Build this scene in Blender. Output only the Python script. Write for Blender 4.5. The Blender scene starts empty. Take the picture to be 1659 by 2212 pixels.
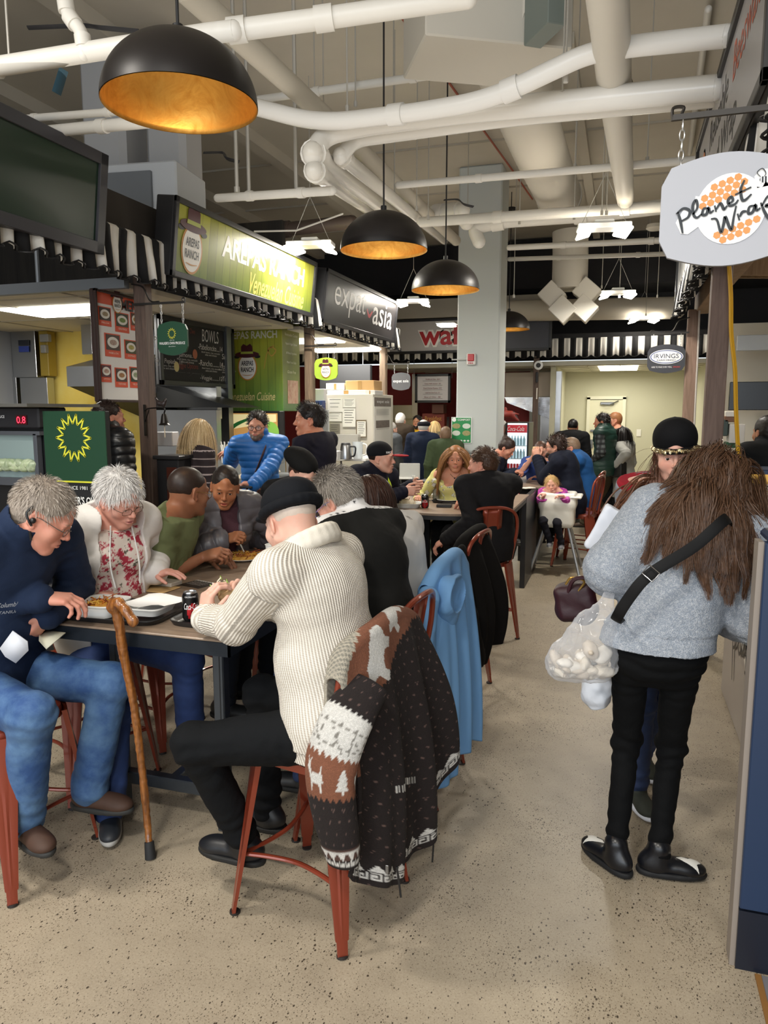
import bpy,math,random
import numpy as np
from mathutils import Vector,Matrix
random.seed(7);RNG=np.random.default_rng(7)
SC=bpy.context.scene;COL=SC.collection
PI=math.pi
# ------------------------------------------------------------------ camera
F_PX,CX,CY,EYE=1600.0,829.5,1106.0,1.75
YH,VX=886.0,1345.0                      # horizon row, vanishing column of the aisle
_p=math.atan((CY-YH)/F_PX)
_d=np.array([(VX-CX)/F_PX,(CY-YH)/F_PX,-1.0]);_d /= np.linalg.norm(_d)
_up=np.array([0,math.cos(_p),math.sin(_p)])
_y=_d-_up*_d.dot(_up);_y /= np.linalg.norm(_y)
ROT=np.array([np.cross(_y,_up),_y,_up])  # camera -> world
cam_d=bpy.data.cameras.new('camera');cam=bpy.data.objects.new('camera',cam_d);COL.objects.link(cam)
m=Matrix(ROT.tolist()).to_4x4();m.translation=(0,0,EYE);cam.matrix_world=m
cam_d.sensor_fit='HORIZONTAL';cam_d.sensor_width=36.0;cam_d.lens=36.0*F_PX/1659.0
cam_d.clip_start=0.05;cam_d.clip_end=100
SC.camera=cam
CAM=np.array([0,0,EYE])
def ray(px,py):return ROT @ np.array([(px-CX)/F_PX,-(py-CY)/F_PX,-1.0])
def onY(px,py,y):d=ray(px,py);return CAM+d*(y/d[1])
def onX(px,py,x):d=ray(px,py);return CAM+d*(x/d[0])
def onZ(px,py,z=0.0):d=ray(px,py);return CAM+d*((z-EYE)/d[2])
# ------------------------------------------------------------------ world, exposure, lights
w=bpy.data.worlds.new('world');SC.world=w;w.use_nodes=True
bg=w.node_tree.nodes['Background'];bg.inputs[0].default_value=(0.86,0.93,1.0,1);bg.inputs[1].default_value=0.9
SC.view_settings.view_transform='Standard';SC.view_settings.look='None'
SC.view_settings.exposure=0.42;SC.view_settings.gamma=1.0;SC.view_settings.use_curve_mapping=False
SC.cycles.max_bounces=7;SC.cycles.diffuse_bounces=3;SC.cycles.glossy_bounces=3;SC.cycles.transmission_bounces=5
SC.cycles.transparent_max_bounces=12;SC.cycles.sample_clamp_indirect=4.0;SC.cycles.caustics_reflective=False;SC.cycles.caustics_refractive=False
SC.cycles.use_light_tree=True
def area(name,loc,tgt,sx,sy,power,col=(1,1,1)):
    l=bpy.data.lights.new(name,'AREA');l.shape='RECTANGLE';l.size=sx;l.size_y=sy;l.energy=power;l.color=col
    o=bpy.data.objects.new(name,l);COL.objects.link(o);o.location=loc
    o.rotation_euler=(Vector(tgt)-Vector(loc)).to_track_quat('-Z','Y').to_euler();return o
area('window_daylight',(-1.0,-5.5,2.9),(-1.2,3.0,1.0),8.0,3.2,190,(0.86,0.93,1.0))
WARM=(1.0,0.95,0.86)
for (x,y) in ((-3.0,1.2),(-0.9,-0.3),(-3.3,-1.8),(0.9,-2.4)):
    area('high_bay_light',(x,y,3.9),(x,y,0),0.5,0.35,62,WARM)
for (x,y) in ((-3.06,7.3),(-0.25,7.4),(-3.1,11.0),(-0.1,11.4),(0.3,14.2)):
    area('high_bay_light',(x,y,3.38),(x,y,0),0.5,0.35,75,WARM)
area('floor_bounce_fill',(-1.4,5.0,3.0),(-1.4,5.5,6.0),3.0,8.0,34,WARM)  # added fill lamp, imitates light bounced up from the floor
# ------------------------------------------------------------------ object helpers
def tag(o,label=None,cat=None,group=None,kind=None):
    if label:o['label']=label
    if cat:o['category']=cat
    if group:o['group']=group
    if kind:o['kind']=kind
    return o
def empty(name,loc,label=None,cat=None,group=None,rz=0.0):
    o=bpy.data.objects.new(name,None);COL.objects.link(o);o.location=Vector([float(v) for v in loc]);o.rotation_euler=(0,0,rz)
    o.empty_display_size=0.1
    return tag(o,label,cat,group)
def origin_of(o):
    v=Vector((0,0,0))
    while o is not None:v=v+o.location;o=o.parent
    return v
def link_mesh(name,me,parent=None,mats=()):
    o=bpy.data.objects.new(name,me);COL.objects.link(o)
    for mm in mats:me.materials.append(mm)
    if parent is not None:o.parent=parent
    return o
def np_mesh(name,V,Fq,mats,parent=None,midx=None,smooth=True,local=False,sharp=None,col=None,uv=None):
    """V (n,3) in world coordinates; Fq (m,3|4) int or list of polygons; child meshes are stored relative to their parent."""
    V=np.asarray(V,dtype=np.float32)
    if parent is not None and not local:V=V-np.array(origin_of(parent),dtype=np.float32)
    me=bpy.data.meshes.new(name)
    if isinstance(Fq,np.ndarray):
        k=Fq.shape[1];me.vertices.add(len(V));me.vertices.foreach_set('co',V.ravel())
        me.loops.add(Fq.size);me.loops.foreach_set('vertex_index',Fq.ravel().astype(np.int32))
        me.polygons.add(len(Fq));me.polygons.foreach_set('loop_start',np.arange(0,Fq.size,k,dtype=np.int32))
        me.polygons.foreach_set('loop_total',np.full(len(Fq),k,dtype=np.int32));me.update(calc_edges=True)
    else:
        me.from_pydata([tuple(map(float,v)) for v in V],[],[tuple(map(int,f)) for f in Fq]);me.update()
    if midx is not None:me.polygons.foreach_set('material_index',np.asarray(midx,dtype=np.int32))
    me.polygons.foreach_set('use_smooth',np.full(len(me.polygons),bool(smooth)))
    if smooth and sharp:me.set_sharp_from_angle(angle=math.radians(sharp))
    if col is not None:
        a=me.color_attributes.new('Col','FLOAT_COLOR','POINT');c=np.ones((len(V),4),dtype=np.float32);c[:,:3]=col;a.data.foreach_set('color',c.ravel())
    if uv is not None:
        a=me.attributes.new('fab','FLOAT_VECTOR','POINT');c=np.zeros((len(V),3),dtype=np.float32);c[:,:2]=uv;a.data.foreach_set('vector',c.ravel())
    if not isinstance(mats,(list,tuple)):mats=[mats]
    return link_mesh(name,me,parent,mats)
class MB:
    def __init__(s):s.v=[];s.f=[];s.m=[];s.n=0
    def add(s,V,Fl,mi=0):
        b=s.n;V=np.asarray(V,float);s.v.append(V);s.n+=len(V)
        for f in Fl:s.f.append(tuple(int(i)+b for i in f));s.m.append(mi)
        return s
    def box(s,c,d,rz=0.0,bev=0.0,mi=0,R=None):
        hx,hy,hz=d[0]/2,d[1]/2,d[2]/2
        b=min(bev,hx*.9,hy*.9,hz*.9)
        if R is None:R=np.array([[math.cos(rz),-math.sin(rz),0],[math.sin(rz),math.cos(rz),0],[0,0,1]])
        if b<=0:
            P=np.array([[x,y,z] for z in (-hz,hz) for y in (-hy,hy) for x in (-hx,hx)])
            Fl=[(0,2,3,1),(4,5,7,6),(0,1,5,4),(2,6,7,3),(0,4,6,2),(1,3,7,5)]
        else:
            P=[];
            for sx in (-1,1):
                for sy in (-1,1):
                    for sz in (-1,1):
                        P+=[[sx*hx,sy*(hy-b),sz*(hz-b)],[sx*(hx-b),sy*hy,sz*(hz-b)],[sx*(hx-b),sy*(hy-b),sz*hz]]
            P=np.array(P);I=lambda sx,sy,sz,a:((sx>0)*4+(sy>0)*2+(sz>0))*3+a
            Fl=[]
            for q in (-1,1):
                Fl.append([I(q,-1,-1,0),I(q,1,-1,0),I(q,1,1,0),I(q,-1,1,0)][::q])
                Fl.append([I(-1,q,-1,1),I(1,q,-1,1),I(1,q,1,1),I(-1,q,1,1)][::-q])
                Fl.append([I(-1,-1,q,2),I(1,-1,q,2),I(1,1,q,2),I(-1,1,q,2)][::q])
            for a in (-1,1):
                for c_ in (-1,1):
                    Fl.append([I(a,c_,-1,0),I(a,c_,-1,1),I(a,c_,1,1),I(a,c_,1,0)][::a*c_])
                    Fl.append([I(a,-1,c_,0),I(a,1,c_,0),I(a,1,c_,2),I(a,-1,c_,2)][::a*c_])
                    Fl.append([I(-1,a,c_,1),I(-1,a,c_,2),I(1,a,c_,2),I(1,a,c_,1)][::a*c_])
                    for e in (-1,1):Fl.append([I(a,c_,e,0),I(a,c_,e,1),I(a,c_,e,2)][::a*c_*e])
        return s.add(P @ R.T+np.array(c,float),Fl,mi)
    def tube(s,pts,r,n=10,closed=False,mi=0,caps=True,flat=1.0,ref=(0,0,1)):
        P=np.array(pts,float);N=len(P);r=np.broadcast_to(np.array(r,float),(N,))
        T=np.zeros_like(P)
        for i in range(N):
            a=P[(i-1)%N] if (closed or i>0) else P[i];b_=P[(i+1)%N] if (closed or i<N-1) else P[i]
            T[i]=(b_-a)/(np.linalg.norm(b_-a)+1e-9)
        u=np.cross(np.array(ref,float),T[0])
        if np.linalg.norm(u)<1e-3:u=np.cross((1,0,0),T[0])
        u /= np.linalg.norm(u);V=[]
        for i in range(N):
            u=u-T[i]*u.dot(T[i]);u /= np.linalg.norm(u)+1e-9;v=np.cross(T[i],u)
            for k in range(n):
                a=2*PI*k/n;V.append(P[i]+r[i]*(math.cos(a)*u+math.sin(a)*v*flat))
        Fl=[]
        for i in range(N if closed else N-1):
            j=(i+1)%N
            for k in range(n):Fl.append((i*n+k,i*n+(k+1)%n,j*n+(k+1)%n,j*n+k))
        if caps and not closed:Fl+=[tuple(range(n))[::-1],tuple((N-1)*n+k for k in range(n))]
        return s.add(V,Fl,mi)
    def lathe(s,prof,c,n=32,mi=0,axis='z',cap=False):
        V=[];Fl=[];K=len(prof)
        for i in range(n):
            a=2*PI*i/n
            for (r,z) in prof:
                p=(r*math.cos(a),r*math.sin(a),z)
                if axis=='x':p=(p[2],p[0],p[1])
                if axis=='y':p=(p[0],p[2],-p[1])
                V.append((c[0]+p[0],c[1]+p[1],c[2]+p[2]))
        for i in range(n):
            j=(i+1)%n
            for k in range(K-1):Fl.append((i*K+k,j*K+k,j*K+k+1,i*K+k+1))
        if cap:Fl+=[tuple(i*K for i in range(n))[::-1],tuple(i*K+K-1 for i in range(n))]
        return s.add(V,Fl,mi)
    def sphere(s,c,r,n=16,mi=0,sc=(1,1,1)):
        prof=[(max(1e-5,r*math.sin(PI*k/n)),-r*math.cos(PI*k/n)) for k in range(n+1)]
        b=s.n;s.lathe(prof,(0,0,0),n*2,mi);s.v[-1]=s.v[-1]*np.array(sc)+np.array(c);return s
    def prism(s,poly,O,ux,uy,th,mi=0):
        """polygon (2-D, counter-clockwise) in the plane O+ux*a+uy*b, thickness th along -(ux x uy)"""
        O=np.array(O,float);ux=np.array(ux,float);uy=np.array(uy,float);nn=np.cross(ux,uy);n=len(poly)
        A=[O+ux*a+uy*b for a,b in poly];B=[p-nn*th for p in A]
        Fl=[tuple(range(n)),tuple(range(2*n-1,n-1,-1))]+[(i,n+i,n+(i+1)%n,(i+1)%n) for i in range(n)]
        return s.add(A+B,Fl,mi)
    def build(s,name,mats,parent=None,smooth=True,sharp=35,local=False):
        return np_mesh(name,np.concatenate(s.v),s.f,mats,parent,s.m,smooth,local,sharp)
def spline(pts,n=8,closed=False):
    P=np.array(pts,float);N=len(P);out=[]
    for i in range(N if closed else N-1):
        p0=P[(i-1)%N] if (closed or i) else 2*P[0]-P[1];p1=P[i];p2=P[(i+1)%N]
        p3=P[(i+2)%N] if (closed or i+2<N) else 2*P[-1]-P[-2]
        for k in range(n):
            t=k/n;out.append(.5*((2*p1)+(p2-p0)*t+(2*p0-5*p1+4*p2-p3)*t*t+(3*p1-p0-3*p2+p3)*t **3))
    if not closed:out.append(P[-1])
    return np.array(out)
def copy_tree(o,parent=None):
    c=o.copy();COL.objects.link(c);c.parent=parent
    for ch in o.children:copy_tree(ch,c)
    return c
# ------------------------------------------------------------------ materials
def lin(h):
    if isinstance(h,str):
        h=h.lstrip('#');c=[int(h[i:i+2],16)/255 for i in (0,2,4)]
        return tuple(x/12.92 if x<.04045 else ((x+.055)/1.055) **2.4 for x in c)
    return tuple(h)
_MC={}
def M(col,rough=.6,metal=0.0,kind=None,sc=30.0,bump=.25,var=.12,col2=None,emit=0.0,name=None,spec=.5,coat=0,sheen=0,trans=0,alpha=1,attr=False,dist=.002):
    key=(str(col),rough,metal,kind,sc,bump,var,str(col2),emit,spec,coat,sheen,trans,alpha,attr,dist)
    if key in _MC:return _MC[key]
    mt=bpy.data.materials.new(name or (kind or 'plain')+'_surface');mt.use_nodes=True;nt=mt.node_tree;N=nt.nodes;L=nt.links
    b=N['Principled BSDF'];c=lin(col);b.inputs['Base Color'].default_value=(*c,1)
    b.inputs['Roughness'].default_value=rough;b.inputs['Metallic'].default_value=metal;b.inputs['Specular IOR Level'].default_value=spec
    b.inputs['Coat Weight'].default_value=coat;b.inputs['Sheen Weight'].default_value=sheen;b.inputs['Transmission Weight'].default_value=trans;b.inputs['Alpha'].default_value=alpha
    if emit:b.inputs['Emission Color'].default_value=(*c,1);b.inputs['Emission Strength'].default_value=emit
    c2=lin(col2) if col2 else tuple(x*(1-3*var) for x in c)
    tc=N.new('ShaderNodeTexCoord');vec=tc.outputs['Object']
    def node(t,**kw):
        n=N.new(t)
        for k_,v_ in kw.items():
            if k_ in n.inputs:n.inputs[k_].default_value=v_
            else:setattr(n,k_,v_)
        return n
    def bumpn(sock,strength,d=None):
        bn=node('ShaderNodeBump');bn.inputs['Strength'].default_value=strength;bn.inputs['Distance'].default_value=d or dist
        L.new(sock,bn.inputs['Height']);L.new(bn.outputs[0],b.inputs['Normal']);return bn
    def mixc(fac,a_,b_):
        mx=node('ShaderNodeMix',data_type='RGBA')
        if hasattr(fac,'is_linked'):L.new(fac,mx.inputs[0])
        else:mx.inputs[0].default_value=fac
        for i,q in ((6,a_),(7,b_)):
            if hasattr(q,'is_linked'):L.new(q,mx.inputs[i])
            else:mx.inputs[i].default_value=(*q,1)
        return mx.outputs[2]
    base=None
    if attr:
        at=node('ShaderNodeAttribute');at.attribute_name='Col';base=at.outputs['Color'];L.new(base,b.inputs['Base Color'])
        if emit:L.new(base,b.inputs['Emission Color'])
    src=base if base is not None else c
    def dark(f):
        if base is None:return tuple(x*f for x in c)
        return mixc(1-f,base,(0,0,0))
    if kind=='noise':
        n=node('ShaderNodeTexNoise',Scale=sc,Detail=4.0);L.new(vec,n.inputs['Vector'])
        L.new(mixc(n.outputs[0],src,c2 if base is None else dark(1-3*var)),b.inputs['Base Color']);bumpn(n.outputs[0],bump)
    elif kind=='skin':
        n=node('ShaderNodeTexNoise',Scale=22.0,Detail=3.0);L.new(vec,n.inputs['Vector'])
        n2=node('ShaderNodeTexNoise',Scale=420.0,Detail=2.0);L.new(vec,n2.inputs['Vector'])
        rp=node('ShaderNodeValToRGB');rp.color_ramp.elements[0].position=.4;rp.color_ramp.elements[1].position=.7;L.new(n.outputs[0],rp.inputs[0])
        mm=node('ShaderNodeMath',operation='MULTIPLY');mm.inputs[1].default_value=.35;L.new(rp.outputs[0],mm.inputs[0])
        tint=node('ShaderNodeMix',data_type='RGBA');tint.blend_type='MULTIPLY';L.new(mm.outputs[0],tint.inputs[0]);L.new(base,tint.inputs[6]);tint.inputs[7].default_value=(1.0,.72,.66,1)
        L.new(tint.outputs[2],b.inputs['Base Color']);bumpn(n2.outputs[0],.12,.001)
        b.inputs['Subsurface Weight'].default_value=.12;b.inputs['Subsurface Radius'].default_value=(.012,.005,.003);b.inputs['Subsurface Scale'].default_value=1.0
    elif kind=='cloth':
        n=node('ShaderNodeTexNoise',Scale=sc*12,Detail=3.0);L.new(vec,n.inputs['Vector'])
        n2=node('ShaderNodeTexNoise',Scale=sc*.25,Detail=3.0);L.new(vec,n2.inputs['Vector'])
        L.new(mixc(n2.outputs[0],src,c2 if base is None else dark(1-3*var)),b.inputs['Base Color'])
        ad=node('ShaderNodeMath',operation='MULTIPLY_ADD');ad.inputs[1].default_value=3.0;L.new(n2.outputs[0],ad.inputs[0]);L.new(n.outputs[0],ad.inputs[2]);bumpn(ad.outputs[0],bump,.003)
    elif kind=='knit':   # ribs from the fabric coordinates stored on the garment
        at=node('ShaderNodeAttribute');at.attribute_name='fab';sp=node('ShaderNodeSeparateXYZ');L.new(at.outputs['Vector'],sp.inputs[0])
        mu=node('ShaderNodeMath',operation='MULTIPLY');mu.inputs[1].default_value=2*PI/sc;L.new(sp.outputs[0],mu.inputs[0])
        si=node('ShaderNodeMath',operation='SINE');L.new(mu.outputs[0],si.inputs[0])
        mv=node('ShaderNodeMath',operation='MULTIPLY');mv.inputs[1].default_value=2*PI/(sc*.62);L.new(sp.outputs[1],mv.inputs[0])
        sv=node('ShaderNodeMath',operation='SINE');L.new(mv.outputs[0],sv.inputs[0])
        ad=node('ShaderNodeMath',operation='MULTIPLY_ADD');ad.inputs[1].default_value=.35;L.new(sv.outputs[0],ad.inputs[0]);L.new(si.outputs[0],ad.inputs[2])
        mr=node('ShaderNodeMapRange');mr.inputs[1].default_value=-1.2;mr.inputs[2].default_value=.6;L.new(ad.outputs[0],mr.inputs[0])
        L.new(mixc(mr.outputs[0],c2,c),b.inputs['Base Color']);bumpn(ad.outputs[0],bump,.0018)
    elif kind=='fuzzy':
        n=node('ShaderNodeTexNoise',Scale=sc,Detail=6.0,Roughness=.7);L.new(vec,n.inputs['Vector'])
        v=node('ShaderNodeTexVoronoi',Scale=sc*3.2);L.new(vec,v.inputs['Vector'])
        mu=node('ShaderNodeMath',operation='MULTIPLY_ADD');mu.inputs[1].default_value=-.5;L.new(v.outputs[0],mu.inputs[0]);L.new(n.outputs[0],mu.inputs[2])
        rp=node('ShaderNodeMapRange');rp.inputs[1].default_value=.15;rp.inputs[2].default_value=.6;L.new(mu.outputs[0],rp.inputs[0])
        L.new(mixc(rp.outputs[0],c2 if base is None else dark(1-3*var),src),b.inputs['Base Color']);bumpn(mu.outputs[0],bump,.004)
    elif kind=='denim':
        n=node('ShaderNodeTexNoise',Scale=5.0,Detail=6.0,Roughness=.65);L.new(vec,n.inputs['Vector'])
        n2=node('ShaderNodeTexNoise',Scale=520.0);L.new(vec,n2.inputs['Vector'])
        rp=node('ShaderNodeMapRange');rp.inputs[1].default_value=.38;rp.inputs[2].default_value=.68;L.new(n.outputs[0],rp.inputs[0])
        L.new(mixc(rp.outputs[0],c,c2),b.inputs['Base Color']);bumpn(n2.outputs[0],.3)
    elif kind in ('wood','planks'):
        mp=node('ShaderNodeMapping');mp.inputs['Scale'].default_value=sc if isinstance(sc,tuple) else (sc,sc,sc*.08);L.new(vec,mp.inputs['Vector'])
        n=node('ShaderNodeTexNoise',Scale=1.0,Detail=8.0,Roughness=.65,Distortion=.6);L.new(mp.outputs[0],n.inputs['Vector'])
        rp=node('ShaderNodeMapRange');rp.inputs[1].default_value=.32;rp.inputs[2].default_value=.68;L.new(n.outputs[0],rp.inputs[0])
        L.new(mixc(rp.outputs[0],c2,src),b.inputs['Base Color']);bumpn(n.outputs[0],bump)
    elif kind=='brushed':
        mp=node('ShaderNodeMapping');mp.inputs['Scale'].default_value=(3,3,160);L.new(vec,mp.inputs['Vector'])
        n=node('ShaderNodeTexNoise',Scale=1.0,Detail=3.0);L.new(mp.outputs[0],n.inputs['Vector'])
        n2=node('ShaderNodeTexNoise',Scale=2.2,Detail=2.0);L.new(vec,n2.inputs['Vector'])
        ad=node('ShaderNodeMath',operation='MULTIPLY_ADD');ad.inputs[1].default_value=.05;L.new(n.outputs[0],ad.inputs[0]);L.new(n2.outputs[0],ad.inputs[2]);bumpn(ad.outputs[0],bump,.03)
    elif kind=='gold':
        n=node('ShaderNodeTexNoise',Scale=sc,Detail=6.0,Roughness=.7,Distortion=1.5);L.new(vec,n.inputs['Vector'])
        rp=node('ShaderNodeMapRange');rp.inputs[1].default_value=.35;rp.inputs[2].default_value=.7;L.new(n.outputs[0],rp.inputs[0])
        L.new(mixc(rp.outputs[0],c,c2),b.inputs['Base Color'])
        r2=node('ShaderNodeMapRange');r2.inputs[3].default_value=.25;r2.inputs[4].default_value=.55;L.new(n.outputs[0],r2.inputs[0]);L.new(r2.outputs[0],b.inputs['Roughness']);bumpn(n.outputs[0],.25,.004)
    _MC[key]=mt;return mt
def concrete():
    mt=bpy.data.materials.new('polished_concrete');mt.use_nodes=True;nt=mt.node_tree;N=nt.nodes;L=nt.links;b=N['Principled BSDF']
    tc=N.new('ShaderNodeTexCoord');vec=tc.outputs['Object']
    def noise(s,d=4,dist=0):
        n=N.new('ShaderNodeTexNoise');n.inputs['Scale'].default_value=s;n.inputs['Detail'].default_value=d;n.inputs['Distortion'].default_value=dist;L.new(vec,n.inputs['Vector']);return n.outputs[0]
    def ramp(s,p0,p1,c0,c1):
        r=N.new('ShaderNodeValToRGB');r.color_ramp.elements[0].position=p0;r.color_ramp.elements[1].position=p1
        r.color_ramp.elements[0].color=(*c0,1);r.color_ramp.elements[1].color=(*c1,1);L.new(s,r.inputs[0]);return r.outputs[0]
    def mul(a,c_,f=1.0):
        mx=N.new('ShaderNodeMix');mx.data_type='RGBA';mx.blend_type='MULTIPLY';mx.inputs[0].default_value=f;L.new(a,mx.inputs[6]);L.new(c_,mx.inputs[7]);return mx.outputs[2]
    W=(1,1,1)
    base=ramp(noise(.9,5),.3,.75,lin('#ab9f8d'),lin('#c2b49d'))
    base=mul(base,ramp(noise(9,5),.25,.8,(.84,.83,.82),W))
    base=mul(base,ramp(noise(160,3),.3,.75,(.80,.79,.77),W))
    mp=N.new('ShaderNodeMapping');mp.inputs['Scale'].default_value=(1.25,.8,1);mp.inputs['Rotation'].default_value=(0,0,.5);L.new(vec,mp.inputs['Vector'])
    for s,th,colr in ((85,.13,(.24,.22,.20)),(42,.10,(.18,.16,.15)),(130,.17,(.48,.44,.40)),(60,.07,(1.22,1.22,1.22))):
        v=N.new('ShaderNodeTexVoronoi');v.inputs['Scale'].default_value=s;v.inputs['Randomness'].default_value=1;L.new(mp.outputs[0],v.inputs['Vector'])
        nz=noise(s*2.2,2);ad=N.new('ShaderNodeMath');ad.operation='MULTIPLY_ADD';ad.inputs[1].default_value=.22;L.new(nz,ad.inputs[0]);L.new(v.outputs['Distance'],ad.inputs[2])
        pick=noise(2.3 if s>50 else 3.1,2)   # patches with more and less stone
        a2=N.new('ShaderNodeMath');a2.operation='MULTIPLY_ADD';a2.inputs[1].default_value=-.34;L.new(pick,a2.inputs[0]);L.new(ad.outputs[0],a2.inputs[2])
        base=mul(base,ramp(a2.outputs[0],th-.055,th,colr,W))
    L.new(base,b.inputs['Base Color'])
    b.inputs['Roughness'].default_value=.42;b.inputs['Specular IOR Level'].default_value=.35
    bn=N.new('ShaderNodeBump');bn.inputs['Strength'].default_value=.12;bn.inputs['Distance'].default_value=.002;L.new(noise(60,4),bn.inputs['Height']);L.new(bn.outputs[0],b.inputs['Normal'])
    return mt
BLACK=M('#17171a',.5);WHITE=M('#e8e8e6',.5);STEEL=M('#b9babb',.28,1.0,'brushed',bump=.25);STEEL2=M('#8f9194',.35,1.0)
DARKMETAL=M('#26262a',.45,.6);POSTWOOD=M('#6b574c',.7,0,'wood',sc=40,col2='#4a3b34');PALEWOOD=M('#a98f74',.75,0,'wood',sc=30,col2='#8a6f55')
CEILW=M('#c9c2b4',.8,0,'noise',sc=3,bump=.05,var=.04);PIPEW=M('#dedad2',.42,0,'noise',sc=8,bump=.03,var=.03)
# ------------------------------------------------------------------ lettering
_TC={}
def _text(body,off=0.0,shear=0.0,bold=False):
    key=(body,off,shear)
    if key in _TC:return _TC[key]
    cu=bpy.data.curves.new('t','FONT');cu.body=body;cu.size=1.0;cu.extrude=0.0;cu.offset=off;cu.shear=shear;cu.resolution_u=3
    cu.align_x='LEFT';o=bpy.data.objects.new('t',cu);COL.objects.link(o);bpy.context.view_layer.update()
    me=bpy.data.meshes.new_from_object(o.evaluated_get(bpy.context.evaluated_depsgraph_get()));bpy.data.objects.remove(o);bpy.data.curves.remove(cu)
    n=len(me.vertices);V=np.zeros(n*3,dtype=np.float32);me.vertices.foreach_get('co',V);V=V.reshape(-1,3)
    Fl=[tuple(p.vertices) for p in me.polygons];bpy.data.meshes.remove(me)
    _TC[key]=(V,Fl);return V,Fl
def lettering(mb,body,O,ux,uy,height=None,width=None,mi=0,off=0.0,shear=0.0,lift=0.0015,anchor='c',arc=None):
    """adds flat letters to mb. O is the centre (or left end) of the text, in the plane ux, uy"""
    V,Fl=_text(body,off,shear)
    if len(V)==0:return
    lo,hi=V.min(0),V.max(0);W,H=hi[0]-lo[0],hi[1]-lo[1]
    sy=(height/H) if height else (width/W);sx=(width/W) if width else sy
    x=(V[:,0]-(lo[0]+W/2 if anchor=='c' else lo[0]))*sx;y=(V[:,1]-(lo[1]+H/2))*sy
    if arc is not None:y=y+arc*(x/(W*sx/2)) **2
    O=np.array(O,float);ux=np.array(ux,float);uy=np.array(uy,float);nn=np.cross(ux,uy)
    mb.add(O+nn*lift+x[:,None]*ux+y[:,None]*uy,Fl,mi)
def strokes(mb,paths,O,ux,uy,r,mi=0,lift=0.002,n=6):
    O=np.array(O,float);ux=np.array(ux,float);uy=np.array(uy,float);nn=np.cross(ux,uy)
    for p in paths:
        q=spline(p,n) if len(p)>2 else np.array(p,float)
        k=len(q);tp=np.array([r*(.55+.45*math.sin(PI*i/max(1,k-1))) for i in range(k)])
        T=np.gradient(q,axis=0);T /= np.linalg.norm(T,axis=1)[:,None]+1e-9;Nn=np.stack([-T[:,1],T[:,0]],1)
        A=q+Nn*tp[:,None];B=q-Nn*tp[:,None];P=np.concatenate([A,B])
        mb.add(O+nn*lift+P[:,:1]*ux+P[:,1:2]*uy,[(k+i,k+i+1,i+1,i) for i in range(k-1)],mi)
def ellipse(rx,ry,n=40,cx=0,cy=0):return [(cx+rx*math.cos(2*PI*i/n),cy+ry*math.sin(2*PI*i/n)) for i in range(n)]
X1=np.array([1.,0,0]);Y1=np.array([0,1.,0]);Z1=np.array([0,0,1.])
# ------------------------------------------------------------------ smooth solids (signed distance field -> surface)
def A3(*v):return np.array(v if len(v)>1 else v[0],dtype=float)
def nrm(v):v=np.asarray(v,float);return v/(np.linalg.norm(v)+1e-12)
def rotm(axis,a):return np.array(Matrix.Rotation(a,3,Vector([float(q) for q in axis])))
def cap(a,b,ra,rb=None,k=.02,op='+',sq=None):return dict(t='c',a=A3(a),b=A3(b),ra=ra,rb=ra if rb is None else rb,k=k,op=op,sq=sq)
def ell(c,r,R=None,k=.02,op='+'):
    r=A3(r) if hasattr(r,'__len__') else A3(r,r,r);return dict(t='e',c=A3(c),r=r,R=np.eye(3) if R is None else np.asarray(R),k=k,op=op)
def rbox(c,h,rd,R=None,k=.01,op='+'):return dict(t='b',c=A3(c),h=A3(h),rd=rd,R=np.eye(3) if R is None else np.asarray(R),k=k,op=op)
def grow(prims,o):
    out=[]
    for p in prims:
        q=dict(p)
        if q['t']=='c':q['ra']=p['ra']+o;q['rb']=p['rb']+o
        elif q['t']=='e':q['r']=p['r']+o
        else:q['h']=p['h']+o
        out.append(q)
    return out
def pb(p):
    if p['t']=='c':r=max(p['ra'],p['rb'])*1.02;return np.minimum(p['a'],p['b'])-r,np.maximum(p['a'],p['b'])+r
    h=p['r'] if p['t']=='e' else p['h']+p['rd']
    e=np.abs(p['R']) @ h if p['t']=='b' else np.sqrt(((p['R']*h) **2).sum(1));return p['c']-e,p['c']+e
def pdist(p,X,Y,Z):
    if p['t']=='c':
        a,b=p['a'],p['b'];x,y,z=X-a[0],Y-a[1],Z-a[2];d=b-a;f=1.0
        if p['sq'] is not None:
            s,f=p['sq'];s=nrm(s);t=x*s[0]+y*s[1]+z*s[2];g=(1/f-1)
            x=x+s[0]*t*g;y=y+s[1]*t*g;z=z+s[2]*t*g;d=d+s*(d @ s)*g
        L2=d @ d+1e-9;t=np.clip((x*d[0]+y*d[1]+z*d[2])/L2,0,1)
        return np.sqrt((x-d[0]*t) **2+(y-d[1]*t) **2+(z-d[2]*t) **2)-(p['ra']+(p['rb']-p['ra'])*t)
    c,R=p['c'],p['R'];x,y,z=X-c[0],Y-c[1],Z-c[2]
    u=x*R[0,0]+y*R[1,0]+z*R[2,0];v=x*R[0,1]+y*R[1,1]+z*R[2,1];w_=x*R[0,2]+y*R[1,2]+z*R[2,2]
    if p['t']=='e':
        r=p['r'];k0=np.sqrt((u/r[0]) **2+(v/r[1]) **2+(w_/r[2]) **2)+1e-6
        k1=np.sqrt((u/r[0] **2) **2+(v/r[1] **2) **2+(w_/r[2] **2) **2)+1e-6;return k0*(k0-1)/k1
    h=p['h'];qx,qy,qz=np.abs(u)-h[0],np.abs(v)-h[1],np.abs(w_)-h[2]
    return np.sqrt(np.maximum(qx,0) **2+np.maximum(qy,0) **2+np.maximum(qz,0) **2)+np.minimum(np.maximum(qx,np.maximum(qy,qz)),0)-p['rd']
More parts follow.
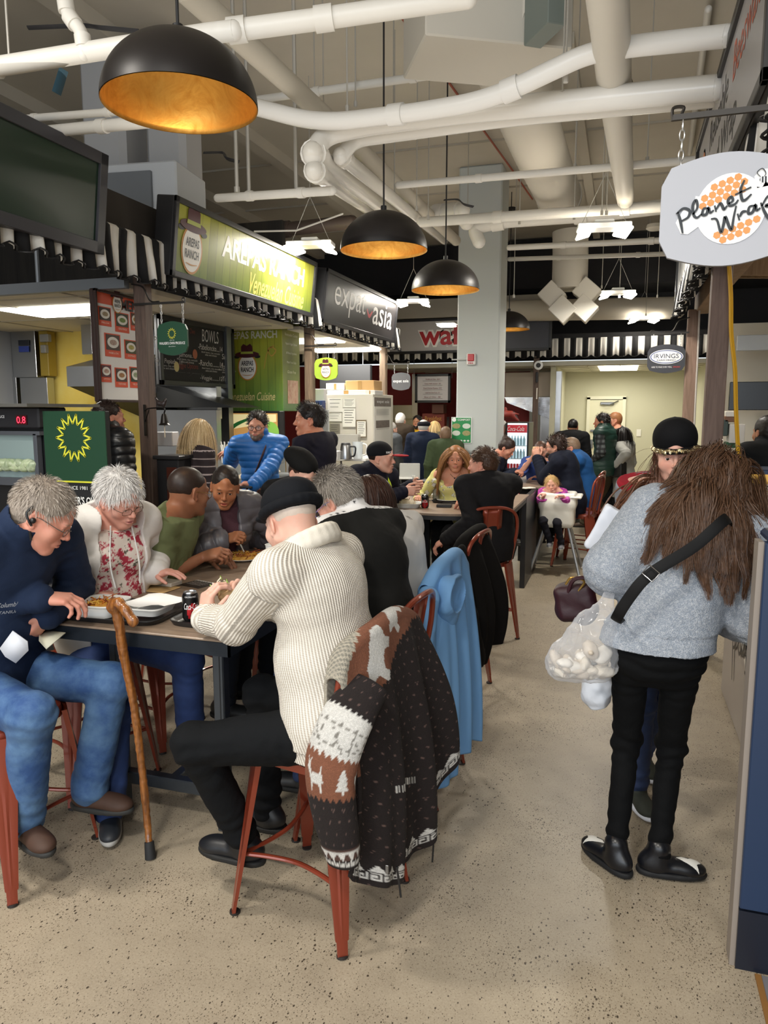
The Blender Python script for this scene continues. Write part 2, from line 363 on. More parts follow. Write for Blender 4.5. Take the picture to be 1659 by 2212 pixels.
def solid(prims,vox,cuts=(),fn=None):
    B=[pb(p) for p in prims];add=[b for p,b in zip(prims,B) if p['op']=='+']
    lo=np.min([b[0] for b in add],0)-3*vox-.01;hi=np.max([b[1] for b in add],0)+3*vox+.01
    n=np.ceil((hi-lo)/vox).astype(int)+1
    G=[(lo[i]+vox*np.arange(n[i])).astype(np.float32) for i in range(3)]
    F=np.full(n,1.0,dtype=np.float32)
    for p,(l,h) in zip(prims,B):
        mg=p['k']+3*vox;i0=np.maximum(0,np.floor((l-mg-lo)/vox).astype(int));i1=np.minimum(n,np.ceil((h+mg-lo)/vox).astype(int)+1)
        if (i1<=i0).any():continue
        sl=tuple(slice(i0[i],i1[i]) for i in range(3))
        X=G[0][sl[0]][:,None,None];Y=G[1][sl[1]][None,:,None];Z=G[2][sl[2]][None,None,:]
        d=pdist(p,X,Y,Z).astype(np.float32);a=F[sl];k=p['k']
        if p['op']=='+':hh=np.clip(.5+.5*(a-d)/k,0,1);F[sl]=a*(1-hh)+d*hh-k*hh*(1-hh)
        else:d=-d;hh=np.clip(.5-.5*(a-d)/k,0,1);F[sl]=a*(1-hh)+d*hh+k*hh*(1-hh)
    X,Y,Z=G[0][:,None,None],G[1][None,:,None],G[2][None,None,:]
    for c in cuts:
        pt,nn=A3(c[0]),nrm(c[1]);F=np.maximum(F,(X-pt[0])*nn[0]+(Y-pt[1])*nn[1]+(Z-pt[2])*nn[2])
    if fn is not None:F=np.maximum(F,fn(X,Y,Z)).astype(np.float32)
    return nets(F,lo,vox)
def nets(F,lo,vox):
    F[0],F[-1],F[:,0],F[:,-1],F[:,:,0],F[:,:,-1]=1,1,1,1,1,1
    ins=F<0;a=ins.astype(np.int8)
    S=a[:-1]+a[1:];S=S[:,:-1]+S[:,1:];S=S[:,:,:-1]+S[:,:,1:]
    act=(S>0)&(S<8);ci=np.argwhere(act);idx=np.full(act.shape,-1,dtype=np.int32);idx[act]=np.arange(len(ci))
    acc=np.zeros((len(ci),3),np.float32);cnt=np.zeros(len(ci),np.float32);i,j,k=ci.T
    for ax in range(3):
        o1,o2=[q for q in range(3) if q!=ax]
        for s in (0,1):
            for t in (0,1):
                off=np.zeros(3,int);off[o1]=s;off[o2]=t;o=off.copy();o[ax]=1
                f0=F[i+off[0],j+off[1],k+off[2]];f1=F[i+o[0],j+o[1],k+o[2]]
                cr=(f0<0)!=(f1<0);tt=np.where(cr,f0/np.where(cr,f0-f1,1),0)
                acc[:,ax]+=np.where(cr,tt,0);acc[:,o1]+=cr*s;acc[:,o2]+=cr*t;cnt+=cr
    V=(ci+acc/cnt[:,None])*vox+lo;Q=[]
    for ax in range(3):
        o1,o2=(ax+1)%3,(ax+2)%3
        sl0=[slice(None)]*3;sl1=[slice(None)]*3;sl0[ax]=slice(0,-1);sl1[ax]=slice(1,None)
        e=np.argwhere(ins[tuple(sl0)]!=ins[tuple(sl1)])
        e=e[(e[:,o1]>0)&(e[:,o2]>0)];flip=ins[tuple(e.T)]
        c=[]
        for s,t in ((0,0),(1,0),(1,1),(0,1)):
            q=e.copy();q[:,o1]-=s;q[:,o2]-=t;c.append(idx[tuple(q.T)])
        c=np.stack(c,1);c[~flip]=c[~flip][:,::-1];Q.append(c)
    Q=np.concatenate(Q);return V.astype(np.float64),Q
def vnormals(V,Q):
    n=np.cross(V[Q[:,2]]-V[Q[:,0]],V[Q[:,3]]-V[Q[:,1]]);N=np.zeros_like(V)
    for k in range(4):np.add.at(N,Q[:,k],n)
    return N/(np.linalg.norm(N,axis=1)[:,None]+1e-12)
def snoise(P,freq,seed=0,oct=3):
    r=np.random.default_rng(seed);out=0;amp=1.0;P=np.asarray(P)
    for o in range(oct):
        for q in range(3):
            d=nrm(r.normal(size=3))*freq*(.8+.5*r.random());w_=nrm(r.normal(size=3))*freq*.9
            out=out+amp*np.sin(P @ d+1.7*np.sin(P @ w_+r.random()*6)+r.random()*6)
        freq*=2.1;amp*=.5
    return out/3.5
def relax(V,Q,it=1,f=.5):
    for _ in range(it):
        S=np.zeros_like(V);C=np.zeros(len(V))
        for k in range(4):
            np.add.at(S,Q[:,k],V[Q[:,(k+1)%4]]);np.add.at(C,Q[:,k],1)
            np.add.at(S,Q[:,k],V[Q[:,(k-1)%4]]);np.add.at(C,Q[:,k],1)
        V=V*(1-f)+f*S/C[:,None]
    return V
def fab_uv(V,prims,frame):
    """fabric coordinates: across and along the nearest limb, in metres; the trunk uses the body frame"""
    D=[];
    for p in prims:D.append(pdist(p,V[:,0],V[:,1],V[:,2]) if p['op']=='+' else np.full(len(V),9.))
    k=np.argmin(D,0);uv=np.zeros((len(V),2));o,R=frame;L=(V-o) @ R
    uv[:,0]=np.arctan2(L[:,0],-L[:,1]+.02)*.17;uv[:,1]=L[:,2]
    for i,p in enumerate(prims):
        s=k==i
        if p.get('limb') is None or not s.any():continue
        d=nrm(p['b']-p['a']);u=nrm(np.cross(d,R[:,1]));w_=np.cross(d,u)
        if p['limb']==0.0:s=s&((V-p['a']) @ d>.035)
        q=V[s]-p['a']
        uv[s,0]=np.arctan2(q @ w_,q @ u)*.055;uv[s,1]=q @ d+p['limb']
    return uv
# ------------------------------------------------------------------ people
SKIN=dict(fair='#dfae98',pink='#dea08c',tan='#a9795c',brown='#8a5c43',light='#d3a488',pale='#e6c6b4')
def hand_prims(wr,d,n,side,curl=.5,spread=.25,s=1.0,thumb=.5):
    d=nrm(d);n=nrm(n-d*(A3(n) @ d));t=np.cross(d,n)*side   # t: towards the thumb
    P=[];wr=A3(wr)
    kn=[wr+d*q[0]*s+t*q[1]*s-n*.002 for q in ((.088,.030),(.092,.010),(.088,-.010),(.080,-.028))]
    for q in kn:P.append(cap(wr+d*.012*s+t*((q-wr) @ t)*.55,q,.0155*s,.0118*s,.012))
    P.append(ell(wr+d*.045*s,(.034*s,.05*s,.0165*s),np.stack([t,d,n],1),.014))
    P.append(ell(wr+d*.035*s+t*.022*s+n*.006,(.016*s,.032*s,.015*s),np.stack([t,d,n],1),.014))
    LN=((.042,.026,.021),(.046,.029,.022),(.043,.027,.021),(.034,.021,.018));cs=curl if hasattr(curl,'__len__') else [curl,curl*1.05,curl*1.1,curl*1.15]
    for i in range(4):
        a=(1.5-i)*.12*spread*2;dd=nrm(d*math.cos(a)+t*math.sin(a));p=kn[i];ang=0;r0=(.0088,.009,.0086,.0076)[i]*s
        for j in range(3):
            ang+=cs[i]*(.9,1.15,.75)[j];v=dd*math.cos(ang)+n*math.sin(ang);q=p+v*LN[i][j]*s
            P.append(cap(p,q,r0*(1.08,1,.94)[j],r0*(1,.94,.84)[j],.004));p=q
    b0=wr+d*.022*s+t*.026*s+n*.004;v1=nrm(t*.62+d*.62+n*.45*thumb);v2=nrm(t*.25+d*.8+n*.8*thumb);v3=nrm(t*(-.1)+d*.8+n*1.1*thumb)
    b1=b0+v1*.038*s;b2=b1+v2*.034*s;b3=b2+v3*.024*s
    P+=[cap(b0,b1,.0145*s,.0112*s,.008),cap(b1,b2,.0108*s,.0095*s,.004),cap(b2,b3,.0096*s,.0078*s,.003)]
    return P
def head_prims(c,R,s,fem=0.0,fat=0.0,beard=0.0,mouth=0.0,child=False):
    def W(x,y,z):return c+R @ A3(x,y,z)*s
    def E(p,r,k,op='+',RR=None):return ell(W(*p),A3(*r)*s,R if RR is None else R @ RR,k*s,op)
    def Cp(a,b,ra,rb,k,op='+'):return cap(W(*a),W(*b),ra*s,rb*s,k*s,op)
    f=fat;jw=1-.1*fem
    P=[E((0,-.018,.036),(.077,.097,.086),.02),E((0,.022,-.012),(.066+.006*f,.068,.08),.03),E((0,.03,-.055),((.054+.012*f)*jw,.055,.06),.03)]
    for q in (-1,1):
        P+=[Cp((q*.058*jw,-.005,-.05),(q*.02,.068,-.1),.017+.008*f,.016+.005*f,.025),E((q*.04,.06,-.028),(.026+.006*f,.022,.026),.02)]
    P+=[E((0,.075,-.098),(.021,.018,.017),.02),Cp((-.036,.082,.018),(.036,.082,.018),.0125-.003*fem,.0125-.003*fem,.014),Cp((0,.08,.03),(0,.07,.06),.01,.016,.03)]
    for q in (-1,1):
        P+=[E((q*.031,.096,-.001),(.018,.014,.0125),.01,'-'),E((q*.031,.0765,-.001),(.0155,.0125,.0125),.004)]
        P+=[Cp((q*.017,.0895,.006),(q*.03,.0915,.0085),.0028,.0035,.003),Cp((q*.03,.0915,.0085),(q*.045,.083,.004),.0035,.0025,.003)]
        P+=[Cp((q*.019,.087,-.010),(q*.043,.081,-.010),.0025,.0025,.004)]
    P+=[Cp((0,.089,.012),(0,.108,-.024),.0075-.001*fem,.0105-.0015*fem,.01),E((0,.111,-.028),(.0115-.001*fem,.01,.0095),.007)]
    for q in (-1,1):P+=[E((q*.0115,.1,-.033),(.0075,.009,.0065),.005),E((q*.006,.107,-.0395),(.003,.004,.003),.002,'-')]
    P+=[E((0,.084,-.062),(.027,.016,.018),.012)]
    mo=mouth*.006;fl=1+.5*fem
    for q in (-1,1):
        P+=[Cp((0,.099,-.0585+mo*.3),(q*.012,.0985,-.0575+mo*.3),.0042*fl,.0042*fl,.004),Cp((q*.012,.0985,-.0575+mo*.3),(q*.025,.0875,-.0625),.0042*fl,.0022,.004),
              Cp((0,.0985,-.0685-mo),(q*.011,.0975,-.068-mo),.0052*fl,.005*fl,.004),Cp((q*.011,.0975,-.068-mo),(q*.025,.087,-.0635),.005*fl,.0022,.004)]
    P+=[Cp((-.02,.1,-.0632-mo*.4),(.02,.1,-.0632-mo*.4),.0016+mo*.8,.0016+mo*.8,.002,'-')]
    for q in (-1,1):
        RR=rotm((0,0,1),q*.35) @ rotm((1,0,0),-.22)
        P+=[E((q*.079,-.012,-.006),(.0065,.0185,.031),.008,'+',RR),E((q*.0865,-.008,-.002),(.005,.0105,.019),.005,'-',RR),E((q*.08,-.002,-.034),(.006,.008,.009),.006)]
    return P
def hair_strands(c,R,s,n,mask,length,comb,wave=0.0,width=.0016,steps=6,gravity=0.0,colliders=(),seed=1,lift=.006,jitter=.35,root_r=(.079,.099,.088),clump=0.0,curl=0.0,out=.35,guides=0,gstr=.8,face=False):
    r=np.random.default_rng(seed);P=[];out_=out
    while len(P)<n:
        v=r.normal(size=(n*3,3));v /= np.linalg.norm(v,axis=1)[:,None];p=v*np.array(root_r)+np.array([0,-.018,.036]);P+=list(p[mask(p)])
        if len(P)==0 and r.random()<.01:break
    P=np.array(P[:n]);Nl=(P-np.array([0,-.018,.036]))/np.array(root_r) **2;Nl /= np.linalg.norm(Nl,axis=1)[:,None]
    cl=comb(P);L=length(P) if callable(length) else np.full(n,length);L=L*(.75+.5*r.random(n));ph=r.random(n)*6.28
    if clump:ph=np.floor(np.arctan2(P[:,1],P[:,0])*clump)*2.1+r.random(n)*.8
    cl=cl-Nl*(cl*Nl).sum(1)[:,None]*.75;cl /= np.linalg.norm(cl,axis=1)[:,None]+1e-9
    jt=r.normal(size=(n,3))*jitter;D=cl+jt+Nl*out;D /= np.linalg.norm(D,axis=1)[:,None]
    p=c+(P @ R.T)*s;N_=Nl @ R.T;D=D @ R.T;out=[p];cc=c+R @ A3(0,-.018,.036)*s;rr=np.array(root_r)*s*1.03;side=np.cross(D,N_)
    for k in range(1,steps+1):
        t=k/steps;st=(L*s/steps)[:,None]
        D=D+np.array([0,0,-1.])*gravity*(.3+t) ;
        if wave:D=D+side*(wave*np.sin(ph+t*L*42.))[:,None]+N_*(wave*.5*np.cos(ph*1.7+t*L*37.))[:,None]
        if curl:D=D+side*curl*np.sin(ph+k*1.3)[:,None]
        D /= np.linalg.norm(D,axis=1)[:,None];p=p+D*st
        for (cc_,RR_,r_) in [(cc,R,rr+lift*s*min(1,k/2))]+list(colliders):
            q=(p-cc_) @ RR_;k0=np.sqrt(((q/r_) **2).sum(1));ins=k0<1
            if ins.any():
                pn=cc_+(q[ins]/k0[ins][:,None]) @ RR_.T;dv=pn-p[ins];p[ins]=pn;D[ins]+=dv/(st[ins]+1e-9)*.6;D[ins] /= np.linalg.norm(D[ins],axis=1)[:,None]
        out.append(p)
    O=np.stack(out,1)
    if guides:
        gi=r.choice(n,guides,replace=False);rt=O[:,0];near=gi[np.argmin(((rt[:,None]-rt[gi][None]) **2).sum(2),1)];c_=(gstr*np.linspace(0,1,steps+1) **.6)[None,:,None]
        O=O*(1-c_)+(O[near]+(rt-rt[near])[:,None]*.25+r.normal(size=(n,1,3))*.003)*c_
    if face:
        q=(O-c) @ R/s;bad=((q[...,1]>.045)&(np.abs(q[...,0])<.066)&(q[...,2]<.04)).any(1);O=O[~bad];n=len(O)
    T=np.gradient(O,axis=1);ax=np.cross(T,(O-cc));ax=ax+r.normal(size=(n,1,3))*np.linalg.norm(ax,axis=2).mean()*.5
    ax /= np.linalg.norm(ax,axis=2)[...,None]+1e-9;wd=width*s*np.linspace(1,.25,steps+1)[None,:,None]*(.7+.6*r.random((n,1,1)))
    V=np.stack([O-ax*wd,O+ax*wd],2).reshape(-1,3);K=steps+1
    b=(np.arange(n)*K*2)[:,None]+(np.arange(steps)*2)[None,:];Q=np.stack([b,b+1,b+3,b+2],2).reshape(-1,4)
    return V,Q
def hairmat(col,col2,rough=.45):return M(col,rough,0,'noise',sc=90,bump=.1,col2=col2,spec=.35)
def person(label,head,seat=None,feet_z=0.0,yaw=0.0,lean=0.1,side=0.0,h=1.72,girth=1.0,head_rot=(0,0,0),fem=0.0,hands=None,feet=None,skin='fair',vox=.006,hv=None,
           top=None,legs=None,shoes='#222222',hair=None,glasses=None,scale_head=1.0,neckf=.35,fat=0.0,mouth=0.0,lips='#b56a60',beard=None,group=None,elbow=None,extra=None,stance=.1,knees=None,twist=0.0,bust=0.0,iris='#3a2a1e',noseat=False,belly=0.0,arms=(1,1),stubble=None):
    """head: world position of the point between the ears. seat: seat height or None for standing. yaw: 0 faces +Y, +90 faces -X."""
    s=h/1.75;hv=hv or vox
    head=A3(head);Rz=rotm((0,0,1),math.radians(yaw));ln=math.radians(lean);sd=math.radians(side)
    def dr(a):return Rz @ nrm(A3(math.tan(sd)*1.0,math.sin(a),math.cos(a)))
    g=girth
    segs=[(.20,ln*.5),(.19,ln*.95),(.145,ln*1.25)]
    nk=ln*1.25+neckf;offs=sum((dr(a)*l*s for l,a in segs),A3(0,0,0));nkd=dr(nk)*.095*s
    hyaw,hpit,hrol=[math.radians(q) for q in head_rot]
    Rh=Rz @ rotm((0,0,1),hyaw) @ rotm((1,0,0),-hpit) @ rotm((0,1,0),hrol)
    hup=Rh @ A3(0,-.0,1)
    hc=head;base=hc-hup*.07*s-Rh @ A3(0,.03,0)*s;c7=base-nkd*.62;hip=c7-offs
    if seat is not None:                       # rest the figure on its seat
        zt=seat+.095*s;dz=hip[2]-zt;k=(c7[2]-zt)/max(.2,(c7[2]-hip[2]));offs=offs*np.array([1,1,k]);hip=c7-offs
    ks=1.0 if seat is None else k
    p1=hip+dr(segs[0][1])*.20*s*np.array([1,1,ks]);p2=p1+dr(segs[1][1])*.19*s*np.array([1,1,ks]);p2[0:2]=p2[0:2]
    Rt=Rz @ rotm((0,0,1),math.radians(twist));up=nrm(c7-p1);xr=nrm(Rt @ A3(1,0,0)-up*((Rt @ A3(1,0,0)) @ up));fw=np.cross(up,xr);FR=np.stack([xr,fw,up],1)
    xh=Rz @ A3(1,0,0);fh=Rz @ A3(0,1,0)
    sw=(.19-.02*fem)*s*(.9+.1*g);shp={q:c7-up*.035*s+xr*q*sw+fw*.005 for q in (1,-1)}
    torso=[ell(hip+A3(0,0,.02*s),A3(.165*g+.012*fem,.115*g,.12)*s,np.stack([xh,fh,Z1],1),.06),cap(hip+A3(0,0,.04),p1,.138*s*g,.135*s*g,.05,sq=(fw,.78)),
             cap(p1,p2,.14*s*g,.145*s*(.9+.1*g),.05,sq=(fw,.74)),ell(p2+up*.03*s,A3(.17*(.85+.15*g),.112*g,.155)*s,FR,.05),
             cap(shp[1]-xr*.045*s,shp[-1]+xr*.045*s,.062*s,.062*s,.05)]
    for q in (1,-1):torso.append(cap(c7+up*.015*s,shp[q]+up*.012*s,.045*s,.045*s,.045))
    if belly:torso.append(ell(p1+fw*.07*s*belly-up*.02,A3(.14,.11,.13)*s*g,FR,.08))
    if bust:
        for q in (1,-1):torso.append(ell(p2+fw*.085*s+xr*q*.07*s-up*.01,A3(.062,.055,.06)*s*bust,FR,.04))
    neck=[cap(base+hup*.035*s+Rh @ A3(0,-.01,0)*s,c7+up*.02*s,(.052-.008*fem+.008*fat)*s,(.058-.008*fem+.006*fat)*s,.03)]
    # arms
    arm={};hp={};la,lb=.285*s,.255*s
    for q,nm in ((1,'R'),(-1,'L')):
        spec=(hands or {}).get(nm);S=shp[q]
        if spec is None:
            wr=S-Z1*(la+lb)*.96+xr*q*.07+fw*.06;hd=nrm(-Z1+fw*.25);hn=-xr*q;curl=.35;pole=-fw+xr*q*.3
        else:
            wr=A3(spec['at']);hd=A3(spec.get('dir',fw));hn=A3(spec.get('palm',-Z1));curl=spec.get('curl',.5);pole=A3(spec.get('pole',xr*q*.5-fw*.4-Z1*.8))
        D=wr-S;L=np.linalg.norm(D)
        if L>(la+lb)*.995:wr=S+D/L*(la+lb)*.995;D=wr-S;L=np.linalg.norm(D)
        a=(la*la-lb*lb+L*L)/(2*L);hh=math.sqrt(max(1e-6,la*la-a*a));dn=D/L;pl=nrm(pole-dn*(pole @ dn));el=S+dn*a+pl*hh
        arm[q]=(S,el,wr);hp[q]=hand_prims(wr,hd,hn,q,curl,spread=(spec or {}).get('spread',.25),s=s*(1-.07*fem),thumb=(spec or {}).get('thumb',.6))
    # legs
    leg={};lt,lc=.43*s,.42*s
    for q,nm in ((1,'R'),(-1,'L')):
        H0=hip+xh*q*.088*s*(.8+.2*g)-Z1*.02
        tgt=(feet or {}).get(nm)
        if tgt is None:
            if seat is None:an=A3(hip[0],hip[1],0)*A3(1,1,0)+xh*q*stance+A3(0,0,feet_z+.085*s);fdir=nrm(fh+xh*q*.25)
            else:an=hip+fh*.38*s+xh*q*.13*s;an[2]=feet_z+.3;fdir=fh
            tgt=dict(at=an)
        an=A3(tgt['at']);fdir=nrm(A3(tgt.get('dir',fh+xh*q*.2)));pole=A3(tgt.get('knee',fh if seat is None else fh+Z1*.6+xh*q*.15))
        D=an-H0;L=np.linalg.norm(D)
        if L>(lt+lc)*.999:an=H0+D/L*(lt+lc)*.999 if not (seat is None) else an;L2=np.linalg.norm(an-H0);lt2,lc2=(lt,lc) if seat is not None else (L*.51,L*.495);
        else:lt2,lc2=lt,lc
        if seat is None and L>(lt+lc)*.999:an=A3(tgt['at'])
        D=an-H0;L=np.linalg.norm(D);a=(lt2 **2-lc2 **2+L*L)/(2*L);hh=math.sqrt(max(1e-6,lt2 **2-a*a));dn=D/L;pl=nrm(pole-dn*(pole @ dn))
        leg[q]=(H0,H0+dn*a+pl*hh,an,fdir)
    root=empty('person',(hip[0],hip[1],feet_z),label,'person',group)
    # ---- body: one surface from head to finger tips
    hs=s*scale_head
    HP=head_prims(hc,Rh,hs,fem,fat,0,mouth)
    body=list(HP)+neck+grow(torso,-.012)
    for q in (1,-1):
        S,E_,W_=arm[q];body+=[cap(S,E_,.047*s*(1-.1*fem),.039*s*(1-.1*fem),.02),cap(E_,W_,.04*s*(1-.1*fem),.0255*s*(1-.08*fem),.015)]+hp[q]
    if legs and legs.get('bare'):
        for q in (1,-1):body+=[cap(leg[q][0],leg[q][1],.07*s,.05*s),cap(leg[q][1],leg[q][2],.05*s,.035*s)]
    V,Q=solid(body,hv);N_=vnormals(V,Q)
    lh=((V-hc) @ Rh)/hs;sk=np.array(lin(SKIN.get(skin,skin)));C=np.tile(sk,(len(V),1))
    red=np.array([1.04,.80,.76])
    def blob(c,r,f,col):
        nonlocal C
        w_=np.clip(1.2-(((lh-np.array(c))/np.array(r)) **2).sum(1),0,1)[:,None]*f;C=C*(1-w_)+np.array(col)*w_
    for q in (-1,1):blob((q*.042,.085,-.032),(.03,.04,.026),.45,sk*red);blob((q*.083,-.012,-.006),(.02,.03,.04),.4,sk*red)
    blob((0,.115,-.03),(.018,.02,.018),.45,sk*red);blob((0,.095,-.063),(.024,.018,.0115),.85,lin(lips))
    for q in (-1,1):
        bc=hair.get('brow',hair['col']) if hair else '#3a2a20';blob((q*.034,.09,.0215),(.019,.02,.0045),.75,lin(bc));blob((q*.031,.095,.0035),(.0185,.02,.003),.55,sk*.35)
    if stubble:
        for c_,r_ in (((0,.09,-.085),(.05,.05,.034)),((0,.105,-.048),(.026,.02,.007)),((.055,.03,-.06),(.03,.06,.035)),((-.055,.03,-.06),(.03,.06,.035))):blob(c_,r_,stubble[1],lin(stubble[0]))
        blob((0,.098,-.063),(.02,.012,.008),.9,lin(lips))
    bo=np_mesh('body',V,Q,M('#ffffff',.5,0,'skin',attr=True,spec=.35),root,col=np.clip(C,0,1))
    if vox<=.0065:
        for q in (-1,1):
            mb=MB();cc=hc+Rh @ A3(q*.031,.0772,-.001)*hs;look=Rh @ nrm(A3(0,1,-.12));th=np.arccos;rr=.0128*hs
            u=nrm(np.cross(look,Z1));v=np.cross(u,look);prof=[0,.25,.45,.5,.8,1.2,1.6,2.2];VV=[cc+look*rr];
            for a in prof[1:]:
                for k in range(14):VV.append(cc+rr*(math.cos(a)*look+math.sin(a)*(math.cos(2*PI*k/14)*u+math.sin(2*PI*k/14)*v)))
            Fl=[(0,1+k,1+(k+1)%14) for k in range(14)];mi=[1]*14
            for a in range(len(prof)-2):
                for k in range(14):Fl.append((1+a*14+k,1+(a+1)*14+k,1+(a+1)*14+(k+1)%14,1+a*14+(k+1)%14));mi.append(2 if a<2 else 0)
            np_mesh('eye',np.array(VV),Fl,[M('#e4dcd6',.2),M('#0a0a0a',.1),M(iris,.2)],root,mi)
    frame=((p1+p2)/2,FR);info=dict(root=root,hc=hc,Rh=Rh,hs=hs,hip=hip,c7=c7,p1=p1,p2=p2,up=up,xr=xr,fw=fw,arm=arm,leg=leg,s=s,xh=xh,fh=fh,torso=torso,shp=shp,frame=frame,FR=FR)
    # ---- trousers
    if legs and not legs.get('bare'):
        o=legs.get('o',.012);T=[ell(hip+A3(0,0,.0),A3(.168*g+.012*fem,.125*g,.13)*s,np.stack([xh,fh,Z1],1),.05),cap(hip+Z1*.02,hip+(p1-hip)*.5,.14*s*g,.135*s*g,.05,sq=(fh,.8))]
        lw=legs.get('w',1.0)
        for q in (1,-1):
            H0,K,An,fd=leg[q];t1=cap(H0,K,.086*s*lw*(.7+.3*g),.062*s*lw,.03);t1['limb']=0.0;t2=cap(K,An+Z1*.0,.06*s*lw,legs.get('cuff',.048)*s,.02);t2['limb']=.43;T+=[t1,t2]
            T.append(ell(K+(K-(H0+An)/2)*.05,(.06*s*lw,)*3,None,.03))
        if legs.get('skirt'):pass
        T=[dict(q_) for q_ in T];TG=grow(T,o-.006)
        cuts=[];V,Q=solid(TG,max(vox,.005));N_=vnormals(V,Q);dis=snoise(V,34,5)*.0022*legs.get('wr',1)
        for q in (1,-1):
            H0,K,An,fd=leg[q]
            for cpt,axd,R_ in ((K,nrm(An-K),.1),(H0,nrm(K-H0),.13),(An,nrm(K-An),.12)):
                e=np.exp(-((V-cpt) **2).sum(1)/R_ **2);dis+=legs.get('wr',1)*.0042*e*np.sin((V-cpt) @ axd*105+4.5*snoise(V,9,3))
        uv=fab_uv(V,TG,frame);np_mesh(legs.get('name','trousers'),V+N_*dis[:,None],Q,legs['mat'],root,uv=uv)
        for q in (1,-1) if shoes else ():
            H0,K,An,fd=leg[q];fz=An[2]-.085*s;A=A3(An[0],An[1],fz);sdv=np.cross(fd,Z1);tl=(shoes if isinstance(shoes,dict) else {}).get('tilt',0)
            uf=nrm(fd*math.cos(tl)+Z1*math.sin(tl));un=np.cross(sdv,uf);RF=np.stack([sdv,uf,un],1)
            sp=[ell(A+un*.045*s-uf*.03*s,A3(.036,.05,.042)*s,RF,.03),ell(A+un*.036*s+uf*.06*s,A3(.042,.085,.034)*s,RF,.03),ell(A+un*.03*s+uf*.125*s,A3(.042,.055,.028)*s,RF,.025),cap(A+un*.05*s-uf*.01,An+Z1*.02+(K-An)*(shoes.get('shaft',.0) if isinstance(shoes,dict) else 0),.043*s,.045*s,.03)]
            sc_=shoes if isinstance(shoes,dict) else dict(col=shoes);V,Q=solid(sp,max(vox*.8,.004),cuts=[(A+un*.012,-un)]);so=np_mesh('shoe',V,Q,M(sc_['col'],sc_.get('rough',.5),0,'noise',sc=25,bump=.15),root)
            sp2=[ell(A+un*.012*s-uf*.03*s,A3(.037,.055,.03)*s,RF,.03),ell(A+un*.012*s+uf*.1*s,A3(.044,.085,.03)*s,RF,.04),ell(A+un*.012+uf*.03*s,A3(.038,.08,.03)*s,RF,.04)]
            V,Q=solid(sp2,.006,cuts=[(A+un*.022,un),(A+un*.0,-un)]);np_mesh('sole',V,Q,M(sc_.get('sole','#161616'),.7),so)
    # ---- upper garments
    for gi,gm in enumerate(top or []):
        o=gm.get('o',.01);TP=list(torso);sl=gm.get('sleeve',1.0);hem=gm.get('hem',.0)
        if sl>0:
            for q in (1,-1):
                S,E_,W_=arm[q];a_=cap(S,E_ if sl>.5 else S+(E_-S)*min(1,sl*2),.054*s*gm.get('aw',1),(.047 if sl>.5 else .053)*s*gm.get('aw',1),.035);a_['limb']=0.0;TP.append(a_)
                if sl>.5:
                    e_=E_+(W_-E_)*min(1,(sl-.5)*2)*.97;b_=cap(E_,e_,.0465*s*gm.get('aw',1),gm.get('cuffr',.034)*s,.02);b_['limb']=.285*s;TP.append(b_)
                    if gm.get('rib'):TP.append(cap(e_-nrm(W_-E_)*.05,e_,(gm.get('cuffr',.034)+.005)*s,(gm.get('cuffr',.034)+.005)*s,.006))
        if hem>0:
            hb=hip-Z1*hem;TP.append(cap(hip+Z1*.03,hb,gm.get('hemr',.15)*s*g,gm.get('hemr2',gm.get('hemr',.15))*s*g,.05,sq=(fh,.8)))
        co=gm.get('collar')
        if co:
            nc=c7+up*.012*s+fw*.012;hgt=gm.get('ch',.05)*s;nkdv=nrm(base-c7+up*.04);rr_=(.064-.006*fem+.006*fat)*s
            if co=='stand':TP.append(cap(nc,nc+nkdv*hgt,rr_+.006,rr_+.004,.012))
            if co in ('hood','shawl'):
                for k in range(9):
                    a0=-2.3+4.6*k/9;a1=-2.3+4.6*(k+1)/9;f_=lambda a:c7+up*(.0-.03*math.cos(a))*s+(-fw*math.cos(a)*.085+xr*math.sin(a)*.1)*s+fw*.02
                    TP.append(cap(f_(a0),f_(a1),.034*s,.034*s,.03))
                if co=='hood':TP.append(ell(c7-fw*.085*s-up*.07*s,A3(.1,.045,.1)*s,FR,.04))
            if co=='lapel':
                for k in range(10):
                    a0=-2.6+5.2*k/10;a1=-2.6+5.2*(k+1)/10;f_=lambda a:c7+up*(.035-.05*(1-math.cos(a))*.5)*s+(-fw*math.cos(a)*.07+xr*math.sin(a)*.075)*s+fw*.012
                    TP.append(cap(f_(a0),f_(a1),.017*s,.017*s,.012))
            if co=='crew':pass
        TG=grow(TP,o)
        hz=hip[2]-max(hem,0.0) if hem>=0 else hip[2]-hem;cuts=[(A3(hip[0],hip[1],hz),A3(0,0,-1)+(fh*gm.get('hemtilt',0)))]
        nkc=c7+up*(.045 if not co else .3)*s;
        if not co:cuts.append((c7+up*(gm.get('neck',.02))*s,nrm(up+fw*gm.get('neckt',.35))))
        sub=[]
        if co=='stand':sub=[cap(nc+nkdv*(hgt-.004),nc+nkdv*(hgt+.15),rr_-.004,rr_+.02,.005,'-'),cap(nc+nkdv*hgt*.4,nc+nkdv*(hgt+.02),rr_-.004,rr_-.002,.006,'-')]
        fn=None
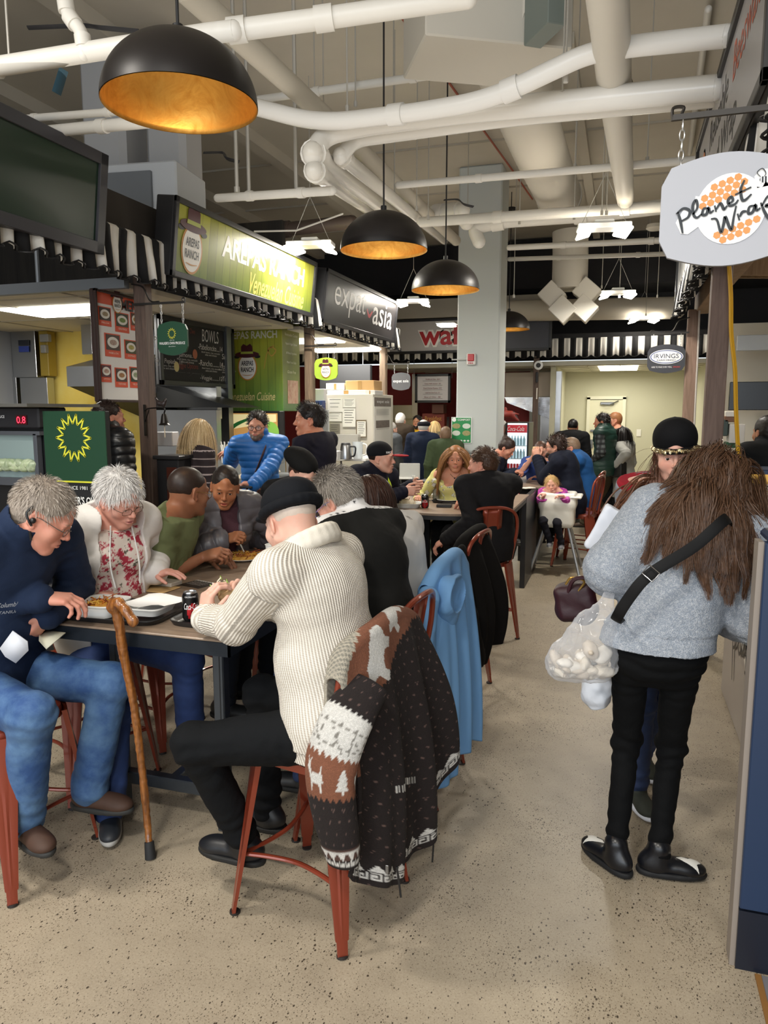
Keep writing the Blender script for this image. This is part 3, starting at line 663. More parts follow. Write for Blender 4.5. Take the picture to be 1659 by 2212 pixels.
        if gm.get('open') is not None:   # front opening: half width at top / bottom, offset
            w0,w1=gm['open'];pc=p2-xr*gm.get('openx',0)
            def fn(X,Y,Z,w0=w0,w1=w1):
                lx=(X-p2[0])*xr[0]+(Y-p2[1])*xr[1]+(Z-p2[2])*xr[2];ly=(X-p2[0])*fw[0]+(Y-p2[1])*fw[1]+(Z-p2[2])*fw[2];lz=(X-p2[0])*up[0]+(Y-p2[1])*up[1]+(Z-p2[2])*up[2]
                t=np.clip((lz+.35)/.55,0,1);return np.minimum((w1+(w0-w1)*t)-np.abs(lx),ly+.01)
        V,Q=solid(TG+sub,gm.get('vox',max(vox,.005)),cuts,fn);N_=vnormals(V,Q);wr_=gm.get('wr',1.0)
        dis=snoise(V,gm.get('wf',22),11+gi)*.0035*wr_+np.abs(snoise(V,11,17))*-.004*wr_
        for q in (1,-1):
            S,E_,W_=arm[q]
            for cpt,axd,R_,wl in ((E_,nrm(W_-S),.09,200),(S-xr*q*.03-up*.06,nrm(xr*q*.4-up),.1,150),(W_+(E_-W_)*.22,nrm(E_-W_),.06,260)):
                e=np.exp(-((V-cpt) **2).sum(1)/R_ **2);dis+=wr_*.0048*e*np.sin((V-cpt) @ axd*wl*.6+4.2*snoise(V,9,3))
        if gm.get('quilt'):
            qz=gm['quilt'];L=fab_uv(V,TG,frame);dis+=.007*np.abs(np.sin(L[:,1]*PI/qz+.35*snoise(V,9,2))) **.6-.003
        if gm.get('ribhem'):dis-=np.where(V[:,2]<hz+gm['ribhem'],.006,0)
        colr=None
        if gm.get('paint') is not None:colr=gm['paint'](V,(V-p2) @ FR,info)
        np_mesh(gm.get('name','shirt'),V+N_*dis[:,None],Q,gm['mat'],root,uv=fab_uv(V,TG,frame),col=colr)
    # ---- hair
    if hair:
        st=hair['style'];hm=hairmat(hair['col'],hair.get('col2',hair['col']));top_h=hair.get('vol',.012);n=hair.get('n',0)
        hl=hair.get('line',.052)          # hairline height at the forehead
        def msk(p):
            y,z,x=p[:,1],p[:,2],p[:,0];lim=np.where(y>0.0,hl*np.clip((y+.01)/.07,0,1)+.0+(-.035)*np.clip(1-(y+.01)/.07,0,1),-.055 if st!='buzz' else-.045)
            ear=(np.abs(x)>.055)&(y>-.03)&(y<.02)&(z<.022);r=(z>lim)&(~ear)
            if hair.get('bald'):r &= ~((z>.07)&(y<.05)&(np.abs(x)<hair['bald']))
            return r
        if st!='none':
            sp=[ell(hc+Rh @ A3(0,-.018,.036)*hs,A3(.077+top_h*.6,.097+top_h*.6,.086+top_h)*hs,Rh,.02)]
            if st in ('long','bun','short','bob'):sp.append(ell(hc+Rh @ A3(0,-.05,-.01)*hs,A3(.066+top_h*.5,.06+top_h*.3,.07)*hs,Rh,.03))
            if hair.get('prims'):sp+=hair['prims'](info)
            def fn(X,Y,Z):
                x=((X-hc[0])*Rh[0,0]+(Y-hc[1])*Rh[1,0]+(Z-hc[2])*Rh[2,0])/hs;y=((X-hc[0])*Rh[0,1]+(Y-hc[1])*Rh[1,1]+(Z-hc[2])*Rh[2,1])/hs;z=((X-hc[0])*Rh[0,2]+(Y-hc[1])*Rh[1,2]+(Z-hc[2])*Rh[2,2])/hs
                lo_=-.062 if st!='long' else-.09
                l=np.clip((y+.02)/.09,0,1) **1.3*(hl+.005-lo_)+lo_
                return np.maximum(l-z,np.minimum.reduce([.02-z+0*x,y+0*x+0*z+.026,(.012-y)+0*x+0*z])*(st in ('short','buzz'))-(9*(st not in ('short','buzz'))))*hs
            V,Q=solid(sp,max(vox*.8,.0045),fn=fn);N_=vnormals(V,Q);V=V+N_*(snoise(V,120,4)*(.0016 if st!='buzz' else .0004))[:,None]
            ho=np_mesh('hair',V,Q,hm,root)
            if n:
                def comb(p):
                    cm=hair.get('comb',(0,-1,-.2));v=np.tile(np.array(cm,float),(len(p),1));lowb=np.clip((-p[:,1])/.08,0,1)[:,None]*np.array([0,0,-1.3])+np.clip(np.abs(p[:,0])/.075,0,1)[:,None]*np.array([0,-.1,-.9]);v=v+lowb
                    if hair.get('part') is not None:v[:,0]+=np.sign(p[:,0]-hair['part'])*1.2;
                    return v
                cols=[(hc,Rh,A3(.001,.001,.001))];pad=hair.get('pad',.02);bc=[(t['c'],t['R'],t['r']+pad) for t in torso if t['t']=='e'][1:2]+[(p1,FR,A3(.15,.13,.2)*s+pad)]
                if st in ('long',):bc+=[((shp[1]+shp[-1])/2,FR,A3(.19,.065,.065)*s+pad)]
                bc+=[(A3(a_),FR,A3(r_,r_,r_)) for a_,r_ in hair.get('avoid',[])]
                for lay in range(hair.get('layers',1)):
                    V,Q=hair_strands(hc,Rh,hs,n,msk,hair.get('len',.03),comb,wave=hair.get('wave',0),width=hair.get('width',.0013),steps=hair.get('steps',4),gravity=hair.get('grav',.1),colliders=bc if st=='long' else (),seed=lay+3,lift=top_h,jitter=hair.get('jit',.3),clump=hair.get('clump',0),out=hair.get('out',.12),guides=hair.get('guides',0),gstr=hair.get('gstr',.8),face=st=='long',root_r=(.077+top_h*.6,.097+top_h*.6,.086+top_h) if st!='long' else (.079,.099,.088))
                    np_mesh('hair_strands',V,Q,hairmat(hair.get('scol',hair['col']),hair.get('scol2',hair.get('col2',hair['col']))),ho)
    if beard:
        bp=[ell(hc+Rh @ A3(0,.04,-.075)*hs,A3(.058,.058,.046)*hs,Rh,.02),ell(hc+Rh @ A3(0,.088,-.098)*hs,A3(.03,.022,.024)*hs,Rh,.02)]
        def fnb(X,Y,Z):
            x=((X-hc[0])*Rh[0,0]+(Y-hc[1])*Rh[1,0]+(Z-hc[2])*Rh[2,0])/hs;y=((X-hc[0])*Rh[0,1]+(Y-hc[1])*Rh[1,1]+(Z-hc[2])*Rh[2,1])/hs;z=((X-hc[0])*Rh[0,2]+(Y-hc[1])*Rh[1,2]+(Z-hc[2])*Rh[2,2])/hs
            return np.maximum(z+.072-np.abs(x)*.75,-y+0*z-.005)*hs
        V,Q=solid(bp,.005,fn=fnb);V=V+vnormals(V,Q)*(snoise(V,150,4)*.001)[:,None];np_mesh('beard',V,Q,hairmat(beard,beard),root)
    if glasses:
        gl=glasses if isinstance(glasses,dict) else dict(col=glasses);mb=MB();G=lambda x,y,z:hc+Rh @ A3(x,y,z)*hs;rr=gl.get('r',.0013)
        for q in (-1,1):
            w_,hh_=gl.get('w',.024),gl.get('h',.017);lp=[G(q*.033+w_*math.copysign(abs(math.cos(a)) **.6,math.cos(a)),.104-abs(math.cos(a)*q*w_+.033)*.12+0,-.006+hh_*math.copysign(abs(math.sin(a)) **.7,math.sin(a))) for a in np.linspace(0,2*PI,24,endpoint=False)]
            mb.tube(lp,rr*hs,6,closed=True);mb.tube(spline([G(q*.057,.1,-.002),G(q*.074,.07,.0),G(q*.08,0,.004),G(q*.079,-.02,-.012)],4),rr*1.2*hs,6)
        mb.tube(spline([G(-.01,.105,-.002),G(0,.109,.002),G(.01,.105,-.002)],4),rr*hs,6);go=mb.build('glasses',M(gl['col'],.3,gl.get('metal',0)),root)
        mb=MB()
        for q in (-1,1):mb.add([G(q*.033+.8*w_*math.cos(a)*1.1,.1035-abs(.8*math.cos(a)*q*w_+.033)*.12,-.006+.95*hh_*math.sin(a)) for a in np.linspace(0,2*PI,16,endpoint=False)],[tuple(range(16))])
        mb.build('lens',M('#ffffff',.03,0,alpha=.12,spec=.6),go)
    if extra:extra(info)
    return info
# ================================================================== THE SETTING
FX=-3.6                                   # stall fronts on the left
H_C=5.05
mb=MB();mb.add([(-9,-7,0),(7,-7,0),(7,19,0),(-9,19,0)],[(0,1,2,3)]);tag(mb.build('floor',concrete()),kind='structure')
mb=MB();mb.box((-1,4.2,H_C+.05),(16,22.4,.1));tag(mb.build('ceiling',CEILW),kind='structure')
mb=MB();mb.box((-1,18.7,1.4),(16,.1,2.8));tag(mb.build('wall_back',M('#d6d2bc',.8,0,'noise',sc=2,bump=.03,var=.02)),kind='structure')
mb=MB();mb.box((-1,16.4,3.95),(16,.1,2.3));tag(mb.build('wall_upper',M('#232327',.8)),kind='structure')
mb=MB();mb.box((-8.05,6,2.5),(.1,26,5.1));tag(mb.build('wall_left',M('#8e8c88',.8)),kind='structure')
mb=MB();mb.box((6.05,6,2.5),(.1,26,5.1));tag(mb.build('wall_right',M('#b3afa6',.8)),kind='structure')
# black box whose colour paints in the unlit service void above the far stalls
mb=MB();mb.box((-1,15.7,4.55),(15.8,1.3,.9));tag(mb.build('void_fill_1',M('#1b1b1f',.9)),kind='structure')
# cream corridor at the far end
CR=M('#d3d0b6',.8,0,'noise',sc=2,bump=.02,var=.015);YB=17.8
mb=MB();mb.box((.0,YB+.05,1.3),(2.9,.1,2.62));tag(mb.build('wall_far',CR),kind='structure')
mb=MB();mb.box((-1.33,16.45,1.3),(.1,2.7,2.62));tag(mb.build('wall_corridor_left',CR),kind='structure')
mb=MB();mb.box((1.5,16.45,1.3),(.1,2.7,2.62));tag(mb.build('wall_corridor_right',CR),kind='structure')
mb=MB();mb.box((.1,16.4,2.65),(9.8,2.9,.08));tag(mb.build('ceiling_corridor',M('#d9d5c3',.8)),kind='structure')
mb=MB()
for i in range(9):mb.box((-1.3+i*.61,16.4,2.606),(.02,2.8,.01))
for j in range(5):mb.box((.1,15.1+j*.61,2.606),(9,.02,.01))
tag(mb.build('trim_2',M('#c4c0ad',.8)),kind='structure')
mb=MB();mb.box((.72,YB-.01,.06),(1.46,.02,.12));tag(mb.build('baseboard_far',M('#2a2826',.6)),kind='structure')
mb=MB();mb.box((.72,YB-.012,.06),(.02,.02,.1))
d0,d1=-.78,.06
mb=MB();mb.box(((d0+d1)/2,YB-.03,.99),(d1-d0-.12,.05,1.98),bev=.004);dr_=mb.build('door_1',M('#e4e0c4',.6));tag(dr_,kind='structure')
mb=MB();mb.box((d0+.03,YB-.04,1.02),(.07,.08,2.04));mb.box((d1-.03,YB-.04,1.02),(.07,.08,2.04));mb.box(((d0+d1)/2,YB-.04,2.03),(d1-d0+.01,.08,.07));mb.build('door_frame',M('#e9e6cf',.6),dr_)
mb=MB();mb.box((d0+.16,YB-.075,1.28),(.14,.04,.05),bev=.01);mb.box((d0+.13,YB-.075,.98),(.06,.04,.2),bev=.01);mb.tube([(d0+.13,YB-.1,.98),(d0+.24,YB-.12,.98)],.012);mb.build('door_handle',STEEL2,dr_)
mb=MB();mb.box((-.34,YB-.09,1.9),(.3,.05,.06),bev=.01);mb.tube([(-.45,YB-.1,1.88),(-.3,YB-.2,1.86),(-.1,YB-.08,1.96)],.012);mb.build('door_closer',STEEL2,dr_)
mb=MB();mb.box((.37,YB-.01,1.24),(.1,.02,.16),bev=.005);tag(mb.build('wall_plate',M('#efece0',.5)),'small white wall plate right of the cream door','wall plate')
for i,z in enumerate((YB-2.35,YB-1.7,YB-1.05)):
    mb=MB();mb.box((-.12,z,2.6),(.75,.2,.03),bev=.004);tag(mb.build('corridor_light',M('#fff6dd',.5,emit=5)),['nearest','middle','farthest'][i]+' of the three glowing strip lights in the far corridor ceiling','ceiling light','corridor strip lights')
area('corridor_lamp',(-.1,16.5,2.5),(-.1,16.5,0),1.2,1.2,24,(1,.97,.88))
# concrete column, painted pale grey
mb=MB();mb.box((-1.97,10.8,H_C/2),(.6,.6,H_C),bev=.02);tag(mb.build('column',M('#c6cbc9',.6,0,'noise',sc=2,bump=.02,var=.01)),kind='structure')
mb=MB();mb.box((-1.97,10.8,1.16),(.66,.66,.03));tag(mb.build('trim_3',M('#a9adab',.6)),kind='structure')
# ---------------- ceiling services
def pipe(label,pts,r,name='pipe',mat=PIPEW,n=14,cat='pipe',group=None,couplings=(),closed=False,sm=0):
    P=np.array(pts,float)
    if sm:P=spline(P,sm)
    mb=MB();mb.tube(P,r,n)
    for e_ in (P[0],P[-1]):mb.sphere(e_,r,6)
    o=mb.build(name,mat);tag(o,label,cat,group)
    for c in couplings:
        i=min(int(c*(len(P)-1)),len(P)-2);t=c*(len(P)-1)-i;p=P[i]*(1-t)+P[i+1]*t;d=nrm(P[i+1]-P[i]);m2=MB();m2.tube([p-d*r*.9,p+d*r*.9],r*1.22,n);m2.build('coupling',mat,o)
    return o
PA=lambda px,py,Y:onY(px,py,Y)
def fillet(P,r=.12,n=5):
    P=[np.array(p,float) for p in P];out=[P[0]]
    for i in range(1,len(P)-1):
        a,b,c=P[i-1],P[i],P[i+1];ra=min(r,np.linalg.norm(b-a)*.45,np.linalg.norm(c-b)*.45);s_,e_=b+nrm(a-b)*ra,b+nrm(c-b)*ra
        for k in range(n+1):t=k/n;out.append(s_*(1-t) **2+2*b*t*(1-t)+e_*t*t)
    return out+[P[-1]]
def atz(px,py,z):return onZ(px,py,z)
zt=4.3
P1=[PA(-160,170,2.95),PA(0,143,3.0),PA(300,95,3.1),PA(455,72,3.15),PA(505,66,3.17)]
pipe('white pipe crossing above the left pendant lamp with a tee and a riser',P1,.043,couplings=(.22,.62))
pipe('short white riser pipe bending up to the ceiling at the top left',fillet([PA(182,118,3.05),PA(178,70,3.05),PA(140,25,3.05),PA(143,-60,3.05)],.06),.03,couplings=(.1,.55,.8))
pipe('thick white sprinkler pipe crossing the top centre of the picture',[PA(505,66,3.2),PA(700,40,3.3),PA(1010,-5,3.45)],.045,couplings=(.02,.5))
pipe('slender white pipe hanging below the thick glossy pipe, with a dip in the middle',fillet([PA(540,228,4.6),PA(690,267,4.6),PA(900,243,4.5),PA(1060,215,4.4),PA(1270,115,4.3),PA(1360,100,4.25),PA(1568,78,4.1)],.25,8),.052,couplings=(.25,.55),mat=M('#e6e4e0',.3))
pipe('thickest glossy white pipe running across the aisle to the right sign',fillet([PA(675,335,4.6),PA(700,292,4.75),PA(780,272,4.8),PA(1000,242,4.75),PA(1545,190,4.5)],.2,8),.066,mat=M('#e3e0da',.22))
pipe('second glossy white pipe elbowing beside the thickest one',fillet([PA(735,340,4.9),PA(765,302,5.0),PA(850,290,5.0),PA(1100,255,4.95),PA(1540,212,4.75)],.2,8),.05,mat=M('#e3e0da',.22))
for i,(a,b,r) in enumerate((((675,330),(855,470),.07),((735,335),(960,520),.052),((678,368),(800,455),.06))):
    pipe(['widest white pipe sloping away from its elbow towards the second lamp','middle white pipe sloping away beside the widest one','lowest white pipe sloping away under the other two'][i],[PA(a[0],a[1],4.6+.3*(i==1)),PA(b[0],b[1],8.5+2*(i==1))],r,mat=M('#e0dcd4',.25),couplings=(.02,))
pipe('pale diagonal conduit running over the lamps from the top left',[PA(395,-30,3.3),PA(700,250,5.2),PA(985,520,9.8)],.065,mat=CEILW)
for i,(a,b,Y,r) in enumerate((((560,215),(1020,150),5.8,.03),((-20,262),(330,235),4.1,.022),((-60,300),(330,262),4.15,.035),((470,428),(718,412),5.2,.03),((860,400),(1510,345),6.6,.03),((910,480),(1520,440),7.8,.05),((1100,535),(1520,515),9.6,.035),((1100,560),(1480,547),11,.03),((930,462),(1000,455),8.5,.08))):
    pipe(['thin pipe passing behind the left lamp to the big duct','thin upper pipe above the dark screen','wider lower pipe above the dark screen','branch pipe with two drops left of the second lamp','long thin pipe passing in front of the column top','long pipe level with the column side elbow','pipe behind the lamp with two round heads','far thin pipe above the cross shaped diffusers','stub pipe ending at the column'][i],[PA(*a,Y),PA(*b,Y-.25)],r,couplings=(.3,.75))
pipe('white elbowed pipe clamped to the right face of the column',fillet([PA(1035,522,8.6),PA(1022,492,8.6),PA(1085,478,8.6),PA(1300,462,8.5),PA(1445,445,8.4)],.25,8),.075,couplings=(.45,.7))
pipe('round white pipe end cap facing the camera beside the column',[PA(1008,480,8.5),PA(1012,478,8.9)],.085)
rods=[(750,10,235,4.75),(768,30,225,5.6),(700,120,330,5.9),(680,150,230,5.9),(512,310,410,5.2),(538,310,418,5.3),(640,330,415,5.2),(1215,35,205,4.6),(1222,10,170,4.4),(852,290,420,6.7),(900,320,450,7.0),(925,340,470,7.2),(1010,300,470,8.6),(1122,350,480,8.4),(1242,280,360,6.5),(1300,240,460,7.5),(1310,250,460,7.5),(1240,360,470,8.3),(1338,580,640,11.4),(1395,560,680,14),(1420,560,640,12),(1300,560,620,11.4),(1110,560,640,10),(20,0,130,3.0),(850,170,290,6),(1398,240,345,6.4)]
RL=['thin rod left of the top of the second lamp stem','thin rod behind the second lamp stem','rod dropping to the elbow of the thickest pipe','rod left of the pipe elbows','left white drop pipe on the branch pipe','middle white drop pipe on the branch pipe','brass tipped riser at the right end of the branch pipe','left rod crossing the big duct','right rod crossing the big duct','rod right of the second lamp stem','rod between the second and third lamp stems','rod just left of the third lamp stem','rod in front of the column top','rod at the right side of the column','rod right of the big duct end','left rod of the brightest twin light','right rod of the brightest twin light','rod at the clamp of the elbowed pipe','rod over the light beside the diffusers','long rod over the farthest twin light','rod right of the farthest twin light','rod left of the light beside the diffusers','rod over the lamp behind the column','rod at the top left corner','rod over the second lamp, shorter','rod under the glossy pipes at the right']
for i,(x,y0,y1,Y) in enumerate(rods):
    a=PA(x,y0,Y);b=PA(x,y1,Y);mb=MB();mb.tube([(b[0],b[1],H_C),b],.0055 if i not in (4,5,6) else .014,6);mb.tube([b+Z1*.02,b-Z1*.02],.014 if i not in (4,5,6) else .022,8)
    tag(mb.build('hanger_rod',M('#b8b4ac',.4,.3)),RL[i]+', holding ceiling services','hanger rod','ceiling hanger rods')
# joists and beams
for i,(a,b,ya_,yb_,sx,sz) in enumerate(((-.6,0,7.2,16,.12,.1),(1.9,0,2,16,.14,.12),(3.4,0,2,16,.14,.12),(-4.4,0,2,16,.16,.14),(-6.2,0,2,16,.16,.14))):
    mb=MB();mb.box((a,(ya_+yb_)/2,H_C-sz/2),(sx,yb_-ya_,sz));tag(mb.build('trim_beam',CEILW),kind='structure')
for i,Y0 in enumerate((3.0,5.0,7.6,9.6,11.6,13.4)):
    mb=MB();mb.box((-1,Y0,H_C-.01),(15.8,.025,.03));tag(mb.build('trim_joint',M('#b2ab9d',.8)),kind='structure')
pipe('thin red conduit along the ceiling beside the big duct',[PA(868,38,3.4)*0+onZ(868,38,5.0),onZ(1105,365,5.0),onZ(1150,430,5.0)],.012,mat=M('#a0523c',.5),name='conduit',cat='conduit')
pipe('pale conduit bolted along the ceiling at the right',[onZ(1530,20,4.98),onZ(1490,330,4.98)],.03,name='conduit',cat='conduit')
pipe('black and white ceiling cable crossing behind the second lamp',[PA(550,500,6.3),PA(640,498,6.4),PA(740,462,6.5)],.008,name='cable',cat='cable')
pipe('dark cast iron pipe with orange ends behind the second lamp',[PA(612,496,8.0),PA(760,480,8.0)],.075,mat=M('#4a3d36',.6),couplings=(.02,))
# ducts
def duct(label,pts,rs,rings=True):
    P=spline(pts,22);N=len(P);r=np.interp(np.linspace(0,1,N),np.linspace(0,1,len(rs)),rs)
    if rings:r=r*(1+.009*(np.arange(N)%2))
    mb=MB();mb.tube(P,r,28);o=mb.build('duct',M('#cfc9bd',.55),smooth=True,sharp=70);return tag(o,label,'duct')
D1=duct('biggest cream spiral duct running down the aisle ceiling',[onZ(1052,10,4.25),onZ(1120,190,4.25),onZ(1165,320,4.25),onZ(1208,425,4.25)],[.25,.25])
mb=MB();p=onZ(1208,425,4.25);q=onZ(1195,395,4.25);dv=nrm(p-q);mb.tube([p-dv*.02,p+dv*.02],.265,28);mb.build('duct_collar',M('#bdb7ab',.5),D1)
D2=duct('tapered cream duct right of the biggest one',[onZ(1318,60,3.6)*2-onZ(1340,320,3.6),onZ(1318,60,3.6),onZ(1328,190,3.6),onZ(1340,320,3.6),onZ(1351,432,3.68)],[.095,.095,.095,.085,.075],rings=False)
mb=MB();p=onZ(1328,192,3.6);q=onZ(1334,250,3.6);dv=nrm(q-p);mb.tube([p,p+dv*.02],.103,24);mb.build('duct_collar',M('#6e665a',.5),D2)
D3=duct('short vertical duct feeding the cross of square diffusers',[onY(1232,500,12.2),onY(1232,560,12.2),onY(1230,625,12.2)],[.27,.27],rings=False)
mb=MB();c=onY(1232,648,12.2)
for dx,dz in ((-.27,.07),(.25,.1),(-.1,-.16),(.22,-.15)):mb.box(c+A3(dx,-.1+abs(dx)*.2,dz),(.32,.34,.3),R=rotm((0,1,0),math.radians(45 if dx<0 else 42)),bev=.01)
mb.build('diffuser_box',M('#d8d3c8',.6),D3)
mb=MB();mb.box(onZ(1048,22,4.32),(.95,.62,.66),R=rotm((0,0,1),.5),bev=.01);du=tag(mb.build('duct_plenum',M('#cfc9bd',.6)),'boxy cream duct junction at the top of the picture','duct')
mb=MB();a=onZ(1178,-10,4.2);mb.box(a,(.12,.3,.45),R=rotm((0,0,1),.6),bev=.005);mb.build('grille',M('#77807a',.5),du)
# round duct crossing at far and beam over it
pipe('wide horizontal cream duct above the dark far stalls',[PA(1090,672,14.3),PA(1460,665,14.2)],.19,name='duct',cat='duct',mat=M('#cfc9bd',.6))
mb=MB();mb.box((-3.7,14.6,3.72),(5.2,.3,.35));tag(mb.build('trim_4',M('#a29d92',.7)),kind='structure')
# ventilation unit on the left
c=onX(292,440,-4.25);mb=MB();mb.box(c,(1.1,.6,.5),R=rotm((0,0,1),.12),bev=.015);vt=tag(mb.build('ventilation_unit',M('#c3c7cc',.5)),'grey ventilation unit with a grille hanging above the left awning','ventilation unit')
mb=MB();mb.box(c+A3(-.03,-.32,.02),(.8,.03,.3),R=rotm((0,0,1),.12),bev=.004);mb.build('grille',M('#6d7278',.5),vt)
mb=MB();mb.box(c+A3(-.25,.1,.75),(.45,.4,1.15),bev=.05);mb.box(c+A3(.3,.2,.75),(.4,.35,1.15),bev=.05);mb.build('duct_neck',M('#aaaaab',.55),vt)
mb=MB();mb.box(c+A3(.0,.1,-.3),(1.1,.6,.1),R=rotm((0,0,1),.12));mb.build('unit_base',M('#55575a',.6),vt)
for i,(px,py,Y,l) in enumerate(((60,60,3.2,.6),(440,330,5.4,.28),(960,432,8,.3))):
    p=PA(px,py,Y);mb=MB();mb.tube(spline([p,p+A3(l*.4,.1,.02),p+A3(l*.7,.0,-.06),p+A3(l,.05,-.08)],4),.022,6,flat=.3);tag(mb.build('tape_strip',M('#1d1d22',.6)),['long black tape strip on the torn ceiling at the top left','black tape strip above the ventilation unit','short black tape strip left of the column'][i],'tape')
p=PA(138,150,3.1);mb=MB();mb.tube([p,p-Z1*.1+X1*-.05],.03,6,flat=.2);tag(mb.build('tape_strip',M('#35596b',.6)),'blue tape strip dangling under the left pipe','tape')
# smoke detector
p=PA(1415,497,9.3);mb=MB();mb.lathe([(.001,.06),(.09,.06),(.1,.02),(.07,0),(.001,0)],p,20);tag(mb.build('smoke_detector',M('#d9d4c8',.5)),'round smoke detector on the ceiling left of the oval wrap sign','smoke detector')
# ---------------- lamps
def pendant(loc,label,ztop=4.82):
    R_=.325;root=empty('pendant_lamp',(loc[0],loc[1],loc[2]),label,'pendant lamp','black dome pendant lamps');root.location.z=loc[2]
    pr=[(R_*math.cos(a),R_*.86*math.sin(a)) for a in np.linspace(0,PI/2*.985,24)]
    mb=MB();mb.lathe(pr,loc,64);mb.build('lamp_shade',M('#1e1a1a',.42,.25,spec=.5),root,sharp=80)
    pi_=[(R_-.001,-.003)]+[((R_-.006)*math.cos(a),(R_-.006)*.86*math.sin(a)) for a in np.linspace(0,PI/2*.99,24)]
    mb=MB();mb.lathe(pi_,loc,64);mb.build('gold_lining',M('#e8b25a',.35,.85,'gold',sc=7,col2='#bd8436'),root,sharp=80)
    mb=MB();mb.tube([(loc[0],loc[1],loc[2]+R_*.85),(loc[0],loc[1],H_C)],.007,8);mb.build('stem',BLACK,root)
    mb=MB();mb.lathe([(.001,.03),(.07,.03),(.075,0),(.001,0)],(loc[0],loc[1],ztop-.03),24);mb.build('ceiling_canopy',BLACK,root)
    mb=MB();mb.lathe([(.001,0),(.022,0),(.022,.07),(.001,.07)],(loc[0],loc[1],loc[2]+R_*.76),16);mb.sphere((loc[0],loc[1],loc[2]+R_*.68),.036,10,1);mb.build('bulb',[BLACK,M('#ffe7b8',.4,emit=8)],root);l_=bpy.data.lights.new('bulb_light','POINT');l_.energy=2.6;l_.shadow_soft_size=.05;l_.color=(1,.86,.62);lo=bpy.data.objects.new('bulb_light',l_);COL.objects.link(lo);lo.location=(loc[0],loc[1],loc[2]+R_*.48)
    return root
for px,py,Y,lb in ((390,228,2.93,'largest black dome pendant lamp with gold lining, over the near table'),(829,541,5.47,'black dome pendant lamp over the second table, left of the column'),(962,627,7.17,'smaller black dome pendant lamp in front of the column'),(1099,712,11.9,'black dome pendant lamp half hidden behind the column')):
    c=PA(px,py,Y);pendant(c,lb)
def highbay(c,rz,label,w=.5,heads=False):
    root=empty('high_bay_light',c,label,'ceiling light','twin panel ceiling lights');Rm=rotm((0,0,1),rz);c=A3(c)
    mb=MB();mb.box(c+A3(0,0,.03),(w*.95,.2,.05),R=Rm,bev=.008);mb.box(c+A3(0,0,.07),(w*.35,.12,.05),R=Rm,bev=.01);mb.build('fixture_body',WHITE,root)
    for q in (-1,1):
        mb=MB();mb.box(c+Rm @ A3(q*w*.34,0,-.012),(w*.26,.42,.025),R=Rm @ rotm((0,1,0),q*.25),bev=.008);mb.build('light_panel',M('#fff5e2',.5,emit=16),root)
    mb=MB()
    for q in (-1,1):mb.tube([c+Rm @ A3(q*w*.4,0,.06),c+A3(0,0,.5),A3(c[0],c[1],H_C)],.003,5)
    mb.build('hanging_wire',M('#b5b2ab',.5),root)
for px,py,Y,lb in ((671,535,7.3,'twin panel light hanging between the yellow green sign and the second lamp'),(1304,498,7.4,'brightest twin light hanging below the tapered duct'),(893,655,11.0,'twin light hanging above the red waffle lettering'),(1334,637,11.4,'twin light hanging beside the square diffusers'),(1390,692,14.2,'farthest twin light above the striped awning'),(545,470,-9,'')):
    if Y>0:highbay(PA(px,py,Y),0.15,lb)
p=PA(965,703,13.6);mb=MB();mb.box(p,(.3,.3,.04),bev=.01);mb.box(p+Z1*.04,(.35,.34,.03),mi=1);tag(mb.build('ceiling_light',[M('#fff5e2',.5,emit=10),WHITE]),'single bright panel light in front of the waffle sign','ceiling light')
# ---------------- posts
def post(x,y,label,top=2.78,w=.1,mat=None,z0=0):
    mb=MB();mb.box((x,y,(top+z0)/2),(w,w,top-z0),bev=.006);return tag(mb.build('wooden_post',mat or POSTWOOD),label,'post')
post(FX+.045,5.03,'dark stained wooden post between the orange menu and the chalkboard');post(FX+.02,8.3,'wooden post right of the green wall panel',mat=M('#85705a',.7,0,'wood',sc=40,col2='#5d4c3d'));post(FX,11.25,'wooden post under the end of the grey stall sign',mat=M('#8a745f',.7,0,'wood',sc=40,col2='#6b5a49'))
post(.6,5.62,'thick brown wooden post with the yellow cord beside it, on the right',w=.125,mat=M('#826c62',.7,0,'wood',sc=40,col2='#66534a'));post(.66,8.5,'second brown wooden post behind the thick one on the right',w=.11,mat=M('#94796a',.7,0,'wood',sc=40,col2='#77604f'))
post(-1.62,14.75,'dark wooden post with a camera, between the cooler and the corridor',mat=M('#6b574c',.7,0,'wood',sc=40,col2='#4a3b34'))
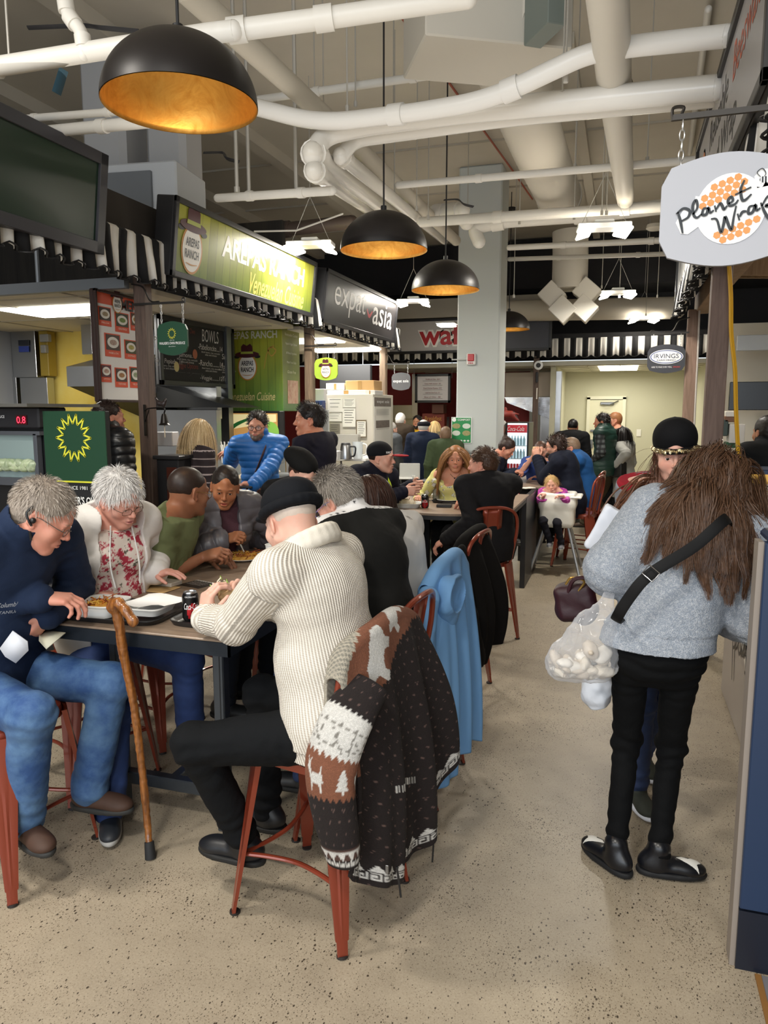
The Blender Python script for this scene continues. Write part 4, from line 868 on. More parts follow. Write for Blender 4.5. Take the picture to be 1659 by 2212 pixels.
# ---------------- striped awnings
def awning(label,a,b,zt,zb,out,stripe=.095,inn=A3(0,0,0)):
    """a,b: ends along the front edge; out: horizontal vector towards the aisle"""
    a,b,out=A3(a),A3(b),A3(out);L=np.linalg.norm(b-a);u=(b-a)/L;n=int(L/stripe);st=L/n;V=[];Fl=[];mi=[]
    per=8;cols=n*per;zv=zb+.3
    for i in range(cols+1):
        t=i/per;ph=t%1.0;p=a+u*(i/cols*L);sc_=.045*abs(math.sin(PI*t/2)) ;wob=out*(.015*math.sin(PI*2*t)+.02*math.sin(t*1.1))
        V+=[p-out*.45+Z1*zt,p-out*.02+Z1*(zv+.02),p+out*.0+Z1*zv,p+wob+Z1*(zv-.16),p+wob*1.6+Z1*(zb-sc_)]
    for i in range(cols):
        for k in range(4):
            q=i*5+k;Fl.append((q,q+5,q+6,q+1));mi.append((int((i+per/2) //per))%2)
    o=np_mesh('striped_awning',np.array(V),Fl,[M('#eeeae2',.8,0,'cloth',sc=20,bump=.1,var=.02),M('#131316',.8,0,'cloth',sc=20,bump=.1,var=.02)],None,mi,smooth=True,sharp=50)
    md=o.modifiers.new('thickness','SOLIDIFY');md.thickness=.004;tag(o,label,'awning')
    mb=MB();pts=[]
    for i in range(cols+1):t=i/per;p=a+u*(i/cols*L);pts.append(p+out*(.0275+.024*math.sin(PI*2*t)*.9+.03*math.sin(t*1.1))*.9+Z1*(zb-.045*abs(math.sin(PI*t/2))))
    mb.tube(pts,.006,5);mb.build('edge_piping',BLACK,o)
    return o
ax_=FX+.12
awning('black and white striped awning over the left stalls, nearest the camera',(ax_,2.1,0),(ax_,5.4,0),3.15,2.735,(1,0,0))
awning('black and white striped awning under the yellow green sign',(ax_,5.45,0),(ax_,8.6,0),3.15,2.735,(1,0,0))
awning('black and white striped awning under the grey stall sign',(ax_,8.65,0),(ax_,11.75,0),3.15,2.735,(1,0,0))
awning('striped awning under the waffle sign at the back',(-8,14.7,0),(-1.75,14.7,0),3.15,2.78,(0,-1,0),stripe=.11)
awning('striped awning over the cream corridor at the back',(-1.72,14.72,0),(5.6,14.72,0),3.1,2.78,(0,-1,0),stripe=.11)
awning('striped awning seen almost edge on under the right signs',(.50,8.4,0),(.46,2.6,0),3.0,2.72,(-1,0,0),stripe=.095)
# awning rails / headers
mb=MB();mb.box((FX-.1,7.0,3.1),(.12,10,.5));tag(mb.build('stall_header',M('#38332f',.8)),'dark timber header running behind the left awnings','header')
mb=MB();mb.box((.75,5.6,2.85),(.14,6.2,.18),bev=.005);tag(mb.build('stall_header',PALEWOOD),'pale timber header running behind the right signs','header')
mb=MB();mb.box((-1,14.95,3.0),(14,.1,.4));tag(mb.build('stall_header',M('#1f1e20',.8)),'dark header running behind the back awnings','header')
# right stall rafters
for i in range(6):
    Y0=3.6+i*1.0;mb=MB();mb.box((2.3,Y0,2.98+.14*(i%2)),(3.2,.05,.2),bev=.003,R=rotm((0,1,0),.06));tag(mb.build('rafter',PALEWOOD),['nearest','second nearest','third nearest','third farthest','second farthest','farthest'][i]+' pale timber rafter in the roof of the right stall','rafter','right stall rafters')
mb=MB();mb.box((2.4,6.4,3.25),(3.4,5.6,.03));tag(mb.build('stall_roof',M('#d3c29d',.8)),'pale board roof over the right stall rafters','roof')
mb=MB();mb.box((1.35,5.9,2.9),(.5,.5,.03));tag(mb.build('ceiling_light',M('#fff8ea',.5,emit=7)),'glowing panel light under the right stall rafters','ceiling light')
# ---------------- sign boards
def board(label,O,ux,uy,w,h,face,depth=.16,frame=.045,fcol='#1d1d20',name='sign_board',tilt=0):
    O=A3(O);ux=A3(ux);uy=A3(uy);nn=np.cross(ux,uy);R=np.stack([ux,uy,nn],1)
    mb=MB();mb.box(O-nn*depth/2,(w,h,depth),R=R,bev=.008);o=mb.build(name,M(fcol,.5));tag(o,label,'sign')
    mb=MB();mb.box(O+nn*.002,(w-2*frame,h-2*frame,.004),R=R);mb.build('sign_face',face,o)
    mb=MB()
    for q in (-1,1):mb.box(O+nn*.012+ux*q*(w/2-frame/2),(frame,h,.024),R=R,bev=.003);mb.box(O+nn*.012+uy*q*(h/2-frame/2),(w,frame,.024),R=R,bev=.003)
    mb.build('frame',M(fcol,.4),o);return o,nn
def planks(c1,c2,n=18,axis=1,offs=0):
    mt=bpy.data.materials.new('painted_planks');mt.use_nodes=True;nt=mt.node_tree;N=nt.nodes;L=nt.links;b=N['Principled BSDF'];b.inputs['Roughness'].default_value=.3
    tc=N.new('ShaderNodeTexCoord');sp=N.new('ShaderNodeSeparateXYZ');L.new(tc.outputs['Generated'],sp.inputs[0]);a=sp.outputs[axis]
    mu=N.new('ShaderNodeMath');mu.operation='MULTIPLY';mu.inputs[1].default_value=n;L.new(a,mu.inputs[0]);fl=N.new('ShaderNodeMath');fl.operation='FLOOR';L.new(mu.outputs[0],fl.inputs[0]);fr=N.new('ShaderNodeMath');fr.operation='FRACT';L.new(mu.outputs[0],fr.inputs[0])
    wn=N.new('ShaderNodeTexWhiteNoise');wn.noise_dimensions='1D';L.new(fl.outputs[0],wn.inputs['W'])
    mp=N.new('ShaderNodeMapping');mp.inputs['Scale'].default_value=(50,50,5);L.new(tc.outputs['Object'],mp.inputs[0]);nz=N.new('ShaderNodeTexNoise');nz.inputs['Scale'].default_value=1;nz.inputs['Detail'].default_value=6;L.new(mp.outputs[0],nz.inputs['Vector'])
    gz=N.new('ShaderNodeMath');gz.operation='MULTIPLY_ADD';gz.inputs[1].default_value=.35;L.new(nz.outputs[0],gz.inputs[0]);L.new(sp.outputs[2],gz.inputs[2])
    mx=N.new('ShaderNodeMix');mx.data_type='RGBA';L.new(gz.outputs[0],mx.inputs[0]);mx.inputs[6].default_value=(*lin(c1),1);mx.inputs[7].default_value=(*lin(c2),1)
    br=N.new('ShaderNodeMapRange');br.inputs[3].default_value=.75;br.inputs[4].default_value=1.05;L.new(wn.outputs[0],br.inputs[0])
    gp=N.new('ShaderNodeMath');gp.operation='GREATER_THAN';gp.inputs[1].default_value=.05;L.new(fr.outputs[0],gp.inputs[0]);gm_=N.new('ShaderNodeMath');gm_.operation='MULTIPLY';L.new(br.outputs[0],gm_.inputs[0]);ga=N.new('ShaderNodeMapRange');ga.inputs[3].default_value=.55;L.new(gp.outputs[0],ga.inputs[0]);L.new(ga.outputs[0],gm_.inputs[1])
    m2=N.new('ShaderNodeVectorMath');m2.operation='SCALE';L.new(mx.outputs[2],m2.inputs[0]);L.new(gm_.outputs[0],m2.inputs['Scale']);L.new(m2.outputs[0],b.inputs['Base Color']);return mt
def ranch_logo(o,O,ux,uy,s,nn):
    """hat over a round badge with the stall's name"""
    O=A3(O);mb=MB();E_=lambda rx,ry,cx,cy,mi,l:mb.prism(ellipse(rx*s,ry*s,32,cx*s,cy*s),O+nn*l,ux,uy,.001,mi)
    E_(.34,.42,0,-.12,0,.004);E_(.3,.38,0,-.12,1,.0055);E_(.42,.1,.0,.27,2,.007)
    mb.prism([(x*s,y*s) for x,y in [(-.2,.3),(.2,.3),(.19,.52),(.12,.6),(.0,.54),(-.12,.6),(-.2,.52)]],O+nn*.008,ux,uy,.001,2);mb.prism([(x*s,y*s) for x,y in [(-.22,.29),(.22,.29),(.21,.36),(-.21,.36)]],O+nn*.0092,ux,uy,.001,3)
    E_(.1,.05,-.36,.2,4,.004);E_(.1,.05,.36,.2,4,.004)
    lettering(mb,'AREPAS',O+nn*.006+uy*.0*s,ux,uy,height=.15*s,width=.42*s,mi=4,off=.02);lettering(mb,'RANCH',O+nn*.006-uy*.2*s,ux,uy,height=.15*s,width=.44*s,mi=4,off=.02)
    strokes(mb,[[(-.18*s,-.36*s),(0,-.38*s),(.18*s,-.36*s)]],O+nn*.006,ux,uy,.01*s,0)
    mb.build('badge',[M('#c98a3a',.5),M('#f4f1ea',.5),M('#4a1620',.5),M('#a9b24a',.5),M('#1f1a18',.5)],o)
# AREPAS RANCH
o,nn=board('yellow green plank sign reading AREPAS RANCH Venezuelan Cuisine above the left stalls',(FX+.2,6.62,3.1),Y1,nrm(A3(.12,0,1)),2.8,.6,planks('#5c7a2c','#b0b13e',22))
u_=nrm(A3(.12,0,1));mb=MB();O=A3(FX+.2,6.62,3.1)+nn*.004
lettering(mb,'AREPAS RANCH',O+Y1*.23+u_*.08,Y1,u_,height=.19,width=1.75,off=.03);mb.build('lettering',M('#f3f1ea',.4),o)
mb=MB();lettering(mb,'Venezuelan Cuisine',O+Y1*.52-u_*.15,Y1,u_,height=.19,width=1.25,off=.012,shear=.35);mb.build('lettering',M('#f0d060',.4),o)
ranch_logo(o,O-Y1*1.12+u_*-.0,Y1,u_,.46,nn)
# expat asia
o,nn=board('charcoal sign reading expat asia over the grey stall on the left',(FX+.2,9.78,3.09),Y1,u_,2.9,.62,M('#2e2c2d',.35));O=A3(FX+.2,9.78,3.09)+nn*.004
mb=MB();lettering(mb,'expat',O-Y1*.55+u_*.02,Y1,u_,height=.36,width=1.15,off=-.005);mb.build('lettering',M('#e9e8e6',.4),o)
mb=MB();lettering(mb,'asia',O+Y1*.8+u_*.03,Y1,u_,height=.33,width=.9,off=.005);mb.build('lettering',M('#e9e8e6',.4),o)
mb=MB();strokes(mb,[[(-.12,.03),(0,-.05),(.12,.03)]],O+Y1*.2,Y1,u_,.025);mb.build('smile_mark',M('#c0404a',.4),o)
# dark screen
o,nn=board('large dark green screen sign over the nearest left stall',(FX+.2,2.98,3.12),Y1,u_,2.88,.64,M('#16301f',.32),frame=.075,fcol='#3a3a40')
# waffle sign, blank sign, right signs
o,nn=board('pale grey sign with red waffle lettering at the back',(-3.15,14.55,3.2),X1,Z1,3.4,.66,M('#b9b6b6',.45),depth=.12);O=A3(-3.15,14.55,3.2)+nn*.004
mb=MB();lettering(mb,'waffles',O+X1*.02+Z1*.02,X1,Z1,height=.47,width=1.62,off=.075);mb.build('lettering_outline',M('#f4f2ee',.5),o)
mb=MB();lettering(mb,'waffles',O+X1*.02+Z1*.02,X1,Z1,height=.4,width=1.56,off=.02,lift=.004);mb.build('lettering',M('#b3242c',.45),o)
o,nn=board('blank dark blue sign right of the column at the back',(-1.95,14.5,3.22),X1,Z1,.62*2,.7,M('#3a3c48',.4),depth=.12)
RX=.42
o,nn=board('tall view sign reading Reusable Food Wrap over the right stall',(RX,4.28,3.17),-Y1,Z1,2.75,.66,M('#a9a6a6',.4),depth=.1,fcol='#2c2b2b');O=A3(RX,4.28,3.17)+nn*.004
mb=MB();lettering(mb,'Reusable',O+Y1*.2+Z1*.13,-Y1,Z1,height=.16,width=.78);lettering(mb,'Food Wrap',O+Y1*.0-Z1*.12,-Y1,Z1,height=.2,width=1.1);mb.build('lettering',M('#2d2728',.5),o)
mb=MB();lettering(mb,'Beeswax',O-Y1*.72+Z1*.14,-Y1,Z1,height=.17,width=.72);mb.build('lettering',M('#c9654a',.5),o)
mb=MB();mb.prism(ellipse(.15,.2),O+Y1*.95-Z1*.02,-Y1,Z1,.001,0);mb.prism(ellipse(.1,.09),O+Y1*.95+Z1*.07+nn*.002,-Y1,Z1,.001,1);mb.build('badge',[M('#e4e0dc',.5),M('#c9825a',.5)],o)
o,nn=board('white sign with black marks over the farther right stall',(.5,7.2,3.17),-Y1,Z1,2.9,.66,M('#d8d8d6',.2),depth=.1,fcol='#202022');mb=MB();O=A3(.5,7.2,3.17)+nn*.004
strokes(mb,[[(-1.2+i*.35,-.2),(-1.1+i*.35,.1*(i%3)),(-1.0+i*.35,.2),(-.95+i*.35,-.1)] for i in range(7)],O,-Y1,Z1,.02);mb.build('black_marks',BLACK,o)
# ---------------- hanging signs
def octo(w,h,c=.12,bow=.12):
    pts=[]
    for i in range(13):t=i/12;pts.append((w/2*(1-2*t)*.86,h/2*(1-bow)+h/2*bow*math.sin(PI*t)*1.8))
    q=[(x,y) for x,y in pts];return [(w/2,-h*.27),(w/2,h*.27)]+q+[(-w/2,h*.27),(-w/2,-h*.27)]+[(-x,-y) for x,y in q]
def hanging(label,c,w,h,face,edge='#202024',bx=0.0,dirx=1,brk=True,post_x=None,hi=.14):
    c=A3(c);root=empty('hanging_sign',c-Z1*h/2,label,'hanging sign');pl=octo(w,h)
    mb=MB();mb.prism(pl,c,X1,Z1,.018);mb.build('sign_plate',face,root,smooth=False)
    zt_=c[2]+h/2+hi;mb=MB()
    for q in (-1,1):
        x=c[0]+q*w*.36;z0=c[2]+h*.42
        k=max(4,int((zt_-z0)/.024))
        for i in range(k):
            zc=z0+(zt_-z0)*(i+.5)/k;lp=[(x+(.007*math.cos(a) if i%2 else 0),c[1]+.009+(0 if i%2 else .007*math.cos(a)),zc+.017*math.sin(a)) for a in np.linspace(0,2*PI,10,endpoint=False)];mb.tube(lp,.0022,5,closed=True)
    mb.build('chain',M('#cfcfcf',.3,.9),root)
    px=post_x if post_x is not None else c[0]-dirx*w*.8
    mb=MB();mb.box(((px+c[0]+dirx*w*.44)/2,c[1]+.009,zt_+.008),(abs(c[0]+dirx*w*.44-px),.012,.016));mb.tube(spline([(px,c[1]+.009,zt_+.16),(px+dirx*.1,c[1]+.009,zt_+.13),(px+dirx*.16,c[1]+.009,zt_+.03),(px+dirx*.24,c[1]+.009,zt_+.02)],6),.006,6)
    mb.tube(spline([(c[0]+dirx*w*.44,c[1]+.009,zt_+.0),(c[0]+dirx*w*.44,c[1]+.009,zt_+.035),(c[0]+dirx*w*.36,c[1]+.009,zt_+.035),(c[0]+dirx*w*.37,c[1]+.009,zt_+.018)],5),.005,6);mb.build('bracket',M('#3a3734',.4,.7),root)
    return root,c+A3(0,-.001,0)
def sunburst(mb,O,ux,uy,R,mi,n=14):
    O=A3(O)
    for i in range(n*2):
        a0=2*PI*i/(n*2);a1=a0+2*PI/(n*2);r0,r1=(R,R*.58) if i%2 else (R*.58,R)
        # letter-like zigzag
        p0=(r0*math.sin(a0)*.88,r0*math.cos(a0));p1=(r1*math.sin(a1)*.88,r1*math.cos(a1));d=nrm(A3(p1[0]-p0[0],p1[1]-p0[1]));nr=A3(-d[1],d[0])*R*.036
        q=[A3(*p0)+nr,A3(*p0)-nr,A3(*p1)-nr,A3(*p1)+nr];mb.add([O+ux*a+uy*b for a,b in q],[(0,1,2,3)],mi)
c=onY(372,731,4.95);s_,cf=hanging("small green hanging sign reading WALKER'S OWN PRODUCE",c,.26,.23,M('#17472f',.45),post_x=FX)
mb=MB();sunburst(mb,cf+A3(0,-.003,.035),X1,Z1,.042,0);mb.build('emblem',M('#e2dc4c',.5),s_)
mb=MB();lettering(mb,"WALKER'S OWN PRODUCE",cf+A3(0,-.002,-.035),X1,Z1,height=.02,width=.225,off=.02);lettering(mb,'SINCE 1981',cf+A3(0,-.002,-.014),X1,Z1,height=.006);lettering(mb,'@freewithflavour',cf+A3(0,-.002,-.06),X1,Z1,height=.008);mb.build('lettering',M('#eeeeea',.5),s_)
c=onY(704,797,8.2);s_,cf=hanging('small lime hanging sign with the hat badge of the arepas stall',c,.29,.24,M('#9db83a',.45),post_x=FX);ranch_logo(s_,cf+A3(0,-.002,.0),X1,Z1,.19,A3(0,-1,0))
c=onY(866,824,11.2);s_,cf=hanging('small grey hanging sign reading expat asia',c,.3,.25,M('#56565a',.45),post_x=FX);mb=MB();lettering(mb,'expat asia',cf+A3(0,-.002,.0),X1,Z1,height=.055,width=.25,off=.01);mb.build('lettering',M('#f0f0f0',.5),s_)
c=onY(1439,775,8.4);s_,cf=hanging('dark octagonal hanging sign with the white IRVINGS oval',c,.37,.27,M('#35363c',.45),dirx=-1,post_x=.62,hi=.12)
mb=MB();mb.prism(ellipse(.165,.075),cf+A3(0,-.002,.02),X1,Z1,.001,0);mb.prism(ellipse(.158,.068),cf+A3(0,-.0035,.02),X1,Z1,.001,1);mb.prism(ellipse(.148,.06),cf+A3(0,-.005,.02),X1,Z1,.001,0);mb.build('oval',[M('#f2f2f0',.5),M('#3c4c86',.5)],s_)
mb=MB();lettering(mb,'IRVINGS',cf+A3(0,-.007,.028),X1,Z1,height=.045,width=.24,off=-.005,mi=0);lettering(mb,'FARM FRESH',cf+A3(0,-.007,-.014),X1,Z1,height=.016,width=.18,mi=0);lettering(mb,'HERE TO MAKE EVERY MEAL',cf+A3(-.04,-.003,-.085),X1,Z1,height=.016,width=.2,mi=1);lettering(mb,'AMAZING!',cf+A3(.105,-.003,-.085),X1,Z1,height=.016,width=.07,mi=2);mb.build('lettering',[M('#2e3350',.5),M('#e8e8e8',.5),M('#c23a3a',.5)],s_)
# Planet Wrap
c=onY(1568,452,2.5);s_,cf=hanging('large pale grey hanging sign reading Planet Wrap with orange honeycomb and a bee',c,.365,.295,M('#b9bbc3',.6),dirx=-1,post_x=.72,hi=.12)
n_=A3(0,-1,0);mb=MB();s0=.00163;O=cf-n_*0+X1*.012
def W2(x,y):return ((x-1570)*s0,-(y-452)*s0)
mb.prism(ellipse(.096,.101,40),O+n_*.0015,X1,Z1,.0008,0)
bl=[(1478,470),(1490,448),(1508,448),(1510,425),(1540,432),(1580,425),(1603,415),(1620,420),(1625,410),(1650,420),(1652,455),(1635,472),(1622,465),(1600,470),(1590,492),(1565,492),(1548,470),(1520,478),(1500,492),(1488,490)]
mb.prism([W2(*p) for p in bl][::-1],O+n_*.0016,X1,Z1,.0008,0);mb.prism([W2(*p) for p in [(1606,400),(1616,388),(1632,388),(1642,398),(1640,416),(1612,420)]][::-1],O+n_*.0016,X1,Z1,.0008,0);mb.build('badge_outline',M('#f7f7f7',.5),s_,smooth=False)
mb=MB();hs_=.0118
for i in range(-9,10):
    for j in range(-10,11):
        x=(i+(j%2)*.5)*hs_*1.9 ;y=j*hs_*1.63;x2=x*math.cos(.35)-y*math.sin(.35);y2=x*math.sin(.35)+y*math.cos(.35)
        if (x2/.086) **2+(y2/.091) **2<1 and (y2>.034+x2*.3 or y2<-.046+x2*.3) and not (x2>.045 and y2>.04):mb.prism([(x2+hs_*.93*math.cos(a),y2+hs_*.93*math.sin(a)) for a in np.arange(6)*PI/3+.35],O+n_*.0027,X1,Z1,.0006)
mb.build('honeycomb',M('#e39a54',.5),s_,smooth=False)
mb=MB();G=lambda L:[W2(*p) for p in L]
pw=[G([(1481,452),(1486,468),(1491,490)]),G([(1478,455),(1490,446),(1501,451),(1499,462),(1488,468)]),G([(1507,458),(1514,446),(1511,433),(1506,442),(1508,458),(1514,464),(1522,458)]),G([(1532,449),(1525,449),(1523,459),(1530,459),(1533,448),(1536,457),(1542,453)]),G([(1543,445),(1546,456)]),G([(1546,452),(1552,442),(1556,447),(1559,453),(1564,447)]),G([(1566,444),(1573,439),(1570,432),(1565,438),(1568,447),(1577,445),(1582,438)]),G([(1590,405),(1585,420),(1588,438),(1594,439),(1603,430)]),G([(1576,429),(1602,418)]),
      G([(1538,468),(1548,470),(1556,493),(1560,478),(1562,466),(1570,485),(1574,488),(1576,468),(1579,448)]),G([(1582,462),(1586,474)]),G([(1586,468),(1590,460),(1597,459)]),G([(1610,450),(1601,452),(1600,463),(1607,461),(1611,449),(1613,459),(1619,455)]),G([(1619,446),(1626,462),(1634,474),(1637,470)]),G([(1621,452),(1630,436),(1640,438),(1636,448),(1627,452),(1641,452),(1650,434)])]
strokes(mb,pw,O+n_*.004,X1,Z1,.0042,n=5);mb.build('lettering',M('#20262c',.5),s_)
mb=MB();mb.prism(ellipse(.0115,.0085,20,*W2(1622,406)),O+n_*.0045,X1,Z1,.0005,0);mb.prism(ellipse(.005,.005,12,*W2(1632,398)),O+n_*.0045,X1,Z1,.0005,0)
for q in (1617,1622,1627):mb.prism([W2(q-1,400),W2(q+1,400),W2(q+1.5,413),W2(q-.5,413)][::-1],O+n_*.0052,X1,Z1,.0005,1)
strokes(mb,[G([(1616,402),(1610,394),(1618,388),(1624,396),(1622,402)]),G([(1628,408),(1638,404),(1642,412),(1634,418),(1626,412)]),G([(1633,396),(1636,390)])],O+n_*.005,X1,Z1,.0014);mb.build('bee',[M('#20262c',.5),M('#f7f7f7',.5)],s_,smooth=False)
# ================================================================== LEFT STALLS
SIM=STEEL
def tbox(name,label,cat,c,d,mat,bev=.006,rz=0,group=None,parent=None):
    mb=MB();mb.box(c,d,rz=rz,bev=bev);o=mb.build(name,mat,parent);return tag(o,label,cat,group) if parent is None else o
# stall ceiling, back walls
mb=MB();mb.box((-5.7,6.45,2.7),(4.1,3.1,.04));tag(mb.build('ceiling_stall',M('#d5cdb9',.8)),kind='structure')
mb=MB();mb.box((-5.7,10.1,2.72),(4.0,3.6,.04));tag(mb.build('ceiling_stall',M('#ddd8cc',.8)),kind='structure')
for i in range(3):
    mb=MB();mb.box((-5.7,5.2+i*1.22,2.676),(3.9,.025,.008));tag(mb.build('trim_ceiling',M('#b5ad9a',.8)),kind='structure')
for i in range(3):
    mb=MB();mb.box((-4.3-i*1.0,6.45,2.676),(.025,3,.008));tag(mb.build('trim_ceiling',M('#b5ad9a',.8)),kind='structure')
for x,y,lb in ((-4.95,5.9,'glowing ceiling panel above the orange menu'),(-4.3,9.6,'glowing ceiling panel behind the lime hanging sign'),(-4.2,11.2,'glowing ceiling panel over the boxes of the grey stall')):
    zl=2.67 if y<8 else 2.69;mb=MB();mb.box((x,y,zl),(1.15,.58,.02));tag(mb.build('ceiling_light',M('#fffdf5',.5,emit=7)),lb,'ceiling light');area('stall_lamp',(x,y,2.64),(x,y,0),1.1,.5,34,(1,.97,.9))
mb=MB();mb.box((-5.65,4.9,2.7),(4.1,.06,.08));tag(mb.build('ceiling_beam',M('#7d8288',.5,.4)),'grey steel rail along the front edge of the stall ceiling at the left','rail')
mb=MB();p_=onY(80,560,4.9);mb.tube([(p_[0],4.9,2.7),(p_[0],4.9,3.3)],.018,8);tag(mb.build('steel_strut',M('#7d8288',.5,.4)),'upright grey strut above the stall ceiling at the left','strut')
mb=MB();mb.box((-5.8,7.9,3.3),(4.2,.08,1.1));tag(mb.build('trim_dark_backing',M('#37322d',.8,0,'wood',sc=6,col2='#1d1b19')),kind='structure')  # added dark sheet, its colour stands for the darkness above the stall ceiling
YEL=M('#e3b81e',.7,0,'noise',sc=5,bump=.05,col2='#f2df86')
mb=MB();mb.box((-6.35,7.55,1.35),(2.1,.1,2.66));tag(mb.build('wall_yellow',YEL),kind='structure')
mb=MB();mb.box((-4.78,7.6,1.35),(1.04,.1,2.66));tag(mb.build('wall_steel',STEEL2),kind='structure')
mb=MB();mb.box((-7.1,5.1,1.4),(.1,5,2.74));tag(mb.build('wall_stall',M('#9a9c9f',.5)),kind='structure')
def spanel(label,c,d,name='wall_cladding',rz=0):
    return tbox(name,label,'panel',c,d,SIM,.004,rz)
def onp(px,py,Y):return onY(px,py,Y)
def rectY(x0,y0,x1,y1,Y,dep):
    a=onY(x0,y0,Y);b=onY(x1,y1,Y);return ((a+b)/2+A3(0,dep/2,0)),(abs(b[0]-a[0]),dep,abs(a[2]-b[2]))
for lb,r in (('square brushed steel cupboard on the wall at the far left',(22,715,80,815)),('wide brushed steel sheet below the cupboard at the far left',(-60,816,40,905)),('brushed steel sheet beside the yellow wall',(42,816,106,905)),('narrow steel sheet left of the cupboard',(-80,712,6,815))):
    c_,d_=rectY(*r,7.3,.12);spanel(lb,c_,d_)
c_,d_=rectY(82,715,106,812,7.3,.14);tbox('wall_box','yellowish utility box right of the steel cupboard','box',c_,d_,M('#9a812e',.5))
for i,(x0,y0,x1,y1) in enumerate(((84,722,104,738),(86,745,98,762))):c_,d_=rectY(x0,y0,x1,y1,7.24,.06);tbox('junction_box',['upper grey junction box beside the steel cupboard','lower grey junction box beside the steel cupboard'][i],'junction box',c_,d_,M('#8c8a84',.5))
c_,d_=rectY(39,735,62,746,7.28,.01);tbox('notice','dark printed notice on the steel cupboard','notice',c_,d_,M('#2a2d35',.5),0);c_,d_=rectY(40,748,62,760,7.28,.01);tbox('notice','blue and white sticker under the dark notice on the steel cupboard','notice',c_,d_,M('#3b4c9a',.5),0)
# range hood left
a=onY(143,790,6.6);b=onY(205,790,6.6)
mb=MB();z0,z1,z2=onY(143,835,6.6)[2],onY(143,792,6.6)[2],onY(175,765,6.6)[2];xw=b[0];x0=a[0]
mb.add([(x0,6.6,z0),(xw+.6,6.6,z0),(xw+.6,7.5,z0),(x0,7.5,z0),(x0,6.6,z1),(xw+.6,6.6,z1),(xw+.6,7.5,z1),(x0,7.5,z1),(x0+.3,6.9,z2),(xw+.6,6.9,z2),(xw+.6,7.5,z2),(x0+.3,7.5,z2)],[(0,1,5,4),(1,2,6,5),(2,3,7,6),(3,0,4,7),(4,5,9,8),(5,6,10,9),(6,7,11,10),(7,4,8,11),(8,9,10,11)]);hd=tag(mb.build('range_hood',SIM),'steel range hood left of the orange menu','range hood')
mb=MB();mb.add([(x0+.01,6.62,z0),(xw+.6,6.62,z0),(xw+.6,7.45,z0-.35),(x0+.35,7.45,z0-.35)],[(0,1,2,3)]);mb.build('filter',M('#2d2d2c',.5,.5),hd)
mb=MB();c_,d_=rectY(172,672,200,765,6.95,.4);mb.box(c_,d_,bev=.005);mb.build('flue',SIM,hd)
# orange menu board
mx=-3.86;a=onX(200,622,mx);b=onX(302,880,mx);ya,yb=a[1],onX(304,700,mx)[1];zt_,zb_=a[2],onX(202,868,mx)[2]
w_,h_=yb-ya,zt_-zb_;O=A3(mx,(ya+yb)/2,(zt_+zb_)/2);o,nn=board('tall orange and white MENU board with food photos',O,Y1,Z1,w_,h_,M('#e6e2dc',.4),depth=.04,frame=.02,fcol='#3a2620')
O=O+nn*.006;mb=MB();OR=M('#d8502a',.5);mb.box(O+Z1*(h_*.43),(.002,w_*.92,h_*.1));ORb=[(-.3,.27,.26,.17),(.06,.24,.3,.18),(.35,.27,.2,.17),(-.16,.02,.33,.21),(.23,-.0,.28,.18),(-.33,-.24,.22,.16),(-.01,-.27,.27,.18),(.31,-.26,.26,.2)]
for x,z,ww,hh in ORb:mb.box(O+Y1*x*w_+Z1*z*h_,(.003,ww*w_,hh*h_))
mb.build('orange_panel',OR,o);FD=[('#4b3226','#c9b48a'),('#3d4a26','#8fae5a'),('#6b4b22','#d9a544'),('#59402f','#d8b9a6'),('#5a5a22','#e2cf74'),('#74343c','#e2c2a8'),('#5b3524','#c68b4a'),('#2f4a2b','#c2c9a2')]
for (x,z,ww,hh),(k1,k2) in zip(ORb,FD):
    mb=MB();P=O+nn*.003+Y1*x*w_+Z1*(z+hh*.12)*h_;mb.box(P,(.002,ww*w_*.86,hh*h_*.66));mb.prism(ellipse(ww*w_*.36,hh*h_*.24),P+nn*.002,Y1,Z1,.001,1);mb.prism(ellipse(ww*w_*.22,hh*h_*.12),P+nn*.0035,Y1,Z1,.001,2);mb.build('food_photo',[M(k1,.5,0,'noise',sc=40,col2='#1a120e'),M('#e5e0d4',.4),M(k2,.6,0,'noise',sc=60,col2=k1)],o)
mb=MB()
for (x,z,ww,hh),tx in zip(ORb,('PELÚA','REINA PEPIADA','CHUPADA','PABELLÓN','DOMINO','JAMONCA','TOSTONES','PABELLONCITO')):lettering(mb,tx,O+nn*.004+Y1*x*w_+Z1*(z-hh*.33)*h_,Y1,Z1,height=hh*h_*.1,width=ww*w_*.6)
mb.build('lettering',M('#f2d9c8',.5),o);mb=MB();lettering(mb,'MENU',O+nn*.004+Y1*.3*w_+Z1*.405*h_,Y1,Z1,height=.085,width=.3,off=.03);mb.build('lettering',M('#241a1c',.5),o)
ranch_logo(o,O+nn*.003-Y1*.04*w_+Z1*.425*h_,Y1,Z1,.17,nn)
